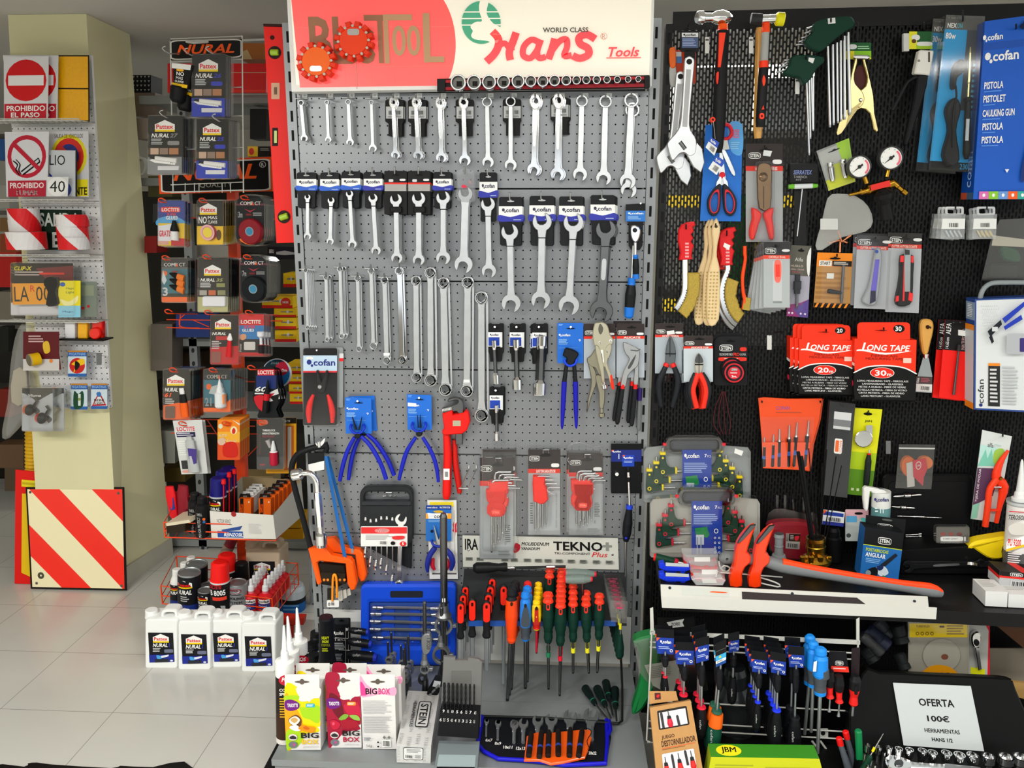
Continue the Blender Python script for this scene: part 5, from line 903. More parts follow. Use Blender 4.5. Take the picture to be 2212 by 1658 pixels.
t=T('wooden_brush','foremost of the pale wooden wire brush blanks with rows of holes','brush',RB,(1547,480),.06);b=t.p('wooden_body');b.pr(smooth([(1548,471),(1554,484),(1556,500),(1550,530),(1549,555),(1555,580),(1556,640),(1553,690),(1538,705),(1528,692),(1527,640),(1530,590),(1538,560),(1541,530),(1538,500),(1541,484)],2),.045,.06,'wood',.003);b.pr(circ(1547,489,3.5,3.5,12),.06,.0605,'#4a3826')
tf=t.p('bristle_tuft');tf.kind='stuff'
for r_ in range(14):
 for c_ in range(3):
  tf.spin((1536+c_*7-r_*.4,588+r_*7.6,.0598),(1536.5+c_*7-r_*.4,588.5+r_*7.6,.0625),[(0,2),(1,1.4)],'#b8a060',6)
t.copy('second pale wooden brush blank, right behind the foremost',px=(1538,481),d=.042);t.copy('rearmost pale wooden brush blank of three',px=(1531,482),d=.024,rot=.06)
rhook(1546,488,.075,'holding the wooden brush blanks',up=5);rhook(1482,494,.06,'inside the straight wire brush handle',up=10);rhook(1570,508,.06,'inside the curved wire brush handle',up=10)
t=T('small_wire_brush','slim orange detail brush with short brass bristles','brush',RB,(1610,535),.03);b=t.p('handle','orange handle');grip2(b,[(1609,531,.03,4),(1609,548,.03,4),(1610,560,.03,3.5),(1605,590,.03,4),(1604,610,.03,3.5),(1606,634,.03,4),(1609,648,.03,4.5),(1605,668,.03,4)],0,'#ff4a14');w=t.p('bristle_field');w.pr([(1609,642),(1622,644),(1619,671),(1604,668)],.025,.035,'bristle')
# black bay: middle rows
t=pack('cutter_blade_pack','foremost of the fanned clear blade packs with black and orange header','blade pack',(1649,522,1706,664),.05,'r 0 0 1 .2 #2b2829;r 0 .2 1 .255 #f0401c;m stein .06 .09 .48 .18;rr .7 .11 1.0 .15 #e8e8e6 .4;t CUCHILLA_18_mm. .2 .21 .84 .245 #f8d8c8 b;r 0 .255 1 1 #b4baba;r .36 .29 .7 .9 #c8cccc;q #ff7060 .42 .3 .66 .3 .66 .56 .54 .62 .42 .56;r .46 .34 .62 .53 #ff3414;r .36 .9 .7 .93 #8a9090','#b4baba',.006)
for i in range(1,5):t.copy(ORD[i]+' clear blade pack of the fan, counted from the front',px=(t.a[0]-4*i,t.a[1]+3*i),d=.05-.009*i,rot=.045*i)
rhook(1678,531,.065,'through the fanned blade packs',up=2)
t=pack('arbor_pack','narrow pack with a drill arbor on a grey-brown and violet card','pack',(1706,530,1752,684),.02,'r 0 0 1 .42 #5c5a50;r 0 .42 1 1 #a8a6b4;p #8c3070 0 .84 .6 .8 1 .74 1 1 0 1;p #5a4890 .3 .9 1 .74 1 1 .6 1;t Alfa .22 .17 .62 .22 #d8d8d0;t HUSILLO .06 .27 .64 .3 #e0d0c0;t SIERRA_CORONA .06 .32 .7 .345 #d0b8a8;t .... .1 .36 .5 .38 #c83030;e .1 .95 .05 .015 #d8d0d8;e .25 .95 .05 .015 #d8d0d8;e .65 .95 .05 .015 #d8d0d8;e .85 .95 .05 .015 #d8d0d8;q #e8e8e4 .98 .03 .8 .15 .84 .36 .96 .4','#5c5a50',None,q=[(1709,529),(1753,531),(1745,686),(1699,682)])
b=t.p('drill_arbor');b.spin((1723,592,.03),(1721,668,.03),[(0,6,'black_steel'),(.18,6),(.2,9),(.42,9),(.44,7),(.55,7),(.56,3.5,'dsteel'),(.9,3.5),(1,.5)],'black_steel',8,False);s=t.p('clear_shell');s.pr(rrect(1710,585,1735,674,5),.044,.0455,'clear',.002)
t=pack('chuck_key_pack','square pack with a T-shaped chuck key on an orange and wood-patterned card','pack',(1760,545,1840,664),.03,'r 0 0 1 .25 #f08a18;r 0 .25 1 .92 #b48448;l .02 .35 .98 .88 6 #a07038;r .06 .14 .42 .24 #e8e4d8;t START .1 .16 .38 .22 K b;r .44 .14 .98 .24 #1a1814;l .48 .16 .94 .22 2 #d0c8b8;r .3 .37 .5 .47 #dcdcd4;r 0 .92 1 1 #16130e;p #f08a18 .02 1 .08 .92 .14 .92 .08 1;p #f08a18 .18 1 .24 .92 .3 .92 .24 1;p #f08a18 .34 1 .4 .92 .46 .92 .4 1;p #f08a18 .5 1 .56 .92 .62 .92 .56 1;p #f08a18 .66 1 .72 .92 .78 .92 .72 1;p #f08a18 .82 1 .88 .92 .94 .92 .88 1','#b48448',None,eu=.1,q=[(1766,545),(1842,547),(1836,665),(1757,663)])
k=t.p('chuck_key');k.spin((1822,572,.04),(1817,655,.04),[(0,4),(.05,3),(.9,3.5),(1,2)],'dsteel',12);k.spin((1788,628,.04),(1818,632,.04),[(0,4),(.1,5),(1,3.5)],'rubber',12);s=t.p('clear_shell');s.pr([(1776,566),(1832,566),(1828,658),(1772,658)],.05,.0512,'clear',.002)
rhook(1808,553,.06,'through the orange chuck key pack',up=4)
for i,(x0,y0,x1,y1)in enumerate([(1852,508,1926,668),(1920,502,1992,676)]):
 t=pack('utility_knife_pack',['clear pack holding a violet and grey utility knife','clear pack holding a black and red utility knife'][i],'utility knife',(x0,y0,x1,y1),.03,'r 0 0 1 .14 #2b2829;r 0 .14 1 .19 #d8281c;m stein .04 .05 .42 .13;rr .74 .06 1.0 .1 #e8e8e6 .4;t CUTTER_AUTOBLOCANTE .1 .15 .86 .182 #f8d8c8 b;r 0 .19 1 1 #b2b6ba','#b2b6ba',.022,q=[(x0,y0),(x1,y0+2),(x1-8,y1),(x0-8,y1-3)])
 cx=(x0+x1)/2-2;b=t.p('knife_body')
 if i==0:
  b.pr(smooth([(1895,536),(1904,540),(1905,570),(1900,620),(1895,652),(1884,660),(1868,656),(1864,646),(1876,622),(1884,590),(1888,560)],2),.034,.048,'#a0a4a8',.003);b.pr([(1891,560),(1900,560),(1893,628),(1881,628)],.048,.049,'#6a60c0');b.pr([(1882,628),(1892,628),(1892,650),(1880,656)],.048,.052,'#3a3a50',.001);b.pr(circ(1894,543,4,4,10),.048,.049,'#3050a0')
 else:
  b.pr(smooth([(1948,552),(1974,552),(1974,590),(1972,640),(1966,658),(1944,662),(1936,650),(1942,620),(1946,590)],2),.034,.050,'#26262a',.003)
  for q in([(1946,552),(1953,552),(1952,566),(1945,566)],[(1968,552),(1974,553),(1974,568),(1968,566)],[(1953,552),(1957,552),(1954,650),(1950,650)],[(1964,630),(1973,634),(1971,652),(1962,648)],[(1936,640),(1942,638),(1942,650),(1935,652)]):b.pr(q,.048,.0515,'#f02a30',.001)
  b.pr([(1953,536),(1968,536),(1966,630),(1954,630)],.05,.052,'zinc',.0005);b.pr([(1955,538),(1965,540),(1965,550),(1955,550)],.052,.0525,'#3a3c3c')
 if i==0:t.copy('clear utility knife pack right behind the violet one',px=(t.a[0]-8,t.a[1]-5),d=.012)
 rhook(cx+4,y0+8,.05,'through the %s utility knife pack'%['violet','red'][i],up=3)
def plier_pack(lab,x0,y0,x1,y1,red,cx,yj,d,grey='#aab4bc'):
 t=T('combination_pliers' if not red else 'side_cutting_pliers',lab,'pliers',RB,((x0+x1)/2,y0+6),d);steincard(t,x0,y0,x1,y1,d,['ALICATE_UNIVERSAL','ALICATE_TOP'][red],grey=grey);return t
t=plier_pack('black-gripped combination pliers with red collars on a grey card at the black upright',1415,698,1476,806,0,1447,730,.02)
t.p('price_sticker').pr([(1440,715),(1456,713),(1458,721),(1441,723)],.0205,.0215,'#e4e6e6')
b=t.p('jaws');b.pr(smooth([(1447,727),(1452,730),(1459,750),(1460,768),(1458,786),(1452,790),(1442,790),(1438,784),(1438,766),(1440,748)],2),.024,.034,'#5a6064',.002);b.rc(1446.5,730,1448,770,.034,.0345,'#202426');b.rc(1437,763,1460,765,.034,.036,'K')
for h in([(1441,784,.03,5,'R'),(1434,800,.032,6),(1424,824,.032,7.5),(1424,850,.03,6.5),(1428,876,.028,5)],[(1452,784,.03,5),(1460,802,.032,6),(1465,824,.032,7.5),(1460,852,.03,6.5),(1452,878,.028,5)]):
 g=t.p('grip');grip2(g,[q[:4]for q in h],0,'#22252a');c=g.sub('collar','red collar');c.spin((h[0][0],h[0][1],.03),(h[0][0]*.55+h[1][0]*.45,h[0][1]*.55+h[1][1]*.45,.031),[(0,5.8),(1,6.6)],'#e02020',12)
rhook(1448,704,.04,'through the combination pliers card',up=2)
t=plier_pack('side cutting pliers with red and black grips, foremost on a light grey card',1477,725,1540,824,1,1509,765,.04,'#c2ccd2')
b=t.p('jaws');b.pr(smooth([(1510,763),(1518,774),(1519,790),(1514,806),(1504,806),(1501,790),(1503,772)],2),.046,.056,'#b0aca0',.002);b.pr(smooth([(1510,763),(1518,775),(1518,783),(1502,783),(1503,772)],2),.056,.0565,'#4a4c4c');b.rc(1501,786,1519,788,.056,.0585,'K');b.rc(1509.6,765,1510.6,806,.0566,.057,'#202020')
for s,h in((0,[(1503,806,.05,6),(1496,826,.052,8),(1492,846,.052,8),(1500,880,.05,5)]),(1,[(1516,806,.05,6),(1526,826,.052,8),(1530,848,.052,8),(1524,880,.05,5)])):
 g=t.p('grip');grip2(g,h,0,'#26282c');i=g.sub('red_inlay');i.tube(smooth([(x+(5 if not s else-5),y,d+.006)for x,y,d,r in h],3,False),.0075,'#f0301c',8)
t.copy('second side cutting pliers, behind the foremost pair',px=(1504,734),d=.02);t.copy('third side cutting pliers, rearmost of the cutters',px=(1500,736),d=.0)
t.copies[-1]=('third side cutting pliers, rearmost of the cutters',RB.px(1500,735,.004)-t.O,0,None)
rhook(1513,730,.06,'through the side cutter cards',up=2)
t=T('tape_measure_pack','red and black short tape measure on a black card','tape measure',RB,(1578,735),.02);c=t.p('backing_card');c.pr(rrect(1543,726,1614,832,(16,16,6,6),5),.018,.02,'#1d1d1f');f=c.face(1543,726,1614,832,.0202);f.art('m stein .16 .17 .56 .3;rr .78 .22 .98 .3 #e03020 .3;t FLEXOMETRO .16 .34 .56 .39 W b;t PRO .58 .33 .76 .4 #e03020 b;t GOMA .77 .34 .96 .39 W b;rr .12 .42 .98 .5 #e83020 .2;l .3 .44 .8 .48 1 #f0c0b0');euro(f,.5,.1,'#050505',.7)
b=t.p('case');A=b.P(1586,805,.05);B=A+Vector((0,.028,0));k=RB.sc(1586,805,.04);b.lathe3(A,B,[(0,13*k),(.0,20*k),(.25,25*k),(1,25*k)],'#1c1c1e',24);f=b.face(1562,781,1610,829,.0502);f.art('g .5 .5 .44 .44 .85 #c8202c;e .5 .5 .32 .32 #26262a;e .5 .5 .28 .28 #d02030;m stein .36 .3 .64 .4;l .32 .46 .68 .54 2 #e8d0d0;t 3m. .38 .6 .62 .7 W b');t.copy('short tape measure pack right behind the red and black one',px=(1574,728),d=.006)
t=T('wrist_cord','bundle of dark red cords hanging below the short tape measure','cord',RB,(1565,850),.02);b=t.p(None);
for k in range(4):b.tube([(1560+k*2,845,.02),(1545+k*9,880,.025),(1542+k*12,915,.022),(1556+k*6,938,.02)],.0011,'#5a1018',5,k=3)
t=T('hook_price_plate','pale price plate hanging empty between the tape measure and the long tape boxes','label',RB,(1662,722),.04);b=t.p(None);b.rc(1657,724,1667,755,.04,.042,'#c8c8c4',1);b.tube([(1692,716,.001),(1672,717,.05),(1662,724,.042)],.0014,'black_steel',5)
LT='r 0 0 1 1 #f0300c;q K -.0 .56 .2 .47 .5 .44 .8 .47 1 .56 1 1 .98 1.0 .02 1.0 0 1;r 0 .62 1 1 K;q W 0 .54 .2 .45 .5 .42 .8 .45 1 .54 1 .56 .8 .47 .5 .44 .2 .47 0 .56;t L .11 .06 .22 .2 W bi;t ONG_TAPE .2 .09 .9 .19 W bi;q W .03 .2 .15 .2 .5 .25 .92 .18 .5 .22 .1 .17;t FIBREGLASS .27 .25 .7 .29 #7a1408;t MEASURING_TAPE .18 .3 .78 .34 #7a1408;rr .79 .3 .92 .38 #f0c8b8 .1;e .45 .55 .2 .09 #f8f0e8;e .45 .55 .19 .085 #e8240c;t $n .33 .505 .52 .6 W b;t m .53 .56 .6 .6 W b;t LONG_MEASURING_TAPE_-_FIBREGLASS .04 .67 .88 .7 W b;t LANGMASSBAND_-_GLASSFIBER .12 .72 .8 .75 W b;t METRE_A_RUBAN_-_FIBRE_DE_VERRE .06 .77 .84 .8 W b;t ROTELLA_METRICA_-_FIBRA_DI_VETRO .04 .82 .86 .85 W b;t CINTA_METRICA_-_FIBRA_DE_VIDRIO .06 .87 .82 .9 W b;t LANG_MEETLINT_-_GLASVEZEL .1 .92 .76 .95 W b'
for i,(x0,y0,x1,y1,ht,n,d)in enumerate([(1726,732,1851,852,30,'20',.06),(1846,731,1980,864,35,'30',.08)]):
 t=T('measuring_tape_box',['foremost of the smaller orange-red and black long tape boxes','larger orange-red and black long tape box, beside the putty knife'][i],'box',RB,((x0+x1)/2,y0-ht+8),d)
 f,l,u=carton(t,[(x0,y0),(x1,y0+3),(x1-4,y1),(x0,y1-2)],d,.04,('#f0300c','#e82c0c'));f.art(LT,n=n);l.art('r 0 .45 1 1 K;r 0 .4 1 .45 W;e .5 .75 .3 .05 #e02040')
 h=t.p('hang_tab');h.pr(rrect(x0+6,y0-ht,x1-14,y0+2,(8,8,0,0)),d-.0015,d,'#f0300c');ff=h.face(x0+6,y0-ht,x1-14,y0,d+.0002);ff.art('rr .68 .14 .9 .64 K .5;t %s .72 .24 .84 .54 W b'%n);euro(ff,.45,.5,'#3a0a04',.6)
 if i==0:
  for k in(1,2):t.copy(['second','third'][k-1]+' smaller long tape box, stacked behind the foremost',px=(t.a[0]-9*k,t.a[1]-2*k),d=.06-.042*k if k==1 else.0)
  t.copies[-1]=('third smaller long tape box, rearmost',RB.px(t.a[0]-20,t.a[1]-3,.041)-t.O,0,None);t.copies[-2]=('second smaller long tape box, showing its orange edge',RB.px(t.a[0]-10,t.a[1]-2,.05)-t.O,0,None)
 rhook((x0+x1)/2-4,y0-ht/2,.1,'through the %s long tape boxes'%['smaller','larger'][i],up=6)
t=T('putty_knife','putty knife with varnished wooden handle and grey blade','putty knife',RB,(2003,700),.05);b=t.p('handle');b.pr(smooth([(1996,690),(2010,690),(2017,698),(2017,715),(2010,745),(2005,764),(1996,765),(1991,745),(1989,712),(1990,697)],3),.042,.056,'varnish',.004);b.pr(circ(2004,706,4.5,4.5,12),.056,.0565,'#3a2008')
b=t.p('blade');b.pr([(1994,772),(2006,772),(2014,812),(2013,848),(1974,846),(1984,806)],.048,.0495,'zinc');f=b.faceq([(1980,812),(2014,814),(2013,846),(1974,844)],.0497);f.art('r 0 0 1 .5 #4a3c3a;r 0 .5 1 1 #d8d4d0;t 1066 .05 .1 .2 .45 W ^;l .3 .12 .9 .4 3 #b05060;z .3 .6 .9 .95 #d8d4d0');b=t.p('ferrule');b.spin((2000,764,.049),(2000,773,.049),[(0,7),(1,5)],'chrome',12);rhook(2010,706,.07,'through the putty knife handle',up=-2)
for i,(x0,d)in enumerate([(2016,.03),(2030,.05)]):
 t=pack('magnetic_pickup_pack',['black and red pack mostly hidden behind its twin','foremost black and red pack with a telescopic pick-up rod'][i],'pack',(x0,692,x0+68,865),d,'r 0 0 1 .4 #1c1a1c;r 0 .38 1 1 #f01810;t ALFA .06 .04 .24 .18 W ^;t 14.65cm .08 .22 .2 .36 W ^;t IMAN_TELESCOPICO .66 .1 .8 .36 #d8b0b0 ^','#f01810',None,q=[(x0+12,690),(x0+70,694),(x0+58,866),(x0-2,858)],eu=False)
 if i:b=t.p('rod');b.spin((2072,744,.058),(2060,852,.058),[(0,4,'rubber'),(.12,4),(.13,2,'dsteel'),(.5,2.6),(1,3)],'dsteel',10);t.p('price_sticker').pr([(2070,712),(2088,714),(2087,726),(2070,724)],.0505,.0515,'#e8e8e4')
 rhook(x0+44,698,.07,'through the %s black and red pack'%['hidden','foremost'][i],up=2)
for i,(x0,y0,x1,y1)in enumerate([(2034,462,2086,516),(2102,462,2154,516)]):
 t=T('hanging_clear_box',['clear hanging box of zinc bolts with a white label','clear hanging box of small brass fittings with a white label'][i],'box',RB,((x0+x1)/2,y0-8),.06);b=t.p('clear_box');d=.06
 P4=[b.P(x,y,d)for x,y in((x0,y0),(x1,y0),(x1-3,y1),(x0-2,y1))];n=Vector((0,.022,0));b.add(P4+[p+n for p in P4],[(0,1,2,3),(4,7,6,5),(0,4,5,1),(3,2,6,7),(0,3,7,4),(1,5,6,2)],'frost');b.band(rrect(x0+8,y0-16,x1-4,y0+2,4),rrect(x0+13,y0-12,x1-9,y0-1,3),d-.004,d,'frostw')
 l=t.p('label');l.pr([(x0+2,y0+10),(x1-1,y0+10),(x1-2,y0+32),(x0,y0+32)],d+.0003,d+.0012,'#e6e6e2');l.face(x0+14,y0+18,x0+38,y0+30,d+.0014).art('z 0 0 1 1 #e6e6e2')
 for k in range(4):s=t.p(['bolt','fitting'][i]);s.spin((x0+8+k*9,y0+36,d-.012),(x0+16+k*9,y0+50,d-.010),[(0,3.2),(1,3.2)],['zinc','gold'][i],6,False)
 for k in(1,2):t.copy('%s box behind the hanging box of %s'%(['second clear','third clear'][k-1],['zinc bolts','brass fittings'][i]),px=(t.a[0]-8*k,t.a[1]+1*k),d=.06-k*.024,rot=.05*k*(1-2*i))
 rhook((x0+x1)/2+4,y0-10,.09,'holding the clear boxes of %s'%['zinc bolts','brass fittings'][i],up=6)
t=T('plastic_bag','clear bag with pale header and green contents, above the riveter carton','bag',RB,(2180,480),.05);b=t.p('clear_film');b.pr([(2160,474),(2240,470),(2236,606),(2120,606),(2140,520)],.05,.051,'bag');b.pr([(2146,508),(2240,520),(2240,535),(2142,530)],.0512,.052,'#a8a496');c=t.p('green_contents');c.pr(smooth([(2165,530),(2200,540),(2205,565),(2170,560)],3),.03,.046,'#1c5a34',.004);c.pr(rrect(2140,570,2200,600,6),.03,.045,'#2a2c2a',.004)
t=T('riveter_carton','white and blue carton with a hand riveter picture and grey carrying handle','carton',RB,(2160,640),.10)
f,l,u=carton(t,[(2106,646),(2262,640),(2262,892),(2104,884)],.10,.05,('#d8dcdc','#28468a'));f.art('r 0 0 1 .012 #28468a;r 0 0 .02 1 #28468a;r 0 .985 1 1 #28468a;m cofan .1 .72 .2 .72 K;t cofan .05 .72 .13 .94 K ^;e .09 .955 .025 .015 #1a2a70;r .19 .57 .35 .595 #f08a20;r .19 .595 .35 .96 #2c2c2c;l .21 .62 .33 .94 9 #d0d0d0;l .38 .6 .6 .95 12 #b8bcbc')
for i in range(8):
 for j in range(8-i//2):f.art('e %.3f %.3f .006 .004 #b8c0c4'%(.08+j*.03+(i%2)*.015,.06+i*.025))
f.art('p #20242a .14 .28 .32 .18 .34 .22 .18 .33;p #20242a .16 .33 .2 .31 .23 .37 .2 .39;p #1c38b0 .34 .17 .66 .02 .7 .04 .38 .21;p #1c38b0 .36 .24 .6 .14 .62 .18 .38 .27;rr .2 .24 .28 .28 #d0d4d4 .1;rr .4 .3 .66 .48 #b0b4b8 .1;rr .58 .34 .66 .46 #3a2c70 .1')
l.art('r 0 .03 1 .19 #8aa0b8;l .2 .05 .8 .17 8 #f0f0f0;r 0 .23 1 .28 #f08a20;r 0 .94 1 1 #f08a20;r 0 .28 1 .94 #c8ccd0')
h=t.p('handle','grey plastic carrying handle');h.tube([(2116,650,.08),(2122,628,.08),(2136,614,.08),(2160,610,.08),(2240,610,.08)],.0062,'#8a9294',10,k=3)
t=T('chisel_pouch','orange plastic pouch of black punches and chisels hung from two corners','pouch',RB,(1710,865),.04);b=t.p('pouch','glossy orange pouch');o=[(1638,860),(1650,858),(1700,861),(1776,860),(1770,905),(1755,960),(1748,1018),(1690,1010),(1648,1011),(1646,950)];b.pr(o,.034,.038,'#e84a10:g',.001)
f=b.faceq([(1638,860),(1776,860),(1750,1015),(1647,1011)],.0382);f.art('t COFAN .28 .11 .5 .16 #5a50a0;l .28 .19 .78 .22 1 #b04a30');pk=t.p('pocket');pk.pr([(1646,955),(1752,955),(1748,1016),(1648,1011)],.045,.047,'#f05014:g',.001)
for x,y0,x1 in((1651,948,1650),(1671,942,1668),(1684,930,1682),(1705,922,1703),(1722,916,1714),(1747,912,1738)):c=t.p('chisel');c.spin((x,y0-4,.043),(x1,1008,.043),[(0,1.5,'steel'),(.28,2.5),(.32,4.5,'#24242a'),(.62,4.5,'#2a60b0'),(.72,4.8,'#24242a'),(.97,4.8),(1,3)],'steel',8)
t.p('clear_front').pr([(1642,900),(1760,900),(1748,1010),(1648,1008)],.052,.0525,'clear2');t.copy('second orange punch pouch just behind the first',px=(1714,866),d=.022)
for x in(1646,1772):rhook(x,866,.06,'at the %s corner of the orange pouch'%('near' if x<1700 else 'far'),up=-3)
t=pack('hacksaw_blade_pack','long shrink-wrapped black pack with a small orange and white sticker','pack',(1790,868,1842,1072),.05,'r .2 .1 .88 .18 #d8dada;r .2 .18 .88 .25 #7a7c7e;r .2 .25 .88 .28 #d0d2d2;rr .3 .38 .62 .54 #f4efe8 .15;rr .34 .4 .48 .52 #f06a20 .1;t BAHCO .5 .4 .6 .52 #e04a10 >','#2c2e30',.006,q=[(1793,866),(1848,872),(1830,1075),(1778,1068)],eu=False,thick=.02)
t=pack('inspection_mirror_pack','lime green card with a round inspection mirror','inspection mirror',(1830,880,1905,1070),.03,'r 0 0 1 .5 #d8d810;r 0 .5 1 .7 #a8c414;r 0 .7 1 1 #5a8c1c;t JBM .42 .13 .68 .16 K b;r .22 .92 .32 .95 #d0e0b0;r .42 .92 .52 .95 #d0e0b0','#c8d010',None,q=[(1846,880),(1906,884),(1882,1072),(1824,1066)],eu=.06)
m=t.p('mirror');A=m.P(1866,948,.046);B=A+Vector((0,.006,0));k=RB.sc(1866,948,.04);m.lathe3(A,B,[(0,18*k,'chrome'),(.2,19.5*k),(1,19.5*k)],'chrome',24);h=t.p('handle');h.spin((1878,970,.04),(1870,1056,.04),[(0,2,'chrome'),(.08,2),(.09,4.5,'R'),(.12,4.5),(.13,4,'#1e2422'),(.3,7),(.8,7),(1,5)],'R',12);h.rc(1871,918,1885,938,.038,.044,'chrome',2)
rhook(1876,890,.06,'through the lime green mirror card',up=3);rhook(1822,878,.07,'holding the shrink-wrapped black pack',up=0)
t=T('chalk_line_bag','zip bag with an orange and red reel, hung over the black tool case lid','bag',RB,(1980,965),.06);b=t.p('clear_film');b.pr([(1942,959),(2020,960),(2012,1056),(1934,1054)],.062,.0626,'bag');b.pr([(1942,966),(2020,967),(2019,970),(1942,969)],.0628,.064,'#c0c0bc');c=t.p('reel');c.pr(circ(1964,1008,16,22,14),.035,.05,'#f07018',.002);c.pr(circ(2000,1000,16,14,14),.035,.05,'#f07a28',.002);c=t.p('card');c.pr([(1958,1000),(1974,996),(1976,1050),(1960,1052)],.052,.053,'#e0dcd4');c.pr([(1972,994),(2000,990),(2004,1012),(1996,1030),(1994,1050),(1974,1030)],.054,.0565,'#e01838',.001);ff=c.faceq([(1974,998),(1996,994),(1994,1016),(1976,1020)],.0567);ff.art('g .45 .4 .3 .4 .8 W;t LYRA .25 .3 .65 .5 W bi')
rhook(1952,956,.07,'holding the zip bag with the reel',up=2);t=T('hook_price_plate','grey price plate on the hook beside the zip bag','label',RB,(1918,952),.04);t.p(None).rc(1914,952,1924,980,.04,.042,'#6a6c6c',1)
t=pack('secateurs_pack','orange secateurs on a white and teal garden card','secateurs',(2098,930,2186,1140),.05,'r 0 0 1 .16 #d6dcd8;r 0 .16 1 .3 #b8e0d8;p #7ac8b0 .1 .3 .2 .2 .3 .3 .4 .18 .5 .3 .6 .22 .7 .36 0 .4;q #9ac850 .5 .2 .8 .16 .85 .3 .55 .34;p #5a3a58 0 .42 .8 .38 .7 .7 0 .85;p #8ac8b0 0 .84 .25 .8 .22 .98 0 1;t alfa .24 .12 .44 .17 #4a5a58;t green .46 .12 .7 .16 #b8d8d0;t TIJERA_DE_PODAR .06 .42 .16 .8 W ^','#d0d8d4',None,q=[(2122,928),(2186,942),(2152,1128),(2097,1120)],eu=False)
b=t.p('blade_handle','orange curved handle');grip2(b,[(2178,972,.06,3),(2160,1000,.06,7),(2152,1030,.06,10),(2168,1050,.06,11),(2160,1090,.06,6),(2152,1128,.056,5)],0,'#ff3a14')
b=t.p('lower_handle','orange lower handle');grip2(b,[(2154,1034,.066,8),(2138,1056,.066,7),(2134,1090,.066,7),(2128,1136,.064,7)],0,'#ff4018');s=t.p('spring');s.spin((2145,1052,.07),(2162,1052,.07),[(0,3),(1,3)],'chrome',8);s=t.p('pivot');s.spin((2161,1033,.07),(2161,1033,.075),[(0,5),(1,3)],'brass',10);s=t.p('latch');s.rc(2140,1100,2158,1104,.06,.066,'#ff3a14')
rhook(2166,942,.09,'through the secateurs card',up=4)
# things on the black shelf
SHP=Fr((RB.m.translation.x,RB.m.translation.y,SH),R_(-2.7),R_(-90))
def sd_(x,y,z=0):
 """distance in front of the black panel of the shelf point seen at x, y"""
 w=RB.i@gnd(x,y,SH+z);return-w.y
def thandle(t,x,y,s,right,body,cap,d):
 h=t.p('t_handle_key');m=-1 if right else 1;X=lambda a:x+a*m*s;Y=lambda a:y+a*s
 h.pr(smooth([(X(-5),Y(0)),(X(5),Y(0)),(X(8),Y(18)),(X(16),Y(30)),(X(30),Y(31)),(X(30),Y(41)),(X(10),Y(44)),(X(0),Y(48)),(X(-8),Y(44)),(X(-7),Y(20))],2),d,d+.014,body,.002)
 h.rc(min(X(-7),X(7)),Y(-6),max(X(-7),X(7)),Y(0),d,d+.016,cap,2,.002);h.rc(min(X(28),X(33)),Y(29),max(X(28),X(33)),Y(43),d,d+.016,cap,2,.002)
 h.pr(circ(X(0),Y(6),2.5*s,2.5*s,8),d+.014,d+.0145,cap);h.pr(circ(X(0),Y(38),4.5*s,4.5*s,10),d+.014,d+.0145,cap);h.pr(circ(X(0),Y(38),2.5*s,2.5*s,8),d+.0145,d+.015,body)
 h.spin((X(0),Y(-6),d+.007),(X(0),Y(-18),d+.007),[(0,2.6*s),(1,2.6*s)],'steel',6,False);h.spin((X(33),Y(36),d+.007),(X(58),Y(36),d+.007),[(0,2*s),(1,2*s)],'steel',6)
def keycase(lab,x0,y0,x1,y1,d,lx0,ly0,lx1,ly1,L,Rr,body,cap,k):
 t=T('t_key_case',lab,'tool case',RB,((x0+x1)/2,y1),d);cx=(x0+x1)/2+(4 if k else-6);w=62
 b=t.p('case_back');o=[(x0+6,y0+26),(cx-w-4,y0+22),(cx-w+8,y0+4),(cx-w+22,y0),(cx+w-22,y0),(cx+w-8,y0+4),(cx+w+4,y0+22),(x1-6,y0+26),(x1,y0+36),(x1,y1-4),(x1-4,y1),(x0+4,y1),(x0,y1-4),(x0,y0+36)]
 b.pr(o,d-.004,d,'#8d9393' if not k else '#a6a59c',.001)
 h=t.p('handle_grip');h.band(rrect(cx-w,y0+4,cx+w,y0+40,12,5),rrect(cx-w+10,y0+10,cx+w-10,y0+34,9,5),d,d+.02,'smoke',.003)
 h.rc(cx-w+10,y0+10,cx+w-10,y0+34,d+.0005,d+.002,'#4a4c52',8)
 for x in(cx-w-2,cx+w+2):c=t.p('catch','red catch');c.rc(x-4,y0+17,x+4,y0+23,d+.02,d+.026,'#e01830',1,.001)
 for x,y in L:thandle(t,x,y,.95,False,body,cap,d+.002)
 for x,y in Rr:thandle(t,x,y,.95,True,body,cap,d+.002)
 l=t.p('label_card','blue paper band');l.rc(lx0,ly0,lx1,ly1,d+.024,d+.0255,'#1a3c9c');f=l.face(lx0,ly0,lx1,ly1,d+.0257);f.art('m cofan .06 .06 .58 .17 W;t 7 .76 .08 .84 .14 W b;t PCS .86 .1 .98 .14 W;l .06 .24 .86 .44 6 #9ab0e0;p #1c8044 .1 .5 .5 .47 .58 .62 .5 .68 .14 .62;l .14 .62 .42 1 1 #c0c8d0;g .8 .55 .07 .045 .7 W')
 for i in range(4):
  for j in(.76,.9):f.art('g %.2f %.2f .035 .02 .6 W'%(j,.68+i*.09))
 for c in(0,1):f.art('r %s .66 %s 1 %s'%(.16+c*.12,.2+c*.12,'#8a98a8'))
 s=t.p('clear_lid');s.pr(o,d+.03,d+.031,'clear2',.002);s.band([(cx+(x-cx)*1,y)for x,y in o],[(cx+(x-cx)*.985,y0+(y-y0)*.985+1)for x,y in o],d,d+.0305,'clear2');return t
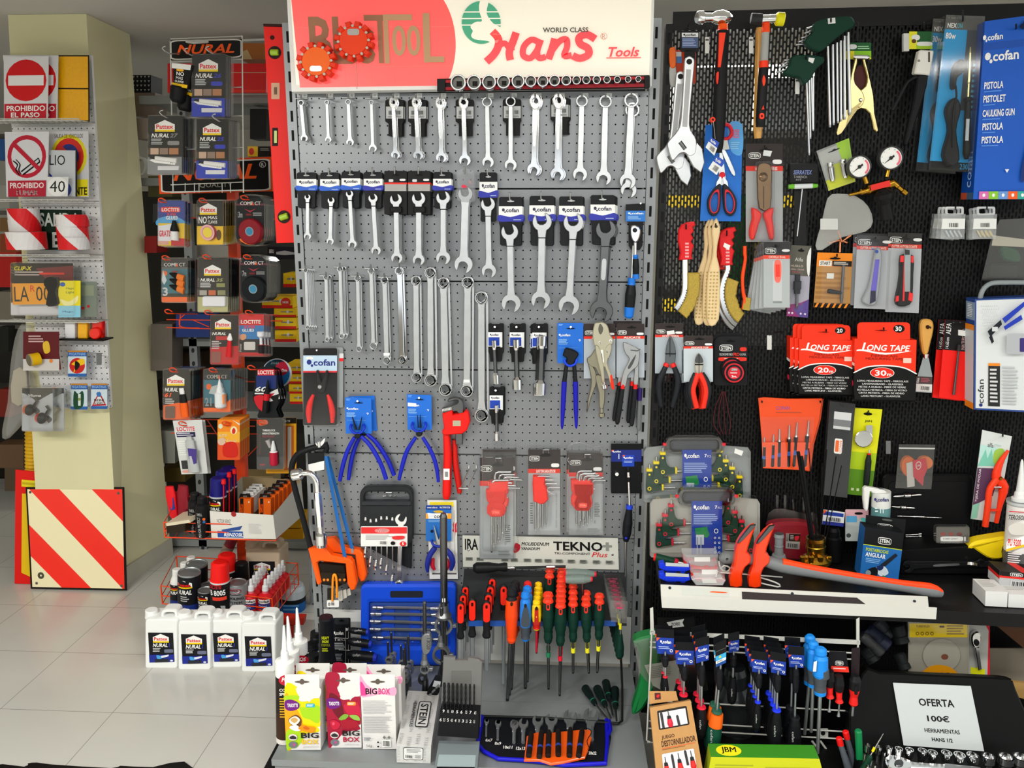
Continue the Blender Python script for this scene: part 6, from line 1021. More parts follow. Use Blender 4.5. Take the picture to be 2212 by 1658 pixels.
keycase('upper clear case of green and yellow T-handle keys, leaning on the black panel',1390,940,1622,1085,.012,1474,971,1537,1085,[(1432,983),(1418,1003),(1403,1019)],[(1555,978),(1568,999),(1582,1015),(1598,1034)],'#0f3626','#f0d810',0)
T.ALL[-1].p('price_sticker').pr([(1588,968),(1606,974),(1602,984),(1586,978)],.0435,.0445,'#e4e4e0')
keycase('lower clear case of dark green and red T-handle keys, standing on the black shelf',1404,1052,1642,1204,.073,1494,1082,1560,1197,[(1450,1096),(1437,1117),(1424,1138)],[(1573,1092),(1588,1110),(1603,1130),(1622,1152)],'#1c3a2a','#d01c34',1)
t=T('t_handle_driver','dark green T-handle driver with red ends lying before the cases','screwdriver',RB,(1435,1212),.12);b=t.p('handle');b.spin((1412,1202,.12),(1465,1214,.13),[(0,7,'R'),(.08,9,'#0f3a2a'),(.5,8.5),(.85,7.5,'#d01c34'),(1,6)],'#0f3a2a',12);b.spin((1425,1208,.125),(1432,1234,.14),[(0,7),(.8,6,'#d01c34'),(1,5)],'#0f3a2a',12);b=t.p('shaft');b.spin((1464,1214,.13),(1486,1218,.135),[(0,2.5),(1,2.5)],'steel',8)
for i,(y,d)in enumerate([(1221,.19),(1243,.22)]):
 t=T('spring_clamp',['rear','front'][i]+' blue plastic clamp on the near end of the black shelf','clamp',RB,(1460,y+12),d);b=t.p('jaw_body');b.pr([(1424,y-4),(1434,y-6),(1438,y+2),(1484,y+4),(1490,y+1),(1492,y+10),(1480,y+14),(1436,y+12),(1424,y+6)],d,d+.02,'#1838d8',.002);l=t.p('label');l.pr([(1438,y-6),(1488,y-3),(1488,y+3),(1438,y+1)],d+.018,d+.0205,'#c8cccc');k=t.p('foot');k.rc(1440,y+8,1460,y+18,d,d+.018,'#1430c0',6,.002);k=t.p('foot');k.rc(1470,y+9,1480,y+17,d,d+.018,'#1430c0',3)
for i,(x0,y0,d)in enumerate([(1476,1199,.19),(1492,1226,.232)]):
 t=T('small_parts_box',['upper','lower'][i]+' of two small red boxes with clear hinged lids','box',RB,(x0+36,y0+26),d);b=t.p('base','red base');b.pr([(x0,y0+10),(x0+10,y0+20),(x0+40,y0+26),(x0+68,y0+26),(x0+74,y0+20),(x0+76,y0+30),(x0+62,y0+33),(x0+14,y0+30),(x0+2,y0+20)],d-.05,d,'#e8281c',.002);l=t.p('lid');l.pr([(x0,y0),(x0+76,y0),(x0+74,y0+20),(x0+68,y0+25),(x0+40,y0+25),(x0+10,y0+19),(x0,y0+9)],d-.05,d-.002,'frost',.002);k=l.sub('label');k.rc(x0+24,y0+4,x0+58,y0+14,d-.002,d-.0012,'#e4e4e0');k=t.p('latch');k.rc(x0+46,y0+22,x0+54,y0+30,d,d+.003,'#e8281c',1)
t=T('flat_clear_box','flat clear box lying just behind the white rail','box',RB,(1530,1264),.252);b=t.p('box');b.pr([(1494,1252),(1502,1248),(1560,1248),(1568,1254),(1562,1265),(1504,1265)],.22,.252,'frostw',.003);l=t.p('label');l.pr([(1516,1251),(1546,1251),(1549,1259),(1518,1259)],.252,.253,'#e8e8e4')
t=T('display_hook','bundle of loose white wire hooks lying before the orange hammer heads','hook',RB,(1560,1240),.24);b=t.p(None);b.tube([(1553,1212,.22),(1557,1228,.22),(1570,1234,.22),(1577,1226,.22),(1564,1221,.22),(1560,1232,.22),(1612,1240,.22),(1660,1252,.24),(1684,1262,.25),(1680,1267,.25),(1640,1258,.25)],.0022,'wwire',6,k=2);b.tube([(1546,1247,.26),(1549,1234,.25),(1556,1236,.24),(1690,1246,.22)],.0022,'wwire',6)
def claw(lab,dx,dy,d,h):
 t=T('claw_hammer',lab,'hammer',RB,(1610+dx,1265+dy),d);P=lambda L:[(x+dx,y+dy)for x,y in L]
 b=t.p('hammer_head','orange lacquered head');b.pr(smooth(P([(1632,1137),(1627,1152),(1620,1172),(1614,1194),(1622,1202),(1621,1216),(1610,1226),(1603,1244),(1603,1267),(1578,1267),(1580,1240),(1586,1224),(1589,1200),(1594,1176),(1612,1150)]),2),d-.014,d+.014,'#fa3c0a:g',.004)
 c=b.sub('claw_tip','bare steel claw tip');c.pr(P([(1633,1134),(1628,1142),(1604,1168),(1594,1174),(1598,1166),(1622,1136)]),d+.006,d+.0165,'dsteel',.001)
 g=t.p('handle','grey and orange handle');p=[(1604+dx,1206+dy,d-.01,12)]+h;grip2(g,p,0,'#74787a',12)
 i=g.sub('inlay','orange upper side of the handle');q=[(a[0],a[1]-a[3]*.55,a[2]+.003,a[3]*.62)for a in h];grip2(i,q,0,'#ff4410',10);return t
claw('rear claw hammer with orange head, next to the clear boxes',0,0,.25,[(1640,1209,.235,12),(1660,1214,.24,12)])
claw('front claw hammer with orange head and long grey and orange handle along the shelf',41,1,.25,[(1690,1222,.25,15),(1760,1235,.255,13),(1850,1250,.265,12),(1950,1266,.275,12),(2010,1275,.28,14),(2034,1282,.28,8)])
t=T('hammer_handle','grey rubber hammer handle end with a hanging hole, behind the orange heads','hammer',RB,(1572,1205),.21);b=t.p(None);grip2(b,[(1556,1200,.21,8),(1564,1203,.21,14),(1580,1204,.21,14),(1600,1206,.20,12),(1625,1208,.20,10)],0,'#777c7c',12);b.pr(circ(1571,1208,3,3,10),.22,.2275,'#2a2c2c')
t=T('shopping_bag_pack','red folded cloth in a clear bag with a white and black label','pack',RB,(1712,1208),.066);b=t.p('folded_cloth');b.pr(smooth([(1664,1134),(1700,1128),(1752,1132),(1762,1150),(1758,1206),(1690,1210),(1668,1190),(1660,1150)],2),.03,.064,'#b81430',.008);l=t.p('label');l.pr([(1698,1152),(1729,1153),(1727,1186),(1697,1184)],.064,.0655,'#e6e4e0');f=l.faceq([(1698,1152),(1729,1153),(1727,1186),(1697,1184)],.0657);f.art('r .2 0 1 .5 #241a1c;l .3 .1 .6 .4 3 W;t 80021 .02 .02 .16 .5 K ^;z .05 .58 .95 .95 #e6e4e0;q #c02030 .6 .15 .9 .1 .85 .35 .65 .4');c=t.p('clear_film');c.pr(smooth([(1660,1108),(1690,1098),(1740,1110),(1764,1112),(1766,1208),(1680,1212),(1656,1160)],2),.067,.0678,'bag');
for x in(1676,1693,1712,1734):c.pr([(x,1068),(x+6,1070),(x+5,1110),(x,1108)],.05,.0506,'clear2')
t=T('hose_nozzle','grey plastic hose nozzle standing upright','nozzle',RB,(1683,1212),.09);b=t.p(None);b.spin((1683,1152,.09),(1682,1213,.09),[(0,7,'#3a3e40'),(.0,10,'#8a9092'),(.12,11),(.14,9),(.4,9),(.44,10),(.48,9),(.72,10),(.74,14),(.84,16),(.86,15),(.9,18),(1,18)],'#8a9092',20)
t=T('hose_coupling','brass hose coupling standing on the shelf with black rods in it','coupling',RB,(1763,1226),.13);b=t.p('brass_body');b.spin((1762,1160,.13),(1763,1226,.13),[(0.05,16,'#1a1408'),(0,18,'brass'),(0,21),(.1,21.5),(.12,20.5),(.25,20.5),(.27,21.5),(.4,21.5),(.42,20.5),(.55,21),(.6,26),(.7,33),(.8,33),(.85,28),(.98,26),(1,24)],'brass',26)
for a in(0,1,2,3):g=b.sub('coupling_lug');x=1735+a*19;g.rc(x-6,1202,x+6,1218,.155 if 0<a<3 else.14,.165 if 0<a<3 else.15,'brass',3,.003)
for i,(x0,y0,x1,r)in enumerate([(1724,975,1757,4),(1731,985,1760,4),(1747,968,1765,1.2),(1786,970,1768,1.5),(1776,1000,1770,1.3),(1806,985,1775,1.4),(1818,1005,1778,1.2),(1762,1040,1763,1.5)]):
 t=T('black_rod',ORD[i]+' thin black rod standing in the brass hose coupling','rod',RB,(x1,1180),.13,'rods in the brass coupling');t.p(None).spin((x0,y0,.12+.004*(i%4)),(x1,1195,.128+.002*(i%3)),[(0,r),(1,r)],'#0c0c0d',8)
t=T('impact_socket','matt black impact socket beside the brass coupling','socket',RB,(1801,1210),.065);t.p(None).spin((1801,1138,.065),(1802,1210,.065),[(0,10),(.1,13),(.25,13),(.27,12),(.32,16),(.98,17),(1,15)],'#0d0d0f',20)
t=pack('label_pack','white and blue carded pack behind the impact socket','pack',(1780,1100,1824,1136),.07,'r 0 0 1 1 #e2e4e6;r 0 .1 .95 .35 #203c9c;r 0 .75 1 1 #24308a;z .2 .4 .9 .75 #e2e4e6;p O 0 0 .15 0 0 .3','#dfe2e4',None,q=[(1779,1100),(1825,1106),(1822,1137),(1776,1132)],eu=False)
t=pack('round_magnet_pack','pale pack with a pink header behind the blue angle drive box','pack',(1826,1100,1876,1168),.05,'r 0 0 1 .28 #f0b8c0;r .05 .2 .5 .4 #60b0e0;q #60c8c0 .7 .25 1 .3 .95 .4 .7 .36;r 0 .4 1 1 #c4ccc8;e .14 .82 .1 .07 #4a5050;rr .4 .08 .75 .16 #141414 .4','#c8d0cc',None,eu=False)
t=T('glue_tube','white and teal sealant cartridge with its cap, standing behind the blue angle drive box','tube',RB,(1900,1160),.09);b=t.p('body');b.spin((1904,1060,.09),(1900,1165,.09),[(0,14,'#d8dad6'),(0,20),(.3,20.5),(.31,20.5,'#5a8a8c'),(1,20)],'#d8dad6',22);f=b.face(1888,1068,1920,1090,.115);f.art('m cofan 0 .25 1 .75 #2a3070');f=b.face(1890,1096,1912,1108,.115);f.art('l 0 0 .3 1 2 #d0e0e0;r .5 0 .6 1 #d0e0e0;r .75 0 .85 1 #d0e0e0');c=t.p('cap');c.pr(smooth([(1866,1056),(1880,1053),(1912,1060),(1914,1066),(1886,1066),(1880,1062),(1876,1100),(1868,1100)],2),.09,.104,'#e4e4e0',.003);c.spin((1903,1054,.095),(1903,1062,.095),[(0,5),(1,6)],'zinc',12)
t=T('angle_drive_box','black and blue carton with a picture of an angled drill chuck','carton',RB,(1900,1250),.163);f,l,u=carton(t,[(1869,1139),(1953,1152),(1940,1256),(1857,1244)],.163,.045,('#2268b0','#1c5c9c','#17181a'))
f.art('r 0 0 1 .34 #17181a;r 0 .33 1 .345 #c8d820;m stein .36 .14 .7 .28;t PORTABROCAS .08 .39 .66 .46 #c8d820 b;t ANGULAR .08 .48 .6 .57 W b;l .1 .6 .5 .7 3 #80b0e0;p #23272c .46 .72 .84 .42 .9 .46 .54 .78;q #d0dce4 .4 .74 .6 .72 .72 .84 .6 .92 .46 .9;q #1a2c5c .4 .74 .56 .7 .56 .78 .46 .82;q #16181c .16 .86 .34 .76 .44 .82 .4 .96 .2 .98;e .2 .9 .07 .06 #8a9094;p #2a8a50 .6 .9 .8 1 .76 1 .56 .92');c=t.p('hang_flap');c.pr([(1871,1112),(1957,1122),(1954,1152),(1869,1139)],.118,.1195,'#17181a');c.faceq([(1871,1112),(1957,1122),(1954,1152),(1869,1139)],.1197).art('m stein .3 .5 .68 .85;rr .4 .1 .66 .25 #5a5a58 .4')
t=T('open_tool_case','large black tool case standing open at the back of the shelf','tool case',RB,(2010,1240),.10);b=t.p('lid');b.pr(rrect(1906,1024,2104,1182,14),.006,.02,'#0d0d0e',.004);b.pr(rrect(1920,1040,2090,1168,10),.02,.022,'#101012');b=t.p('tray');b.pr([(1940,1190),(2120,1178),(2145,1205),(2150,1240),(1946,1240)],.05,.131,'#0b0b0c',.004);b.pr(rrect(1952,1212,2140,1226,5),.131,.136,'#141415',.002)
for x0,y0,x1,y1,r in((1930,1072,1990,1068,3),(1926,1094,1976,1097,2.5),(1938,1114,2034,1118,1.6)):k=t.p('chrome_bar');k.spin((x0,y0,.03),(x1,y1,.03),[(0,r*.5),(.1,r),(.35,r),(.4,r*1.8),(.6,r*1.8),(.65,r),(.95,r),(1,r*.6)],'chrome',10)
for k_ in range(3):k=t.p('hex_bar');k.spin((1956,1155+k_*4,.05),(1990,1153+k_*5,.05),[(0,1.4),(.8,1.4),(.82,3),(1,3)],'chrome',8)
k=t.p('open_wrench','dark steel wrench on the tray front');open_end(k,(1962,1224),(2120,1216),13,9,4.5,.139,'black_steel',th=.005,hw=.45);k=t.p('chrome_socket');k.spin((2098,1214,.13),(2098,1222,.135),[(0,12),(.3,16),(1,15)],'chrome',18)
t=pack('patch_kit','small clear box with a tube and dark patches, lying on the open black case','box',(2023,1138,2093,1171),.12,'r 0 0 1 1 #5c5a54;e .2 .45 .09 .12 #8a3a34;e .45 .45 .09 .12 #8a3a34;e .7 .45 .09 .12 #6a2a2a;rr .12 .6 .82 .92 #e8e8e4 .2;t RUBBER_CEMENT .2 .7 .66 .8 K;r .84 .62 .9 .9 #d0d0cc','#5c5a54',.012,eu=False)
t=T('plastic_scoop','yellow curved plastic piece beside the black case','tool',RB,(2130,1200),.13);b=t.p(None);b.pr(smooth([(2092,1186),(2104,1172),(2140,1164),(2190,1158),(2200,1170),(2170,1182),(2168,1206),(2140,1208),(2118,1196),(2100,1184)],3),.10,.135,'#f0d010',.006)
t=T('sealant_cartridge','grey and white sealant cartridge with a long white nozzle beside the white boxes','sealant',RB,(2192,1250),.155);b=t.p('cartridge');b.spin((2203,1080,.155),(2190,1251,.155),[(0,22,'#8a8e90'),(0,27,'#c0c4c4'),(.03,27),(.05,25,'#e8e6e2'),(.6,25.5),(.62,25.5,'#5c5c5c'),(1,25)],'#e8e6e2',24)
f=b.faceq([(2180,1098),(2224,1100),(2214,1230),(2170,1226)],.188);f.art('t TEROSON .0 .1 .9 .18 #3a3a3a bi;r 0 .04 1 .055 #d02030;q #d8d4cc .05 .3 .5 .22 .9 .3 .8 .42 .2 .42;p #f8f8f4 0 .55 1 .42 1 .56 0 .68;t PU_9200 .06 .5 .7 .62 R b;p #f0c820 0 .68 1 .56 1 .6 0 .72;l .1 .74 .8 .98 7 #e0e0e0')
n=t.p('nozzle');n.spin((2208,992,.155),(2203,1082,.155),[(0,1.5),(.05,3),(.75,9),(.8,12),(.9,13),(.92,18),(1,18)],'#e6e8e6',16)
t=T('drill_bit_box','small black, red and grey carton on top of the white boxes','carton',RB,(2180,1268),.25);f,l,u=carton(t,[(2160,1232),(2240,1240),(2236,1275),(2158,1268)],.25,.06,('#b8b8b8','#d0d0d0','#201c1c'));f.art('r 0 0 1 .3 #201c1c;r 0 .28 1 .4 #e02820;m stein .28 .04 .62 .26;z .3 .5 .9 .95 #c8c8c8');l.art('r 0 0 1 .4 #201c1c;r 0 .3 1 .5 #d82820');u.art('p #e02820 .5 0 .75 0 .9 1 .6 1')
for i,(x0,x1,y0,y1)in enumerate([(2112,2177,1276,1311),(2179,2250,1283,1314)]):
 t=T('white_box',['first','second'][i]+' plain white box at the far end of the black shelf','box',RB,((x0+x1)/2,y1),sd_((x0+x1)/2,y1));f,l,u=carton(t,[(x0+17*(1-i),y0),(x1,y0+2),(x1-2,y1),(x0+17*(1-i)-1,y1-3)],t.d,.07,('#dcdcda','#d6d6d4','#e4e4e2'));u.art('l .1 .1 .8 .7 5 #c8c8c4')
dr=.336;t=T('shelf_edge_rail','long white metal price rail with a dark insert along the black shelf front','rail',RB,(1720,1312),dr);b=t.p('rail')
A=[b.P(1427,1262,dr-.022),b.P(2004,1288,dr-.022),b.P(2006,1311,dr+.006),b.P(1428,1288,dr+.006),b.P(2024,1312,dr+.006),b.P(2022,1337,dr+.006),b.P(1430,1312,dr+.006)];th=Vector((0,.004,-.001))
b.add(A+[p+th for p in A],[(3,2,1,0),(6,5,4,2,3),(7,8,9,10),(0,1,8,7),(6,13,12,5),(4,5,12,11),(0,7,10,3),(3,10,13,6),(1,2,9,8),(2,4,11,9),(10,9,11,12,13)],'white_paint')
f=b.face3([A[0],A[1],A[2],A[3]]);f.art('r .08 .15 .26 .8 #c8ccc4;p #3a3434 .31 .3 .74 .4 .77 .95 .31 .95;e .035 .25 .006 .12 #303438;e .5 .28 .006 .12 #303438;e .95 .5 .006 .12 #303438;q #ff6030 .2 .38 .25 .42 .245 .5 .19 .48')
# below the black shelf: white wire rack of screwdrivers
d0=.348
t=T('wire_rack','white wire rack hung below the black shelf, full of carded screwdrivers','rack',RB,(1630,1380),d0);b=t.p('top_bar');b.pr([(1404,1362),(1858,1383),(1858,1392),(1404,1370)],d0-.003,d0,'wwire');b.pr([(1404,1314),(1411,1312),(1413,1364),(1405,1366)],d0-.003,d0,'wwire',.001);b.pr([(1850,1338),(1857,1334),(1857,1390),(1850,1388)],d0-.003,d0,'wwire',.001)
b=t.p('side_wire');b.tube([(1408,1366,d0),(1405,1440,d0),(1399,1560,d0),(1397,1598,d0),(1404,1602,d0)],.0025,'wwire',6);b=t.p('side_wire');b.tube([(1854,1388,d0),(1846,1480,d0),(1832,1600,d0)],.0025,'wwire',6)
for y0,y1 in((1386,1410),(1397,1424),(1512,1535),(1556,1580),(1572,1596),(1602,1622)):
 b=t.p('cross_wire');b.tube([(1404-(y0-1386)*.03,y0,d0-.006),(1850-(y0-1386)*.09,y1,d0-.006)],.0022,'wwire',6)
b=t.p('diagonal_brace');b.tube([(1754,1600,d0-.01),(1800,1660,d0-.01)],.003,'wwire',6);b.tube([(1772,1600,d0-.01),(1822,1668,d0-.01)],.003,'wwire',6)
for x,y in((1778,1583),(1779,1626)):b=t.p('bracket_plate');b.rc(x-11,y-9,x+11,y+9,d0-.012,d0-.009,'wwire',1);b.pr(circ(x,y,5,5,12),d0-.009,d0-.0086,'K')
def hang_driver(lab,x,yt,tw,yl,ang,yc,yh,r,col,d,body='#101114',xh=None,n=1,dx=-4,dy=-13,tagc='#16389c',blade='zinc',group=None):
 t=T('carded_screwdriver',lab,'screwdriver',RB,(x,yt),d);c=t.p('hang_tag');k=ang;xh=x if xh is None else xh
 q=[(x-tw,yt),(x+tw,yt+k),(x+tw-1,yl+k),(x-tw+2,yl)];c.pr([(x-tw,yt-18),(x+tw,yt-18+k),(x+tw,yt+k),(x-tw,yt)],d-.0016,d-.0002,'#111216');c.pr(q,d-.0014,d,tagc);f=c.faceq(q,d+.0002);f.art('m cofan .2 .12 .84 .38 W;p O .0 0 .2 0 0 .24;l .1 .52 .85 .72 2 #a8b8e8;g .85 .76 .09 .1 .6 W')if tagc!='#e8e8e0' else f.art('r 0 .0 1 .3 #1a1a1c;r 0 .3 1 .62 #38a8d8;p Y .3 .5 .55 .5 .42 .32;r 0 .62 1 .8 W;l .1 .66 .8 .76 2 #303030;r 0 .8 1 1 #1c4c98')
 s=t.p('shaft');s.spin((x,yl-4,d+.006),((x*.6+xh*.4),yc+4,d+.006),[(0,2.2),(1,2.4)],blade,10)
 kx=x*.85+xh*.15;k2=t.p('card_clip');k2.spin((kx,yl+4,d+.006),(kx,yl+(yc-yl)*.45+6,d+.006),[(0,6),(.2,8),(.8,7),(1,5)],'#15161a',10)
 h=t.p('handle');h.spin(((x*.6+xh*.4),yc,d+.006),(xh,yh,d+.008),[(0,r*.62,col),(.05,r*.7),(.06,r*.55,body),(.2,r*.75),(.5,r),(.8,r*.95),(.94,r*.7,col if body=='#101114' else body),(.97,r*.45),(1,r*.2)],body,14);f=h.face(xh-r*.25+1,yc+(yh-yc)*.4,xh+r*.35,yc+(yh-yc)*.75,d+.008+r*RB.sc(x,yc,d)*.98);f.art('t cofan .2 .1 .8 .9 #c8c8c8 >')
 for i in range(1,n):t.copy('%s driver counted from the front behind the %s'%(ORD[i],lab[lab.index('driver')+7:]if 'driver' in lab else lab),px=(x+dx*i,yt+dy*i),d=d-.022*i)
 return t
hang_driver('small red-collared driver nearest the green bag',1437,1376,19,1411,2,1459,1516,8,'#d81c34',.40,n=2,dx=-3,dy=-8)
hang_driver('red-collared driver on the second hook of the wire rack',1479,1404,20,1434,1,1497,1566,14,'#e01c38',.41,xh=1473,n=3)
hang_driver('larger red-collared driver on the third hook of the wire rack',1517,1398,15,1432,-7,1524,1594,15,'#e01c38',.42,xh=1512,n=3)
hang_driver('green and orange driver with a striped tag on the wire rack',1557,1408,12,1440,-10,1532,1632,17,'#2a5a48',.43,body='#0f4434',xh=1536,n=2,tagc='#e8e8e0')
t=T('torx_bit_band','orange collar band of the green driver','band',RB,(1545,1550),.44);T.ALL.pop()
T.ALL[-1].p('orange_band','orange band').spin((1549,1540,.438),(1545,1566,.438),[(0,13.4),(.3,14.6),(.8,15.6),(1,15.6)],'#f06414',14)
hang_driver('short black driver on a tag set back on the wire rack',1585,1386,12,1410,-5,1462,1520,11,'#101114',.36,xh=1580)
hang_driver('blue-collared driver nearest the rack centre',1640,1422,17,1450,5,1513,1580,10,'#1c38e8',.42,xh=1633,n=4,dx=-5,dy=-11)
hang_driver('large blue-collared driver on the sixth hook of the wire rack',1681,1424,17,1452,6,1530,1614,14,'#1c38f0',.43,xh=1673,n=4,dx=-5,dy=-11)
hang_driver('long black driver before the tall blue screwdrivers',1720,1413,17,1440,2,1546,1624,17,'#17181c',.41,xh=1712,n=2,dx=-8,dy=-20)
def big_driver(lab,x,yt,yb,xt,ytip,r,d,F=RB,c1='#1a8ae8',c2='#464c52'):
 t=T('screwdriver',lab,'screwdriver',F,(x,yt),d);h=t.p('handle');h.spin((x,yt,d),(x+(xt-x)*.2,yb,d),[(0,r*.5,c1),(.04,r*.8),(.12,r*.85),(.16,r*.7),(.22,r),(.55,r*1.05),(.6,r*.95,c2),(.8,r*.8),(.9,r*.85,c1),(.98,r*.8),(1,r*.4)],c1,16);i=h.sub('grey_panel','grey soft panel');i.spin((x+r*.25,yt+(yb-yt)*.42,d+.003),(x+r*.3,yt+(yb-yt)*.62,d+.003),[(0,r*.4),(.2,r*.86),(1,r*.9)],c2,12)
 s=t.p('blade');s.spin((x+(xt-x)*.2,yb,d),(xt,ytip,d),[(0,r*.28),(1,r*.26)],'zinc',10);return t
big_driver('foremost of three tall blue and grey screwdrivers hanging on the wire rack',1773,1398,1500,1766,1625,16,.42)
T.ALL[-1].p('price_sticker').pr([(1758,1430),(1765,1427),(1763,1450),(1756,1450)],.436,.4372,'#e8e8e4')
big_driver('middle one of three tall blue and grey screwdrivers',1757,1384,1483,1752,1580,14,.39);big_driver('rearmost of three tall blue and grey screwdrivers',1750,1371,1478,1738,1585,14,.36)
t=pack('stubby_screwdriver_pack','black header pack with red-collared stubby screwdrivers','screwdriver pack',(1786,1408,1832,1452),.40,'r 0 0 1 1 #16151a;m stein .38 .44 .78 .66;r .2 .7 1 .98 #e83020;l .3 .78 .9 .9 1 #f0c0b8','#16151a',None,eu=False,q=[(1792,1406),(1828,1408),(1834,1452),(1784,1450)])
for x,y in((1792,1484),(1812,1494)):h=t.p('stubby_driver');h.spin((x,y-36,.41),(x+1,y+24,.41),[(0,9,'#18181a'),(.3,12),(.55,9,'#e8201c'),(.6,7),(.85,6),(.95,9),(1,5)],'#18181a',12);h.spin((x+1,y+24,.41),(x-1,y+52,.41),[(0,2),(.7,2),(1,4)],'zinc',8)
t=T('screwdriver','red and black screwdriver hanging at the end post of the wire rack','screwdriver',RB,(1846,1466),.40);h=t.p('handle');h.spin((1848,1458,.40),(1843,1523,.40),[(0,8,'#1a1a1c'),(.15,13),(.45,12,'#e8201c'),(.7,8),(.93,10),(1,6)],'#1a1a1c',14);h.rc(1846,1482,1853,1500,.417,.419,'#1a1a1c',2);b=t.p('blade');b.spin((1843,1522,.40),(1841,1545,.40),[(0,3),(1,3)],'zinc',8);b=t.p('hang_card');b.pr([(1840,1400),(1858,1398),(1856,1460),(1838,1462)],.38,.3815,'#2a2024')
for i,(x0,y0,x1,y1)in enumerate([(1812,1596,1836,1668),(1826,1582,1850,1668)]):t=T('voltage_tester',['shorter','taller'][i]+' clear-handled driver with a red cap at the lower end of the wire rack','screwdriver',RB,(x0,y0),.44-.02*i);b=t.p('clear_handle');b.spin((x0+3,y0+10,.44-.02*i),(x1,y1,.44-.02*i),[(0,6),(.4,7),(.8,9),(1,6)],'#5a6068:g',12);c=t.p('red_cap');c.spin((x0,y0-4,.44-.02*i),(x0+4,y0+12,.44-.02*i),[(0,5),(.1,7),(1,7)],'#f01818',12)
t=T('green_screwdriver','plain green screwdriver handle standing beside the open socket case','screwdriver',RB,(1853,1582),.45);t.p(None).spin((1854,1576,.45),(1857,1645,.45),[(0,6),(.04,8),(.9,7.5),(.95,5),(1,4)],'#0c8048',14)
t=T('thin_screwdriver','thin bright screwdriver with a yellow band leaning across the open case','screwdriver',RB,(1890,1622),.50);b=t.p('blade');b.spin((1908,1584,.5),(1880,1632,.5),[(0,.8),(.3,1.6),(1,1.8)],'chrome',8);b=t.p('band','yellow band');b.spin((1889,1614,.5),(1885,1622,.5),[(0,3),(1,3)],'#f0e010',8);b=t.p('handle');b.spin((1881,1630,.5),(1862,1668,.5),[(0,3),(.1,6),(1,8)],'#123a28',12)
t=T('brand_tag','small dark tag with a white star-shaped badge behind the wire rack','label',RB,(1460,1345),.30);b=t.p(None);b.pr([(1420,1334),(1500,1330),(1500,1362),(1420,1366)],.296,.298,'#0c0c0d');f=b.faceq([(1440,1340),(1478,1336),(1478,1355),(1440,1358)],.2982);f.art('p #a0a29e 0 .2 .4 .1 1 0 .9 .4 1 .85 .5 .9 0 1 .12 .6;t ZORKI .25 .3 .75 .7 #2a2a2a b')
t=T('cloth_pack','green cloths in a clear bag hanging beside the wire rack','pack',RB,(1395,1380),.30);b=t.p('green_cloth');b.pr(smooth([(1368,1388),(1395,1376),(1424,1378),(1426,1430),(1418,1480),(1392,1530),(1372,1545),(1366,1536),(1384,1470),(1380,1410)],3),.27,.31,'#0b7034',.008);l=t.p('label_sheet');l.pr([(1392,1436),(1470,1424),(1480,1490),(1440,1496),(1410,1480)],.31,.3106,'#b8b8ac');l.faceq([(1396,1438),(1462,1428),(1462,1460),(1400,1470)],.3108).art('l .05 .1 .9 .9 7 #8a8a80');s=t.p('clear_film');s.pr([(1368,1384),(1430,1372),(1520,1430),(1530,1490),(1420,1500),(1380,1450)],.318,.3186,'bag')
KB=FG(1462,1690,.166,-3,-27);q=[(1404,1528),(1492,1512),(1520,1672),(1420,1690)];t=T('screwdriver_set_box','kraft card box with windows showing red and black screwdrivers','screwdriver set',KB,(1460,1660),0);f,l,u=carton(t,q,0,.03,('kraft','kraft'));b=t.parts[0];b.pr([(1402,1492),(1460,1492),(1465,1512),(1403,1520)],-.02,-.0185,'kraft');b.faceq([(1402,1492),(1460,1492),(1462,1506),(1403,1512)],-.0183).art('r .2 .2 .42 1 #4a1410;q R .26 .6 .32 .4 .38 .5 .32 .8')
f.art('rr .16 .06 .88 .32 #2c2620 .06;r .2 .09 .84 .3 #e0e0e2;t JUEGO .2 .4 .5 .46 #4a2410 b;t DESTORNILLADOR .18 .47 .96 .55 #4a2410 b;r .18 .565 .94 .572 #e05020;l .18 .58 .8 .6 1 #8a5a30;rr .16 .64 .88 .92 #e4e4e6 .05;t 7 .7 .93 .82 1 #3a2010 b')
for i,(u,v0,v1,c)in enumerate([(.25,.08,.3,'#3a3a3c'),(.42,.08,.3,'#d8203a'),(.62,.16,.3,'#3a3a3c'),(.22,.68,.92,'#d8201c'),(.38,.66,.9,'#3a3a3c'),(.52,.66,.92,'#d8201c'),(.68,.64,.84,'#3a3a3c'),(.8,.66,.92,'#e02020')]):
 k=t.p('screwdriver');A=f.at(u,v0,.002);B=f.at(u+.02,v1,.002);k.lathe3(A,B,[(0,.001,'dsteel'),(.3,.0015),(.32,.004,'#202022'),(.5,.005,c),(.8,.007),(1,.005)]if c!='#3a3a3c' else[(0,.001),(.1,.003),(1,.003)],c,8)
t=T('puller_set_carton','lime green and yellow carton lying in front of the kraft box','carton',RB,(1660,1690),.5);f,l,u=carton(t,[(1536,1634),(1770,1638),(1790,1716),(1522,1712)],.515,.05,('#ccd01c','#a0b420','#3c8c24'));f.art('l .05 .2 .4 .6 5 #a8ac28;l .5 .25 .9 .5 4 #a8ac28;r .55 .66 .85 .68 #3a3a20');u.art('e .18 .5 .12 .42 #f0e820;t JBM .11 .25 .25 .75 K b')
t=T('plastic_jar','dark clear plastic jar standing behind the hanging screwdrivers','jar',RB,(1590,1600),.28);b=t.p(None);b.spin((1588,1440,.28),(1590,1597,.28),[(0,22),(.08,26),(.25,26),(.4,38),(.9,38),(1,34)],'#24282a:g',20)
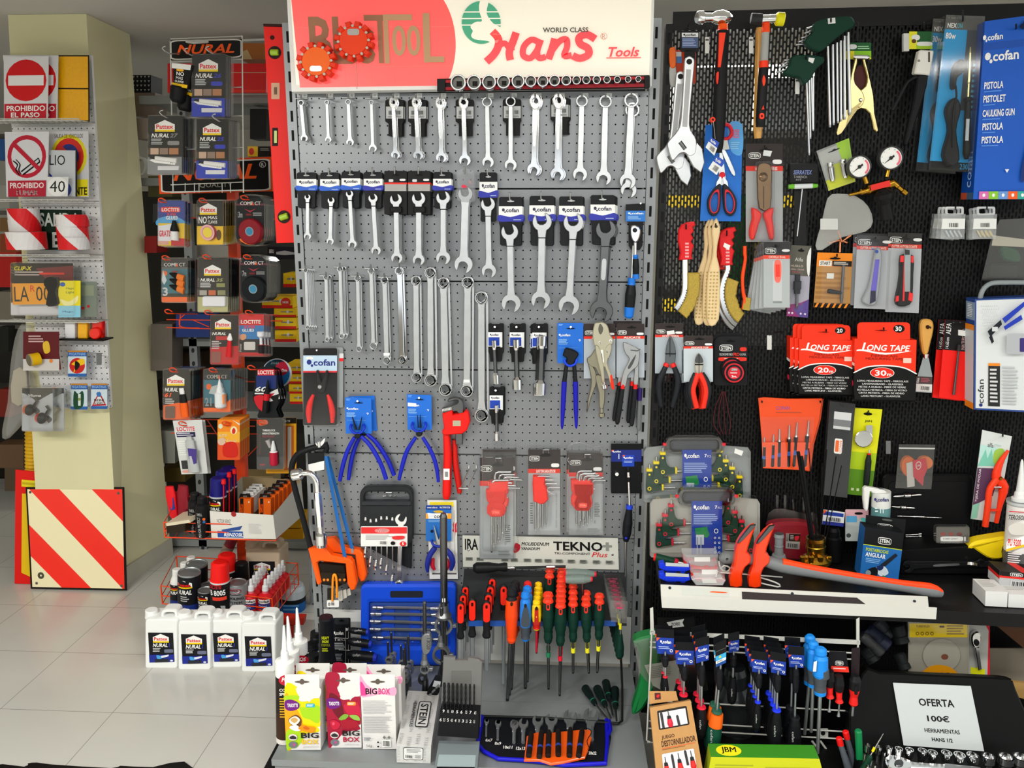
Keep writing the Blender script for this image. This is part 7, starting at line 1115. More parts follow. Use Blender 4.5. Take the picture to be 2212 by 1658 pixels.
for i,(x0,y0,x1,y1,r,d)in enumerate([(1868,1358,1916,1398,20,.2),(1862,1372,1905,1412,12,.26),(1936,1348,1950,1390,16,.2),(1940,1410,1956,1446,14,.2),(1868,1400,1890,1430,16,.22),(1890,1340,1925,1376,17,.16)]):
 t=T('impact_socket',ORD[i]+' dark socket in the heap under the black shelf','socket',RB,(x0,y0),d,'dark sockets under the shelf');b=t.p(None);b.spin((x0,y0,d),(x1,y1,d+.02),[(0,r*.8),(.1,r),(.6,r*.9),(.65,r),(.95,r),(1,r*.8),(1,r*.6,'#050506'),(.8,r*.55)],['#1c2030','#2a2c2c','#16181a','#1a1c1e','#1c1e20','#3a3d44'][i],14)
t=pack('saw_blade_pack','large clear pack with a yellow card and a toothed round blade','saw blade',(1962,1342,2092,1466),.22,'r 0 0 1 1 #9a9688;r .02 .03 .98 .27 #e8c810;t TURBOFLEX .13 .06 .36 .1 #7a5a10 b;r .52 .07 .6 .1 #3a1008;l .64 .06 .94 .24 4 #9a7a10;g .15 .2 .03 .03 .6 #7a5a10;g .23 .2 .03 .03 .6 #7a5a10;g .31 .2 .03 .03 .6 #7a5a10;g .39 .2 .03 .03 .6 #7a5a10;e .55 .58 .32 .3 #8a8678;e .55 .58 .31 .29 #a29e90;q #e09810 .18 1 .3 .8 .5 .74 .72 .8 .84 1;e .6 .6 .06 .05 #7a4a38;g .35 .9 .03 .03 .5 #8a4a08;g .45 .9 .03 .03 .5 #8a4a08;g .55 .9 .03 .03 .5 #8a4a08;g .65 .9 .03 .03 .5 #8a4a08','#8a8678',.01,eu=False)
t=pack('ratchet_pack','white card with a red rounded edge holding a chrome ratchet, behind the open case lid','ratchet',(2086,1336,2138,1462),.16,'r 0 0 1 1 #b8b8b0;p #d8142c .7 0 1 0 1 1 .9 1 .95 .2;p #e0e010 .2 .82 .8 .86 .8 1 .2 1','#b8b8b0',None,eu=False,r=10);b=t.p('ratchet');b.pr(smooth([(2100,1372),(2112,1364),(2120,1374),(2118,1392),(2108,1400),(2100,1390)],3),.164,.176,'chrome',.003);b.pr([(2107,1398),(2116,1398),(2122,1446),(2114,1448)],.164,.172,'chrome',.002);b.pr(circ(2110,1388,6,7,12),.176,.178,'black_steel')
t=T('cardboard_box','open brown cardboard box under the far end of the black shelf','box',RB,(2190,1480),.2);b=t.p('side_flap');b.pr([(2142,1342),(2260,1330),(2260,1440)],.10,.104,'#5a3418');b=t.p('box_side');b.pr([(2130,1400),(2260,1400),(2260,1500),(2130,1474)],.06,.064,'#8a8070');b=t.p('wood_edge');b.pr([(2150,1468),(2260,1480),(2260,1520),(2150,1494)],.15,.16,'#b08a50')
LD=FG(2030,1618,.21,-3,-20);t=T('socket_case','black socket case standing open with a white offer sheet in its lid','tool case',LD,(2030,1618),0)
b=t.p('lid');b.pr(smooth([(1862,1456),(1900,1452),(2030,1458),(2170,1464),(2186,1470),(2196,1490),(2236,1640),(2030,1640),(1836,1624)],2),-.035,.0,'#0b0d0c',.004);
t2=T('offer_sheet','white printed paper sheet with a price offer leaning in the black case lid','paper sheet',LD,(2030,1600),.006);b=t2.p(None);q=[(1929,1474),(2097,1481),(2126,1622),(1952,1609)];b.pr(q,.005,.006,'#c6cccc');f=b.faceq(q,.0062);f.art('t OFERTA .29 .23 .74 .35 #1a1a1a b;t 100€ .36 .49 .64 .59 #1a1a1a b;t HERRAMIENTAS .3 .7 .74 .765 #1a1a1a b;t HANS_1/2 .37 .84 .63 .9 #1a1a1a b')
b=t.p('tray');A=LD.i@gnd(1846,1626,.2);B=LD.i@gnd(2240,1650,.2);TR=Fr(LD.m.translation,R_(-3));
wA=TR.i@gnd(1840,1628,.21);wB=TR.i@gnd(2250,1640,.21);tt=T('case_tray','x','x',TR,O=(0,0,0));T.ALL.pop()
rel=LD.i@TR.m
def box_in(b,x0,x1,y0,y1,z0,z1,mat):b.add([(rel@Vector((x,y,z)))-b.t.O for z in(z0,z1)for x,y in((x0,y0),(x1,y0),(x1,y1),(x0,y1))],[(0,1,5,4),(1,2,6,5),(2,3,7,6),(3,0,4,7),(4,5,6,7)],mat)
box_in(b,wA.x+.01,wB.x,-.30,-.012,-.055,-.002,'#0b0c0c')
tx=[(1875,1608,7),(1898,1612,7.5),(1920,1613,8),(1942,1616,8.5),(1965,1618,9),(1993,1620,10),(2015,1624,10.5),(2045,1625,11.5),(2073,1629,12.5),(2102,1630,13.5),(2135,1632,15),(2173,1633,17),(2206,1633,18)]
for i,(x,y,r)in enumerate(tx):
 g=gnd(x,y,.245);F=Fr((g.x,g.y,.208),R_(-3));t=T('wrench_socket','%s chrome socket along the back of the open black case'%ORD[i],'socket',F,O=(0,0,0),group='sockets in the open case');k=(F.px(x+1,y,0)-F.px(x,y,0)).length;t.p(None).lathe3((0,0,0),(0,0,.037),[(0,r*k*.7),(.4,r*k*.75),(.55,r*k),(1,r*k),(1,r*k*.82),(.7,r*k*.78),(.65,.0001,'black_steel')],'chrome',20)
for i,(x,y,r)in enumerate([(1870,1626,6),(1884,1640,6),(1892,1650,6),(1910,1622,5),(1876,1652,7)]):
 g=gnd(x,y,.24);F=Fr((g.x,g.y,.208),R_(-3));t=T('wrench_socket','%s small chrome socket at the corner of the open case near the wire rack'%ORD[i],'socket',F,O=(0,0,0),group='small sockets in the case corner');k=.0008;t.p(None).lathe3((0,0,0),(0,0,.03),[(0,r*k),(1,r*k),(1,r*k*.8),(.6,r*k*.75),(.55,.0001,'black_steel')],'chrome',14)
FL=Fr((0,0,.225),0,R_(-90));t=T('ratchet_handle_tool','long chrome ratchet lying in front of the sockets in the open case','ratchet',FL,(1950,1645),0);b=t.p(None);b.pr(smooth([(1912,1634),(1925,1628),(1945,1632),(1966,1640),(1976,1644),(2040,1648),(2110,1655),(2120,1662),(2040,1662),(1970,1658),(1940,1664),(1918,1654)],2),-.008,.006,'chrome',.003);b.pr(circ(1942,1646,10,7,14),.006,.009,'dsteel',.001);b.pr([(2041,1648),(2118,1656),(2116,1664),(2040,1660)],.006,.009,'satin')
# things on the grey base deck
DZ=.1515
def deck(x,y,yaw=0,tilt=0,z=DZ):return FG(x,y,z,yaw,tilt)
BB={'g':('#e8d000','q #f0a010 .0 .1 .3 .3 .5 .6 .2 .9 0 1;q #a0cc18 -.0 .12 .4 .12 .36 .2 .46 .26 .44 .3 .7 .3 .98 .28 1 .5 .9 .56 .7 .5 .5 .46 .4 .3 .3 .18 .0 .2;q #a0cc18 0 .7 .3 .66 .5 .8 .3 .95 .1 .98 0 1','q #5a3a20 .08 .5 .3 .42 .46 .5 .4 .62 .2 .6;q #f0e8d8 .1 .5 .28 .44 .42 .5 .3 .58 .16 .57;q #c8a060 .14 .5 .26 .46 .36 .5 .26 .55;q W .1 .62 .3 .58 .44 .66 .28 .68;q #f08a08 .36 .64 .5 .58 .66 .6 .86 .62 .8 .7 .6 .69;q #c86008 .5 .62 .6 .6 .7 .64 .6 .66','#e8b818','passion'),'r':('#a01434','q #6a0c20 .1 .1 .4 .2 .5 .5 .3 .5 .1 .3;q #c01c40 .5 .3 .9 .25 1 .5 .7 .5','q #7aa838 .34 .52 .5 .44 .64 .46 .5 .54;q #8ab848 .66 .46 .9 .46 .98 .54 .8 .53;q #c01838 .08 .56 .24 .54 .38 .6 .3 .68 .14 .68;q #a01028 .38 .56 .6 .52 .9 .56 .92 .64 .7 .68 .46 .66;q #e0506a .14 .58 .2 .57 .22 .6 .16 .62','#b0103c','cherry')}
def bigbox(lab,x0,x1,yt,yb,base,kind,wide=.055,dd=0):
 F=deck((x0+x1)/2,base);t=T('air_freshener_box',lab,'box',F,((x0+x1)/2,base),0);s=(yb-yt)/120.;fl=yt+22*s
 q=[(x0,fl),(x1,fl),(x1+3,yb),(x0+5,yb)];P=None
 f,l,u=carton(t,q,0,wide,('#dad8d6','#d2d0cc'));b=t.parts[0]
 fq=[(x0,yt),(x1,yt),(x1,fl),(x0,fl)];b.pr(fq,-.0015,0,'#dcdcd8');ff=b.faceq(fq,.0002);
 if kind=='p':f.art('q #f0a0c0 .0 -.2 .2 -.05 .6 .05 1 -.02 1 .12 .6 .1 .2 .14 0 .12;q #e0408c 0 -.1 .1 -.05 .18 .1 .06 .12 0 .1;t BIG .14 -.0 .48 .1 K b;t BOX .52 -.0 .86 .1 #d0387c b;l .05 .2 .9 .42 9 #b8b8b8;l .05 .45 .9 .72 10 #b8b8b8;z .6 .83 .85 .95 #eeeeea;t 56g .12 .9 .3 .95 #606060;p #707070 .62 .78 .67 .75 .72 .78 .67 .81;p #707070 .76 .78 .81 .75 .86 .78 .81 .81;e .48 .86 .03 .015 K;e .48 .93 .03 .015 K;l .06 .78 .3 .84 2 #808088')
 else:
  bg,s1,s2,c,nm=BB[kind];f.art('q %s 0 -.02 .4 .0 .38 .12 .5 .2 .7 .2 .98 .14 1 .4 1 .6 .92 .62 .96 .7 .5 .75 .2 .92 .1 .97 .0 1'%bg);f.art(s1);f.art('q #dad8d6 .38 -.02 .36 .08 .44 .12 .4 .18 .5 .21 .66 .2 .7 .22 .8 .16 1.0 .14 1 -.02;q #6a1878 .0 .2 .2 .18 .4 .24 .38 .32 .16 .36 0 .32;t TASOTTI .06 .24 .36 .3 W b;rr .6 .24 .86 .3 %s .2;l .63 .255 .83 .29 2 W'%('#28a8c8' if kind=='g' else '#f09030'));f.art(s2);f.art('e .2 .78 .13 .055 #d8c8c8;q #303030 .1 .78 .2 .75 .3 .78 .28 .81 .14 .81;e .2 .9 .13 .055 #707078;p #e83088 .2 .88 .26 .89 .22 .93;t BIG .44 .7 .96 .79 #201a18 b;t BOX .46 .81 .96 .89 %s b;t %s .5 .91 .94 .95 #b8b0b0'%(c,nm))
 ff.art('rr .28 .45 .72 .62 #706860 .5;e .5 .52 .07 .2 #706860');ff.art({'g':'','r':'q #a01434 0 0 .34 0 .4 .5 .32 1 0 1','p':''}[kind]+';rr .28 .45 .72 .62 #5a5048 .5;e .5 .52 .07 .2 #5a5048')
 l.art('r 0 0 1 .4 %s'%{'g':'#a0cc18','r':'#a01434','p':'#f0c0d4'}[kind]);return t
bigbox('green and white coconut-scented air freshener box, second row behind its twin',639,712,1432,1580,1592,'g');bigbox('dark red cherry air freshener box, second row behind its twin',720,792,1432,1578,1590,'r');bigbox('pink and white air freshener box, second row behind its twin',792,866,1435,1580,1592,'p')
bigbox('green and white coconut-scented air freshener box in the front row',615,690,1456,1619,1620,'g');bigbox('dark red cherry air freshener box in the front row',705,778,1453,1614,1614,'r');bigbox('pink and white back-turned air freshener box in the front row',779,853,1456,1617,1617,'p')
for i,(tx,ty,bx,by,sy,r)in enumerate([(613,1350,617,1596,1424,20),(621,1330,632,1560,1402,19),(641,1312,650,1530,1382,18)]):
 F=deck(bx,by);t=T('sealant_cartridge',['foremost','middle','rearmost'][i]+' of three sealant cartridges with white nozzles beside the air freshener boxes','sealant',F,(bx,by),0);b=t.p('cartridge');sb=(by-sy);b.spin((bx+(tx-bx)*.5,sy,0),(bx,by,0),[(0,r*.6,'#e6e8e4'),(.01,r),(.17,r),(.18,r*.98,'#241c1a'),(.6,r*.98),(.62,r*.98,'#3a2418'),(.93,r*.98),(.94,r,'#d8d4cc'),(1,r)],'#e6e8e4',24)
 k=F.sc(bx,sy,0);f=b.faceq([(bx-16,sy+32),(bx+18,sy+32),(bx+18,by-14),(bx-12,by-14)],r*k*1.0);f.art('e .5 .1 .48 .09 #c01430;t PQS .2 .05 .8 .14 W bi'+(';t COLA .04 .24 .8 .29 W b;t SPRAY .04 .31 .8 .36 W b;l .04 .4 .9 .75 8 #d0a020' if i==0 else ''))
 n=t.p('nozzle');n.spin((tx,ty,0),(bx+(tx-bx)*.5,sy,0),[(0,1.2),(.03,2.2),(.75,6),(.78,8),(.98,8.5),(1,9)],'#eceeec',16)
F=deck(718,1470);t=T('oil_additive_bottle','black bottle with a tall neck and yellow print behind the air freshener boxes','bottle',F,(706,1470),0);b=t.p('bottle');b.spin((704,1331,0),(708,1470,0),[(0,10,'#2a1018'),(0.0,14,'#17181c'),(.03,15.5),(.1,15),(.6,17),(.72,20),(.8,28),(1,28)],'#17181c',22);f=b.face(694,1374,714,1408,F.sc(706,1390,0)*17);f.art('t HEAVY .05 0 .85 .2 #d8e020 b;t ENGINE .1 .24 .8 .42 #d8e020 b;t FORMULA .02 .46 .95 .64 #d8e020 b;l .1 .75 .85 1 2 #d8e020')
for i,(x,y0,y1)in enumerate([(676,1388,1428),(684,1364,1420),(678,1412,1450)]):F=deck(x,y1);t=T('small_bottle',['middle','rear','front'][i]+' small black bottle peeping out behind the white sealant nozzles','bottle',F,(x,y1),0);t.p(None).spin((x-1,y0,0),(x,y1,0),[(0,12,'#101114'),(.12,13),(.14,10),(.2,13),(.34,14),(.35,14,'#e0e0e0'),(.5,14),(.51,14,'#101114'),(1,14)],'#101114',18)
F=Fr((0,gnd(740,1440,DZ).y,0));DF=F
t=pack('bit_set_card','black hanging card of a screwdriver set with white print','pack',(720,1334,757,1432),.0,'r 0 0 1 1 #15161a;rr .08 .0 .9 .14 #2a2c30 .2;m cofan .02 .28 .6 .38 W;t T8 .04 .44 .4 .5 #d0d0d0;t PCS .44 .45 .7 .5 #d0d0d0;l .05 .54 .7 .7 4 #a0a4a8;r .72 .2 .74 .98 #c0c0c0;r .88 .2 .9 .98 #c0c0c0;l .05 .78 .6 .94 5 #80848a;e .8 .24 .07 .03 #e0e0e0','#15161a',None,F=F,eu=.05)
for i,(x0,y0,x1,y1,r,yt)in enumerate([(754,1360,796,1365,7,1380),(752,1384,803,1391,9,1400),(750,1413,814,1420,11,1428)]):t=T('screwdriver',['upper','middle','lower'][i]+' black driver with a blue end lying in a pack beside the black hanging card','screwdriver',F,((x0+x1)/2,y0),.01);b=t.p('handle');b.spin((x0,y0,.015),(x1,y1,.02),[(0,r*.7),(.2,r),(.7,r),(.9,r*.9,'#1a30b0'),(1,r*.6)],'#101216',12);b.face(x0+12,y0-2,x0+28,y0+4,.016+r*F.sc(x0,y0)*1.0).art('t cofan 0 0 1 1 #c8c8c8');s=t.p('shaft');s.spin((x0-30+10*i,y1+12,.005),(x1,y1+16,.005),[(0,1.2),(1,1.2)],'steel',6)
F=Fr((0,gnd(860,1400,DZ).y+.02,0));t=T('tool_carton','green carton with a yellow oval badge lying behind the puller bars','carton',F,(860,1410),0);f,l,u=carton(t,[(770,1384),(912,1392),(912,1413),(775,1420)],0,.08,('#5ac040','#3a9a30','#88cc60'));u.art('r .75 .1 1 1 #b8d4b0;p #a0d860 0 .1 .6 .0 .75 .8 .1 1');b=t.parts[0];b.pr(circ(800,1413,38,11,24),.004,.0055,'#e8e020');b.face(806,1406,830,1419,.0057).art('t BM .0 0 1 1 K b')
t=T('wrench_set_case','blue plastic case holding five chrome swivel socket wrenches','tool case',CT,(880,1400),.03);b=t.p('case_shell');b.pr(rrect(779,1262,985,1438,10),.006,.03,'#0c44c8',.004);b.band(rrect(779,1262,985,1436,10),[(x,y)for x,y in rrect(796,1300,972,1396,4)],.03,.045,'#1048d0',.003);b.rc(843,1276,913,1290,.0455,.047,'#20242c',3);b.pr([(800,1300),(968,1300),(968,1392),(800,1392)],.03,.031,'#2a4a94')
for i,(x0,y0,x1,y1)in enumerate([(806,1311,948,1313),(802,1325,950,1327),(800,1341,950,1345),(800,1358,950,1360),(806,1376,955,1380)]):
 w=t.p('swivel_wrench');w.spin((x0,y0,.045),(x0+22,y0+.5,.045),[(0,4.5),(.3,4.5),(.32,3.5),(.5,4.5),(1,3)],'chrome',12);w.spin((x0+20,y0,.042),(x1-16,y1,.042),[(0,1.5),(.1,3.5),(.9,3.5),(1,1.5)],'satin',6,False);w.spin((x1-18,y1,.045),(x1,y1,.045),[(0,3),(.5,4.5),(1,4.5)],'chrome',12)
for x0,x1 in((824,852),(884,908)):b.rc(x0,1312,x1,1390,.031,.0345,'#1646c0',4,.001)
t.p('clear_cover').pr([(797,1302),(970,1302),(970,1394),(797,1394)],.052,.053,'clear')
def puller(lab,x,y0,y1,r,ring,base,F=None):
 F=F or deck(x,base);t=T('thread_tap_wrench',lab,'puller',F,(x,base),0);b=t.p('bar');b.spin((x,y0,0),(x+2,y1,0),[(0,r*.7),(.02,r),(1,r)],'dsteel',12)
 if ring:rx,ry,rr=ring;g=t.p('ring_body');g.band(circ(rx,ry,rr,rr*1.05,24),circ(rx,ry,rr*.68,rr*.72,24),-.008,.008,'castal',.003);g.spin((rx,ry-rr-26,0),(rx,ry-rr+1,0),[(0,r*1.3),(.5,r*1.5),(.8,r*2.2),(1,r*2)],'castal',12);g.rc(rx+rr-2,ry-3,rx+rr+8,ry+4,-.006,.006,'castal',2,.001)
 f=t.p('foot');f.spin((x+2,y1-4,0),(x+2,base,0),[(0,r*1.6),(.6,r*2),(1,r*2)],'dsteel',12);return t
SPECIAL['castal']=lambda:mk('cast_aluminium','#9a9d9e',.4,.8,noise=.12,bump=.2,nscale=60)
puller('tall dark bar with a big grey ring, before the blue wrench case',958,1108,1450,8,(958,1352,20),1472,Fr((0,gnd(957,1472,DZ).y,0)))
T.ALL[-1].p('price_sticker').rc(955,1292,962,1300,.008,.010,'#e8e8e4')
puller('mid-height steel bar with a round grey body, beside the tallest bar',954,1310,1430,4,(952,1416,19),1478);puller('slim steel bar with a black ring foot, before the green carton',917,1298,1470,4,(917,1446,10),1516)
T.ALL[-1].p('black_ring').band(circ(912,1468,10,11,18),circ(912,1468,6,7,18),-.006,.006,'rubber',.002)
b=T.ALL[-1].p('weight_body');b.pr(smooth([(911,1376),(928,1370),(931,1400),(922,1414),(912,1408)],3),-.006,.01,'castal',.002);b.face(922,1378,929,1402,.0102).art('t 13020 0 0 1 1 K >')
for i,(x,y0,base)in enumerate([(838,1385,1470),(845,1364,1462),(872,1400,1500),(876,1386,1490),(882,1372,1480),(866,1392,1478)]):
 t=puller(ORD[i]+' of the small steel pullers standing behind the pink boxes',x,y0,base-24,2.4,None,base);t.group='small steel pullers';g=t.p('fork');
 for k in range(2):g.band(circ(x+2,base-30-k*14,9,7,16),circ(x+2,base-30-k*14,5,4,16),-.006,.008,'castal',.002)
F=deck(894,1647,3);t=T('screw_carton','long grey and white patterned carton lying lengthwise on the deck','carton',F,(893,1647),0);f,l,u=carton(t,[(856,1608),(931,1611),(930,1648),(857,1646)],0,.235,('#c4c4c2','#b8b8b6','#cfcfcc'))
for i in range(4):f.art('t STEIN %.2f .1 %.2f .9 #a8aaaa ^'%(.02+i*.25,.1+i*.25))
f.art('rr .2 .1 .78 .82 K .1;rr .215 .13 .765 .79 #d8d8d6 .1;l .3 .2 .72 .42 3 #8a8a8a;z .24 .5 .5 .72 #d8d8d6;l .54 .5 .72 .7 2 #8a8a8a');u.art(';'.join('t STEIN %.2f %.2f %.2f %.2f #b0b2b2 >'%(.04+(i%4)*.25,.03+(i//4)*.26+(i%2)*.06,.14+(i%4)*.25,.2+(i//4)*.26+(i%2)*.06)for i in range(16))+';rr .42 .22 .82 .7 #2c2c2c .12;rr .45 .235 .79 .685 #cfcfcc .1;t STEIN .5 .27 .74 .65 #202020 >b;t HERRAMIENTAS .26 .22 .36 .7 #3a3a3a >b')
F=FG(985,1598,.182,2,-8);t=T('drill_bit_case','grey drill bit case standing open with rows of dark twist drills','drill bit set',F,(985,1560),0);b=t.p('lid');b.pr([(958,1418),(984,1420),(984,1426),(1010,1426),(1010,1420),(1034,1424),(1042,1430),(1038,1570),(950,1566)],-.012,0,'#6a6a68',.002);b.rc(975,1449,1018,1512,0,.001,'#5f5f5c',1)
k=t.p('bit_holder');k.pr([(950,1536),(1036,1540),(1034,1596),(944,1590)],.0,.045,'#131316',.003);f=k.faceq([(950,1530),(1034,1534),(1032,1560),(946,1556)],.0455);f.art(';'.join('t %s %.2f .05 %.2f .3 W'%(v,.08+i*.115,.13+i*.115)for i,v in enumerate(['9','9.5','10','5','6','7.5','7','6.5']))+';'+';'.join('t %s %.2f .75 %.2f 1 W'%(v,.04+i*.094,.085+i*.094)for i,v in enumerate(['6','5.5','5','4.5','4','3.5','3','2.5','2','1.5'])))
for i in range(8):
 x=960+i*9.2;g=t.p('twist_drill');r=3.4-i*.2;
 g.spin((x,1474+i*.5,.02),(x-.5,1538,.024),[(j/10,r*(1 if j%2 else.72))for j in range(11)],'black_steel',8)
for i in range(9):x=957+i*8.4;g=t.p('twist_drill');g.spin((x,1514+i,.038),(x-.5,1548,.038),[(j/6,(2-i*.12)*(1 if j%2 else.7))for j in range(7)],'black_steel',6)
c=t.p('tray');UP=F.i@Fr(F.m.translation,R_(2)).m;xa,xb=F.px(948,1596,.0).x,F.px(1036,1596,0).x
def ubox(b,x0,x1,y0,y1,z0,z1,mat):b.add([(UP@Vector((x,y,z)))-b.t.O for z in(z0,z1)for x,y in((x0,y0),(x1,y0),(x1,y1),(x0,y1))],[(0,1,5,4),(1,2,6,5),(2,3,7,6),(3,0,4,7),(4,5,6,7),(3,2,1,0)],mat)
ubox(c,xa,xb,-.135,.0,-.03,-.002,'#7a8486');ubox(c,xa+.006,xb-.006,-.10,-.055,-.002,-.0014,'#9fb0b2');ubox(c,xa+.006,xb-.006,-.128,-.10,-.002,-.001,'#121214');ubox(c,xa+.02,xb-.02,-.122,-.108,-.001,.004,'#1a1a1e');l=t.p('latch');m_=(xa+xb)/2;ubox(l,m_-.018,m_+.018,-.142,-.125,-.02,.001,'#3c4042')
t=T('spare_bit_rack','small dark rack of bits with a white label lying behind the drill bit case','bit rack',deck(930,1520),(930,1520),0);b=t.p(None);b.pr([(912,1516),(938,1470),(952,1472),(948,1496),(934,1520)],0,.03,'#141518',.003);b.pr([(938,1470),(952,1472),(950,1484),(934,1482)],.03,.0315,'#c8ccd0')
for i in range(4):b.spin((918+i*8,1512-i*9,.032),(924+i*8,1506-i*9,.034),[(0,2.5),(1,2.5)],'zinc',8)
FR=Fr((0,0,DZ),0,R_(-90));t=T('wrench_roll','black cloth wrench roll with bright blue edging lying flat on the deck','tool roll',FR,(1170,1600),.004);b=t.p('cloth');b.pr([(1040,1546),(1314,1553),(1320,1590),(1310,1648),(1240,1645),(1180,1640),(1078,1638),(1032,1612)],.001,.006,'#101318',.002);e=t.p('edging','bright blue edging');e.tube([(1042,1546,.006),(1032,1606,.006),(1045,1622,.007),(1076,1638,.007),(1130,1641,.007),(1180,1646,.007),(1220,1652,.007),(1308,1648,.008),(1312,1600,.008),(1310,1554,.007)],.0055,'#1010b8',8);e.tube([(1312,1590,.008),(1319,1575,.012),(1316,1556,.008)],.005,'#1010b8',8)
f=b.faceq([(1040,1546),(1314,1553),(1310,1648),(1028,1640)],.0062)
for tx_,u0,v0,u1,v1 in(('6x7',.055,.53,.11,.6),('8x9',.13,.6,.18,.67),('10x11',.2,.68,.27,.75),('12x13',.3,.7,.37,.77),('20x22',.86,.76,.92,.83)):f.art('t %s %s %s %s %s W b'%(tx_,u0,v0,u1,v1))
for x,y,R in((1051,1556,5),(1076,1560,7),(1111,1562,9.5),(1131,1560,10.5),(1162,1554,12),(1191,1552,13.5),(1232,1546,15),(1277,1544,17)):
 w=t.p('wrench');w.pr(jaw((x,y),(.06,-1),(1,.06),R,R*.42,12),.007,.013,'zinc',.001);w.spin((x-.5,y+R*1.6,.01),(x-1,y+R*1.6+26,.01),[(0,R*.4),(1,R*.4)],'zinc',8,False)
t=T('punch_pouch','orange pouch of black punches lying on the wrench roll','pouch',FR,(1210,1600),.02);b=t.p('pouch');b.pr([(1138,1588),(1160,1580),(1174,1583),(1200,1580),(1220,1578),(1240,1576),(1262,1574),(1278,1576),(1278,1592),(1270,1618),(1264,1634),(1220,1644),(1190,1648),(1166,1640),(1132,1640)],.012,.018,'#f05a10:g',.002)
for i,(x0,y0,x1,y1)in enumerate([(1148,1582,1142,1632),(1170,1578,1165,1634),(1186,1578,1184,1632),(1206,1576,1206,1630),(1232,1572,1230,1632),(1258,1574,1250,1632)]):w=t.p('punch');w.spin((x0,y0,.024),(x1,y1,.024),[(0,4),(.1,6),(.6,6),(.62,6.2,'#26409a'),(.7,6.2,'#1c1614'),(1,6)],'#1c1614',10)
t.p('cord').tube([(1268,1572,.03),(1278,1580,.03),(1268,1600,.03),(1274,1616,.026)],.0012,'#161616',5,k=3)
t=T('display_hook','long black wire loop lying on the deck behind the wrench roll','hook',FR,(1200,1540),.01);t.p(None).tube([(1043,1546,.008),(1180,1550,.01),(1335,1562,.01),(1344,1556,.01),(1344,1480,.05),(1340,1390,.10)],.0035,'#1a1c1c',8)
for i,(x0,y0,x1,y1,x2,y2)in enumerate([(1262,1482,1286,1520,1312,1552),(1288,1482,1308,1524,1320,1550),(1308,1470,1316,1508,1324,1545),(1328,1484,1330,1528,1332,1556)]):t=T('screwdriver',ORD[i]+' dark green screwdriver lying on the deck behind the wrench roll','screwdriver',FR,(x0,y0),.02);h=t.p('handle');h.spin((x0,y0,.018),(x1,y1,.018),[(0,4),(.1,9),(.4,8.5),(.7,6),(.8,6.5,'#1a7a58'),(.84,6.5,'#0c1a18'),(1,5)],'#0c1a18',12);b=t.p('blade');b.spin((x1,y1,.018),(x2,y2,.008),[(0,2),(1,2)],'dsteel',8)
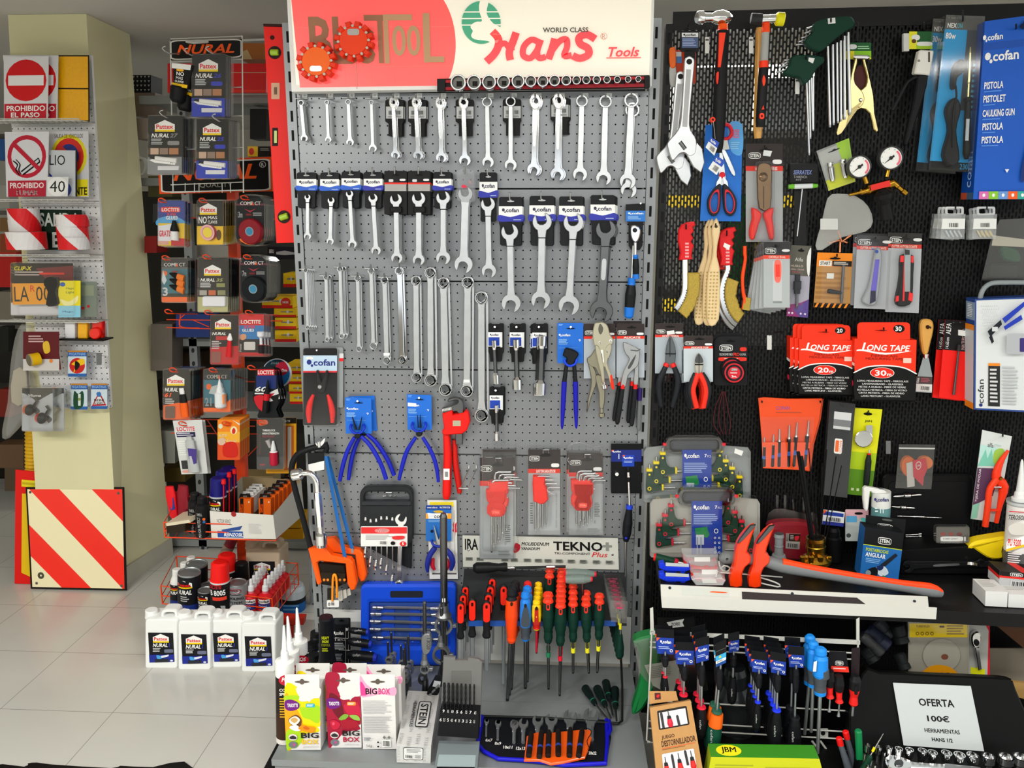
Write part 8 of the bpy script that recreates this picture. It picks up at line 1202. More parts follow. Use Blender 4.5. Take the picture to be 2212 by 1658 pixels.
# screwdriver rack on the grey panel
t=T('screwdriver_rack','dark grey sloping steel rack below the pale header plate, full of screwdrivers','tool rack',CT,(1180,1340),.2);b=t.p('sloping_sheet')
za=CT.px(1180,1232,.01);zb=CT.px(1180,1347,.185);xa0,xa1=CT.px(1003,1232,.01).x,CT.px(1352,1240,.01).x;xb0,xb1=CT.px(1014,1347,.185).x,CT.px(1255,1347,.185).x
b.add([Vector(p)-t.O for p in((xa0,za.y,za.z),(xa1,za.y,za.z),(xa1-.01,zb.y,zb.z),(xa0+.005,zb.y,zb.z))],[(0,3,2,1)],'#2c2e30');e=t.p('blue_edge','blue front edge');e.rc(1012,1341,1330,1352,.184,.188,'#1a4a98')
def sdrv(lab,x,yt,yb,ytip,r,d,kind,n=1,dx=0,dy=-11,dd=.016,xt=None,band=None,blade_r=3):
 t=T('screwdriver',lab,'screwdriver',CT,(x,yt),d);h=t.p('handle');xt=x if xt is None else xt;k=CT.sc(x,yt,d)
 if kind=='green':
  h.spin((x,yt,d),(x+(xt-x)*.3,yb,d),[(0,r*.3,'#f03818'),(.01,r*.75),(.05,r*.9),(.08,r*.95,'#0c3026'),(.1,r*.9),(.4,r*1.1),(.62,r*.95),(.75,r*.7),(.9,r*.8),(1,r*.6)],'#0c3026',16);s=h.sub('red_slot_ring','red-ringed slot');yy=yt+(yb-yt)*.2;s.band(rrect(x-4,yy-7,x+4,yy+8,3.5),rrect(x-2,yy-4,x+2,yy+5,2),d+r*k*.8,d+r*k*1.06,'#e02820')
 elif kind=='file':
  h.spin((x,yt,d),(x,yb,d),[(0,r*.5),(.06,r*.95),(.3,r),(.6,r*.8),(.8,r*.75),(.95,r),(1,r*.8)],'#1a1b1d',14,True,.8);s=h.sub('red_panel','red panel');s.pr(rrect(x-r*.78,yt+(yb-yt)*.08,x+r*.78,yt+(yb-yt)*.6,r*.7),d+r*k*.5,d+r*k*.95,'#ea2410',.001);s.pr(rrect(x-2.5,yt+(yb-yt)*.12,x+2.5,yt+(yb-yt)*.22,2.4),d+r*k*.95,d+r*k*.97,'#2a0806')
 else:
  c1,c2={'orange':('#f04408','#1c1c1e'),'blue':('#1a7ad8','#3e464e'),'red':('#d81c18','#3e464e'),'yellow':('#f8c808','#c81c10'),'black':('#1c1c1e','#1c1c1e')}[kind]
  h.spin((x,yt,d),(x,yb,d),[(0,r*.4,c2 if kind=='orange' else c1),(.03,r*.75),(.1,r*.85),(.14,r*.7),(.2,r*.95,c1),(.5,r*1.1),(.7,r*.95,c2 if kind!='orange' else c1),(.9,r*.75),(.95,r*.8,c1),(1,r*.6)],c1,16)
  if kind=='blue':i=h.sub('grey_panel');i.pr(smooth([(x-4,yt+(yb-yt)*.35),(x+5,yt+(yb-yt)*.35),(x+9,yt+(yb-yt)*.7),(x-9,yt+(yb-yt)*.7)],3),d+r*k*.7,d+r*k*1.1,'#3e464e')
  if kind=='yellow':i=h.sub('red_panel');i.pr([(x-4,yt+(yb-yt)*.3),(x+4,yt+(yb-yt)*.3),(x+5,yt+(yb-yt)*.85),(x-5,yt+(yb-yt)*.85)],d+r*k*.7,d+r*k*1.08,'#b01c10')
  h.pr(circ(x,yt+(yb-yt)*.3,3,4,10),d+r*k*.95,d+r*k*1.12,'#2a1808')
 s=t.p('blade');bc='#a81428' if kind=='yellow' else('dsteel' if kind!='file' else 'zinc');s.spin((x+(xt-x)*.3,yb,d),(xt,ytip,d),[(0,blade_r),(.93,blade_r),(.96,blade_r*.9,'black_steel'),(1,blade_r*.8)]if kind!='file' else[(0,blade_r),(1,blade_r)],bc,10,True,.35 if kind=='file' else 1)
 if band:w=t.p('size_band',band+' size band');yy=yb+(ytip-yb)*.22;w.spin((x+(xt-x)*.45,yy,d),(x+(xt-x)*.48,yy+9,d),[(0,blade_r*1.6),(1,blade_r*1.6)],{'red':'#e01430','yellow':'#e8e020','green':'#1a7a50'}[band],10)
 for i in range(1,n):t.copy('%s back, same column as the %s'%(ORD[i],lab),px=(x+dx*i,yt+dy*i),d=d-dd*i)
 return t
sdrv('flat red and black file nearest the blue case',995,1299,1378,1424,8.5,.20,'file',3,5,-18,.03,blade_r=7);sdrv('red and black file, second from the blue case',1020,1291,1374,1424,9,.18,'file',blade_r=5);sdrv('long red and black file before the dark column',1051,1297,1376,1447,9.5,.20,'file',4,4,-17,.03,blade_r=5)
sdrv('short red-fronted file set back in the rack',1088,1262,1338,1476,9,.14,'file',blade_r=4);sdrv('orange and black impact driver',1105,1270,1386,1512,13,.2,'orange',3,4,-9,.03,1096,blade_r=4);sdrv('blue and grey driver of the rack',1135,1277,1382,1486,12,.2,'blue',2,4,-12,.03,blade_r=4);sdrv('red-topped driver behind the blue one',1140,1255,1350,1455,10.5,.13,'red',blade_r=3)
sdrv('foremost yellow insulated driver',1159,1295,1359,1410,10,.2,'yellow',5,1,-9.5,.025,blade_r=2.5)
sdrv('wide green driver beside the yellow ones',1184,1291,1386,1488,12.5,.2,'green',2,0,-12,.03,xt=1185,band='green');sdrv('rear green driver, highest in the rack',1187,1239,1320,1390,11,.09,'green',2,1,-12,.03)
sdrv('long green driver with red bands',1211,1302,1392,1502,12.5,.21,'green',8,.4,-10.6,.022,xt=1209,band='red');sdrv('yellow-banded green driver beside the red-banded one',1238,1299,1384,1453,11.5,.2,'green',4,0,-12.5,.03,band='yellow');sdrv('green driver with narrow tip',1266,1299,1384,1453,11.5,.2,'green',3,0,-11.5,.03,xt=1272,band='yellow');sdrv('green driver at the end of the green row',1295,1294,1379,1452,11.5,.2,'green',2,0,-12,.03,xt=1290,band='yellow')
for i,(x0,y0,x1,y1,d)in enumerate([(1219,1236,1288,1240,.10),(1219,1250,1280,1250,.16)]):t=T('t_handle_driver',['rear','front'][i]+' grey T-handle driver lying across the top of the rack','screwdriver',CT,(1250,y0),d);h=t.p('handle');h.spin((x0,y0+1,d),(x1,y1,d),[(0,5,'#e01c30'),(.04,8),(.05,8,'#6e7c76'),(.3,10.5),(.7,10),(.94,6,'#e01c30'),(1,5)],'#6e7c76',14);b=t.p('shaft');b.spin((1258,y0,d-.01),(1259,y0+34,d-.01),[(0,3),(1,3)],'dsteel',8)
t=T('t_handle_driver','black-handled nut driver lying across the rack below the header plate','screwdriver',CT,(1060,1226),.09);h=t.p('handle');h.spin((1022,1226,.09),(1096,1224,.09),[(0,7),(.1,12),(.45,11.5),(.75,8),(.92,10),(1,9)],'#141516',14,True);b=t.p('shaft');b.spin((1096,1226,.09),(1112,1226,.09),[(0,3),(.5,3.5),(1,3)],'chrome',10);b.spin((1110,1225,.09),(1222,1223,.09),[(0,2.4,'#232526'),(.62,2.4),(.63,4.5,'chrome'),(.78,4.5),(.8,3,'#232526'),(1,3)],'#232526',10)
t=T('bagged_screwdriver','small green screwdriver in the foremost of a stack of clear red-printed bags','screwdriver',CT,(1340,1300),.2);b=t.p('clear_bag');b.pr([(1318,1296),(1356,1298),(1354,1346),(1320,1342)],.2,.2006,'bag');b.face(1324,1304,1352,1316,.2008).art('t NO_TIRAR .1 .1 .9 .45 #c04060;q #c04060 .2 .6 .6 .5 .8 .8 .4 .9');s=t.p('shaft');s.spin((1340,1320,.205),(1340,1372,.205),[(0,1.3),(1,1.5)],'steel',8);w=t.p('size_band','yellow size band');w.spin((1340,1346,.205),(1340,1358,.205),[(0,3),(1,3)],'#e8e020',8);h=t.p('handle');h.spin((1340,1370,.205),(1338,1423,.205),[(0,5),(.2,6),(.5,9),(.85,9),(.95,6,'#e82818'),(1,3)],'#0c3026',12)
t.stack(7,-2.5,-9.5,.022,'clear-bagged screwdriver from the front, beside the green drivers')
# pillar board with traffic signs
t=T('pegboard','white perforated board with wire ledges fixed to the cream pillar','pegboard',PL,(130,800),.02);b=t.p('board');b.pr([(6,119),(197,119),(240,880),(92,884),(60,560)],.004,.016,'pegw',mside='W')
for k,(y,x0,x1)in enumerate([(262,0,205),(430,0,214),(545,2,226),(684,30,236)]):
 g=t.p('wire_ledge');D=.115 if k<3 else.09
 P0,P1=(x0,y+4),(x1,y+6);dz=PL.px(x0,y,.016).z
 def lv(x,d):
  q=PL.px(x,y+4,.016);w=CAMP-PL.m.translation;return Vector((q.x,-d,dz-.008))-t.O
 for e in(.02,.06,.10,D):g.tube3([lv(x0,e),lv(x1,e)],.0018,'wwire',5)
 for i in range(18):x=x0+(x1-x0)*i/17;g.tube3([lv(x,.016),lv(x,D),lv(x,D)+Vector((0,-.002,.005))],.0014,'wwire',5)
 g.tube3([lv(x0,D)+Vector((0,-.002,.005)),lv(x1,D)+Vector((0,-.002,.005))],.0018,'wwire',5)
def sign(lab,q,d,art,bg='#d8d8d8',cat='sign',name='traffic_sign',th=.002,**kw):
 t=T(name,lab,cat,PL,((q[0][0]+q[2][0])/2,(q[0][1]+q[2][1])/2),d);b=t.p(None);b.pr(q,d-th,d,bg);f=b.faceq(q,d+.0002);f.art(art,**kw);t.f=f;t.b=b;return t
NE='r 0 0 1 1 #d8d8da;e .5 .38 .46 .33 #d01218;r .1 .3 .9 .46 #e8e8e8;r .01 .75 .97 .99 #c01428;t PROHIBIDO .06 .78 .94 .87 W b;t EL_PASO .16 .89 .82 .97 W b'
sign('foremost no-entry sign with red disc on the pillar board',[(8,122),(105,121),(103,257),(9,258)],.10,NE);sign('second no-entry sign, half hidden behind the foremost',[(30,121),(126,120),(124,258),(30,259)],.08,NE)
s=sign('amber reflective plate with a black edge beside the no-entry signs',[(126,119),(192,119),(193,263),(126,262)],.06,'r 0 .02 .97 .49 reflex_o;r 0 .51 .97 .98 reflex_o','#2a1c14','reflector','reflective_plate')
sign('no-smoking sign with red ring on the pillar board',[(10,285),(106,284),(102,424),(14,425)],.10,'r 0 0 1 1 #d4d4d8;g .5 .38 .45 .33 .8 #b81430;p #c8c8cc .34 .62 .76 .42 .8 .46 .38 .66;p K .36 .6 .76 .4 .78 .41 .38 .62;p K .4 .65 .8 .45 .82 .47 .42 .67;p K .76 .4 .78 .4 .82 .46 .8 .47;q K .2 .44 .3 .5 .26 .58 .34 .66 .31 .66 .23 .58 .27 .51 .18 .45;q K .26 .42 .36 .5 .33 .58 .38 .65 .35 .64 .3 .58 .33 .5 .25 .43;p #b81430 .16 .2 .22 .15 .84 .56 .78 .61;r .05 .75 .97 1 #b01430;t PROHIBIDO .1 .78 .92 .87 #e8d8d8 b;t FUMAR .26 .9 .78 .98 #e8d8d8 b')
sign('no-parking sign with blue disc and yellow border, behind the small white plate',[(106,284),(191,283),(192,425),(106,425)],.06,'r 0 0 1 1 #cfcfd2;e .5 .38 .46 .33 #e0d020;e .5 .38 .38 .28 #d02a20;e .5 .38 .26 .19 #28307c;p #d02a20 .2 .28 .3 .2 .8 .5 .72 .58;t SALIDA_DE_VEHICULOS .14 .04 .86 .1 #4a4410;r .55 .73 .98 .99 #e8d818;t NTE .66 .85 .96 .97 #2a2410 b')
sign('small white reflective plate with black letters and a black edge',[(106,324),(166,325),(166,424),(106,424)],.085,'r 0 0 .95 1 #c4c8cc;t LIO .02 .1 .58 .32 #1a1a1c;q #2a3a90 .0 .5 .14 .58 .2 .75 .1 .7;q #3a4a98 .5 .6 .8 .8 .75 .95 .6 .98','#1c1c1e',name='number_plate')
t=sign('round bright speed sticker over the small white plate',[(102,382),(148,382),(146,424),(102,424)],.11,'e .5 .5 .49 .5 #e8e8e6;t 40 .12 .2 .86 .78 #2a2a2a','#d8d8d6','sticker','speed_sticker',.001)
sign('dark green exit sign between the red and white tapes',[(84,452),(176,453),(178,538),(86,540)],.04,'r 0 0 1 1 #10281c;t SALIDA .0 .08 .96 .42 #c8d0c8 b;t EX .3 .56 .8 .94 #c8d0c8 b','#10281c',name='exit_sign')
for i,(cx,yb,r,d)in enumerate([(60,538,38,.10),(55,500,30,.08),(53,476,30,.08),(161,538,30,.10),(158,513,30,.09),(158,489,31,.09)]):
 t=T('barrier_tape_roll',['lowest and widest','middle','top','lowest','middle','top'][i]+' red and white tape roll of the stack '+('near the aisle' if i<3 else 'near the pillar corner'),'tape roll',PL,(cx,yb),d);b=t.p(None);k=PL.sc(cx,yb,d);h=(.062 if i in(0,)else.042);R=r*k;n=24;z0=0
 for j in range(n):
  a0,a1=2*math.pi*j/n,2*math.pi*(j+1)/n;red=(j+i*3)%12<6
  p=lambda a,z,rr=R:Vector((rr*math.cos(a),rr*math.sin(a),z))
  for m in range(4):s0,s1=-m*.2,-(m+1)*.2;b.add([p(a0+s0,h*m/4),p(a1+s0,h*m/4),p(a1+s1,h*(m+1)/4),p(a0+s1,h*(m+1)/4)],[(0,1,2,3)],'#d8141c' if red else '#e0dede')
  b.add([p(a0,h),p(a1,h),p(a1,h,R*.55),p(a0,h,R*.55)],[(0,1,2,3)],'#c8a0a0');b.add([p(a0,0,R*.55),p(a1,0,R*.55),p(a1,h,R*.55),p(a0,h,R*.55)],[(3,2,1,0)],'#b09878')
def ppack(name,lab,cat,rect,d,art,bg='W',**kw):return pack(name,lab,cat,rect,d,art,bg,F=PL,**kw)
t=ppack('plate_clip_pack','rounded clear pack with a yellow plate and black clips on a dark card','pack',(24,568,158,680),.09,'r 0 0 1 .8 #1c1412;r 0 .76 1 1 #d0d0d4;p #701018 .4 .1 1 .05 1 .4 .6 .36;t CLIP-X .05 .06 .34 .14 #e8d820 bi;l .06 .16 .6 .26 2 #c0b0a8;r .46 .18 .86 .22 #e03018','#1c1412',r=14,shell=.05,eu=False);b=t.p('number_plate');b.pr([(26,612),(124,611),(126,656),(28,658)],.12,.123,'#e89a10');b.faceq([(26,612),(124,611),(126,656),(28,658)],.1232).art('t LA .04 .15 .36 .85 K;t 000 .52 .15 1 .85 K;t R .4 .1 .5 .4 #d02010');c=t.p('plate_clip');c.pr(smooth([(94,604),(104,598),(122,600),(126,616),(120,630),(126,655),(112,662),(98,658),(102,630),(94,616)],2),.124,.14,'#0e0e10',.003)
for i,(x0,y0,x1,y1)in enumerate([(150,608,209,684),(126,606,174,685)]):ppack('bulb_pack',['grey clear bulb pack with red dots behind the yellow one','small yellow and pale blue bulb pack before the plate clip pack'][i],'pack',(x0,y0,x1,y1),.10+.03*i,['r 0 0 1 1 #7a8478;e .3 .7 .06 .04 #c02020;e .5 .75 .06 .04 #c02020;e .7 .7 .05 .04 #c02020;r .1 .1 .9 .4 #8a947c','r 0 0 1 .7 #e8d818;r 0 .68 1 1 #8ac8e0;t Magic .35 .18 .72 .25 #3a6a20;t Light .35 .28 .72 .36 #3a6a20;e .2 .1 .12 .06 #2a5ab0;q #f0e8a0 .1 .5 .5 .56 .9 .4 .8 .62 .3 .68;t Magic .2 .82 .7 .88 #2a5a90'][i],'#8a9488',eu=False)
for i,(x0,x1,y0,m)in enumerate([(139,161,695,'#e8e8ec:g'),(167,188,695,'reflex_o'),(198,221,694,'red_lens')]):
 t=T('marker_light',['clear','amber','red'][i]+' marker light on the thin black ledge of the pillar board','lamp',PL,(x0,730),.07);b=t.p('lens');b.rc(x0,y0,x1,y0+36,.05,.07,m,2,.003)
 if i==2:b.pr(circ(204,720,13,13,20),.066,.084,'red_lens',.004)
t=T('narrow_ledge','thin black wire ledge below the three marker lights','ledge',PL,(175,734),.05);t.p(None).pr([(128,731),(222,734),(222,737),(128,735)],.016,.09,'#141414')
t=ppack('repair_tape_pack','clear pack with rounded top holding a yellow tape roll, on a dark red card','tape',(50,716,128,800),.11,'r 0 0 1 1 #5a1018;r 0 .7 1 1 #c8c4c0;l .15 .1 .6 .3 3 #c0a0a0;q #d8b030 .55 .3 .7 .25 .75 .5 .6 .55;e .78 .75 .05 .05 #e08030','#5a1018',eu=False,q=[(52,716),(98,722),(126,752),(132,798),(56,798)]);b=t.p('tape_roll');b.lathe3(b.P(62,778,.145),b.P(84,774,.115),[(0,.009,'#6a6450'),(.0,.022,'#b8a070'),(.12,.023,'#e8b808'),(1,.023)],'#e8b808',20)
t=T('plastic_bag','crumpled grey clear bag hanging at the outer edge of the pillar board','bag',PL,(35,760),.05);b=t.p(None);b.pr(smooth([(44,700),(62,716),(58,800),(70,850),(52,900),(10,950),(2,930),(14,870),(20,790),(30,730)],2),.03,.06,'bagw',.006);b.pr(smooth([(28,800),(56,802),(54,870),(24,868)],2),.06,.066,'#a8a090',.002)
for i,(x0,y0,x1,y1,a)in enumerate([(147,757,187,813,'e .5 .58 .42 .3 #c82018;q #f0c010 .2 .5 .8 .3 .9 .5 .6 .6 .3 .85 .4 .6;q #141414 .4 .4 .64 .5 .6 .64 .4 .76'),(153,828,189,884,'q #184830 .2 .3 .45 .4 .7 .28 .8 .5 .7 .9 .2 .95;r .45 .4 .6 .85 #d8e0d8;e .52 .6 .08 .06 #8a9a50'),(197,828,232,883,'p #c01828 .5 .3 .95 .86 .05 .88;p #e8e8e8 .5 .42 .84 .8 .16 .82;t BEBE .2 .6 .8 .7 K b;t A_BORDO .2 .72 .85 .82 K b;q #3a70b0 .35 .35 .6 .35 .6 .5 .4 .5')]):
 ppack('sticker_pack',['sticker pack with a red and yellow disc','sticker pack with a green and white map shape','sticker pack with a red baby triangle'][i]+' on the lower pillar board','sticker',(x0,y0,x1,y1),.07,'r 0 0 1 .22 #2a60a8;r 0 0 1 .06 #c08020;t PEGATINAS .06 .08 .94 .18 #8ab0e0 b;r 0 .22 1 .9 #c8d8e0;r 0 .88 1 1 #2a60a8;'+a,'#2a60a8',eu=False)
t=T('hook_price_plate','grey price plate at the end of a rod on the lower pillar board','label',PL,(213,775),.07);b=t.p('plate');b.rc(208,762,219,788,.07,.072,'#6a6c6e',1);b=t.p('rod');b.tube([(146,760,.05),(222,763,.07)],.0016,'gwire',5)
for i in(1,0):
 t=ppack('turn_signal_pack',['foremost','rear'][i]+' clear pack of black turn signals with orange lenses','lamp pack',(48+18*i,838,114+24*i,930),.12-.035*i,'r 0 0 1 .12 #141416;p #141416 0 .1 1 .1 .5 .3;t Vicma .2 .14 .62 .2 #e0e0e0 bi;r 0 .12 .01 1 #b8bcc0','#b0b4b8',eu=False,shell=.05)
 for x,y,m in((64,884,'#d85a18:g'),(90,902,'#c83a14:g')):c=t.p('turn_signal');x+=22*i;c.spin((x-8,y,.135-.035*i),(x+8,y+2,.145-.035*i),[(0,2),(.1,10),(.5,12,'#141416'),(.8,8),(1,4)],m,14);c.tube([(x+4,y,.135-.035*i),(x+16,y-18,.13-.035*i),(x+10,y-26,.13-.035*i)],.006,'#141416',6)
t=T('suction_hose','yellow ribbed hose standing upright at the foot of the pillar','hose',FY(3.07),(70,1240),0);b=t.p(None);b.spin((70,925,0),(71,1262,0),[(i/90,13.5+(1.3 if i%2 else-1))for i in range(91)],'#d8a810',14)
t=T('cardboard_box','low pale cardboard box behind the red warning panel','box',Fr(gnd(60,1080,.0)+Vector((0,.55,0))),(60,1080),0,);F=t.F;b=t.p(None);b.pr([(32,992),(96,992),(96,1130),(32,1130)],-.02,.0,'card')
t=T('warning_sign','red framed panel with a yellow centre leaning behind the striped board','sign',FG(66,1262,0,0,-4),(66,1262),0);b=t.p('panel');q=[(33,1014),(96,1020),(94,1262),(31,1260)];b.pr(q,-.006,.0,'#e01410',.001);b.faceq(q,.0002).art('r .22 .08 1 .14 #e8d818;p #e8c010 .24 .2 .5 .2 .6 .94 .24 .9;r .24 .1 .9 .12 #c8b010')
F=FG(170,1275,0,0,-5);t=T('load_warning_board','square reflective board with diagonal red and cream stripes leaning on the pillar','sign',F,(170,1275),0);b=t.p('board');q=[(55,1052),(267,1052),(273,1275),(66,1271)];b.pr(q,-.006,.0,'#1a1714',.001);f=b.faceq([(59,1056),(264,1056),(269,1271),(70,1267)],.0004);f.art('r 0 0 1 1 reflex_w;p reflex_r .02 0 .34 0 1 .68 1 1 .98 1;p reflex_r .68 0 1 0 1 .32;p reflex_r 0 .36 .64 1 .32 1 0 .68;g .1 .88 .035 .035 .3 #4a4a3a;e .03 .03 .014 .014 #5a5a50;e .96 .04 .014 .014 #5a5a50;e .05 .96 .014 .014 #5a5a50;e .97 .97 .014 .014 #5a5a50')
# orange rack with carded glue
t=T('glue_rack','orange wire display rack with hooks, two baskets and a black and orange header','display rack',RK,(480,1330),.1)
b=t.p('post');b.pr([(489,400),(507,400),(540,1320),(516,1320)],-.01,.015,'owire')
for y,x0,x1 in((470,380,600),(690,360,610),(707,360,460),(822,360,620),(905,370,640),(935,370,640)):b=t.p('cross_bar');b.tube([(x0,y,.02),(x1,y+3,.02)],.0022,'owire',6)
for x0,y0,x1,y1 in((448,907,470,940),(560,960,535,985),(415,690,452,706),(390,676,388,706)):b.tube([(x0,y0,.02),(x1,y1,.02)],.002,'owire',6)
b.tube([(400,678,.02),(388,690,.02),(392,706,.02),(430,708,.02)],.002,'owire',6,k=3)
h=t.p('header','black header with orange letters');q=[(341,349),(586,338),(588,413),(344,419)];h.pr(q,.02,.03,'#f0500c',.001);hq=[(346,352),(583,342),(585,411),(348,416)];f=h.faceq(hq,.0305);f.art('rr 0 0 1 1 #e0dcd4 .06;rr .015 .04 .985 .96 #100f0f .06;t NURAL .12 .14 .88 .62 O bi;t QUALITY .36 .72 .66 .88 #b8b8b0;g .935 .18 .03 .1 .8 #c8c4c0;t R .922 .13 .948 .24 #c8c4c0 b')
def basket(t,z0,h,fl,fr,br,bl):
 """wire basket from its bottom-corner pixels at height z0"""
 b=t.p('basket');C4=[(RK.i@gnd(x,y,z0))-t.O for x,y in(fl,fr,br,bl)];up=Vector((0,0,1))
 for lv in(0,h*.45,h):b.tube3([c+up*(lv if i in(0,1)else lv*1.25)for i,c in enumerate(C4)],.0024,'owire',6,True)
 for i,c in enumerate(C4):b.tube3([c,c+up*h*(1 if i<2 else 1.25)],.0028,'owire',6)
 for k in range(1,12):b.tube3([C4[0].lerp(C4[1],k/12),C4[3].lerp(C4[2],k/12)],.0014,'owire',5)
 for k in range(1,6):a=C4[1].lerp(C4[2],k/6);b.tube3([a,a+up*h],.0014,'owire',5)
 return[RK.m@(c+t.O)for c in C4]
ZU,ZL=.395,.10
UB=basket(t,ZU,.055,(357,1160),(596,1167),(642,1118),(392,1108));LB=basket(t,ZL,.07,(351,1303),(590,1332),(645,1262),(385,1246))
def hk(x,y,d):g=t.p('card_hook');g.tube([(x+60,y+4,.02),(x+8,y+3,d),(x-6,y+2,d+.012),(x-10,y-4,d+.014),(x-2,y-6,d+.012),(x+6,y-1,d+.004)],.0022,'owire',6,k=2)
for x,y,d in((352,434,.2),(440,434,.2),(530,428,.2),(360,558,.2),(448,556,.2),(536,556,.2),(366,674,.2),(452,676,.2),(540,676,.2),(376,800,.2),(462,800,.2),(545,795,.2),(396,916,.2),(490,916,.2),(566,913,.2)):hk(x,y,d)
def short(l):return ' '.join(l.replace(',','').split()[:12])
def lp(name,lab,rect,art,n=1,dx=4,dy=.6,dd=.018,bg='#1a1a1c',d=.2,shell=.012,cat='glue pack',q=None,r=3,**kw):
 t=pack(name,lab,cat,rect,d,art,bg,F=RK,shell=shell if not q else None,r=r,q=q,eu=False,**kw)
 for i in range(1,n):t.copy('%s pack behind the %s'%(ORD[i],short(lab)),px=(t.a[0]+dx*i,t.a[1]+dy*i),d=d-dd*i)
 return t
NC='r 0 0 1 1 #1c1c1e;m nuralcard 0 0 1 1 %s %s %s;p W .06 .76 .2 .72 .85 .75 .8 .84 .2 .8;p #d8d8dc .3 .86 .92 .86 .9 .93 .3 .93;t A .66 .76 .74 .82 K'
def tubes(t,x0,y0,x1,y1,d,c='#e8e8e4',r=4):b=t.p('glue_tube');b.spin((x0,y0,d),(x1,y1,d),[(0,r*.5,'#1a1a1a'),(.18,r*.6),(.2,r,c),(.9,r*1.1),(1,r*1.2)],c,12,True,.6)
t1=lp('epoxy_pack','black carded twin glue pack with grey foot, nearest the pillar',(320,250,394,376),NC%('27','#8a8a8a','#7e8082'),7,4.6,1,.022,d=.36);tubes(t1,324,340,382,347,.366)
t1=lp('epoxy_pack','black carded twin glue pack with blue foot, lower middle of the wire frame',(425,257,493,385),NC%('25','#2a3ab8','#2038b0'),5,5,1,.022,d=.36);tubes(t1,430,350,486,357,.366)
t1=lp('epoxy_pack','black carded twin glue pack with blue foot under the upper header',(415,118,487,252),NC%('26','#2a3ab8','#2038b0'),3,6,2,.022,d=.36);tubes(t1,420,216,478,223,.366)
for i,(ox,oy)in enumerate([(16,18),(0,0)]):
 F=RK;t=T('glue_tube',['rear','foremost'][i]+' white and black glue tube with a yellow band hanging head down','glue tube',RK,(390+ox,140+oy),.32+.03*i);b=t.p('tube');A=.33+.03*i;b.pr([(371+ox,136+oy),(413+ox,140+oy),(412+ox,152+oy),(404+ox,192+oy),(372+ox,186+oy)],A,A+.02,'#161616',.006);f=b.faceq([(371+ox,136+oy),(413+ox,140+oy),(404+ox,192+oy),(372+ox,186+oy)],A+.0203);f.art('r 0 0 1 .22 #e8e8e4;t NO .26 .34 .7 .5 W b;t MAS .24 .54 .66 .66 W b;t CLAVOS .18 .7 .72 .8 W b;r 0 .84 1 .98 #f0c010;rr .26 .22 .66 .32 #f0b020 .3');c=t.p('cap');c.spin((387+ox,186+oy,A+.008),(383+ox,222+oy,A+.008),[(0,14),(.1,16),(.8,15),(1,10)],'#141416',16)
t=T('wire_display_frame','white wire frame with a small black and orange header, in front of the orange rack','display rack',RK,(445,250),.3);b=t.p('wire_grid')
for a,c in(((368,88),(374,416)),((523,77),(526,416))):b.tube([(*a,.3),(*c,.3)],.0022,'wwire',6)
for y in(80,130,190,252,320,395,412):b.tube([(369,y+4,.3),(524,y-2,.3)],.0016,'wwire',6)
for x in(400,430,420,480,498):b.tube([(x,395,.3),(x,416,.3)],.0014,'wwire',5)
b.tube([(402,90,.3),(420,92,.34),(600,84,.1)],.004,'wwire',6)
h=t.p('header');q=[(368,87),(522,84),(522,124),(369,130)];h.pr(q,.302,.304,'#161514');h.faceq(q,.3043).art('rr 0 0 1 1 #c8c4bc .1;rr .015 .06 .985 .94 #161514 .1;t NURAL .09 .24 .9 .74 O bi')
for x,y in((352,112),(400,116),(446,112),(346,250),(460,258)):g=t.p('card_hook');y-=12;g.tube([(x+40,y+14,.30),(x+14,y+16,.37),(x-2,y+4,.385),(x+6,y,.385)],.002,'gwire',6,k=2)
LOC='t LOCTITE .12 .11 .84 .2 %s b'
t1=lp('super_glue_pack','blue and yellow glue pack with red bottom, top row by the pillar side',(342,433,399,530),'r 0 0 1 .5 #1c3a90;q #4aa0d8 .0 .4 .6 .34 1 .5 0 .56;r 0 .5 1 1 #e8c020;p #e0e0e8 0 .56 .5 .52 .5 .9 0 .9;rr .1 .14 .84 .26 #e01828 .2;t LOCTITE .14 .16 .8 .24 W b;t SUPER .34 .28 .7 .33 #e04050 b;t GLUE3 .3 .34 .74 .42 W b;t GRATIS .04 .66 .5 .8 #d81830 b;r .5 .84 1 1 #c01028;r 0 .9 .4 .98 #d8a090',3,6,2,.02,'#1c3a90');b=t1.p('glue_bottle');b.spin((376,476,.215),(377,518,.215),[(0,3,'#141414'),(.5,8),(.55,7,'#e0e0e0'),(1,8)],'#e0e0e0',12)
t1=lp('mounting_tape_pack','black and yellow pack with a pink tape roll, top row middle',(426,433,482,528),'r 0 0 1 .6 #18181a;r 0 .58 1 1 #f0c408;m pattex .1 .06 .76 .32;t NO .06 .36 .38 .52 W b;t MAS .42 .35 .78 .42 W b;t CLAVOS .42 .45 .78 .52 W b;e .84 .78 .1 .12 #5a3a10',7,5.2,0,.017,'#e8bc08');b=t1.p('tape_roll');A=b.P(448,502,.217);b.lathe3(A,A+Vector((0,.014,0)),[(0,1e-6,'#e8d050'),(0,.017,'#d88890'),(0,.02,'#e0b0b0'),(0,.026,'#c85060'),(1,.026)],'#c85060',22)
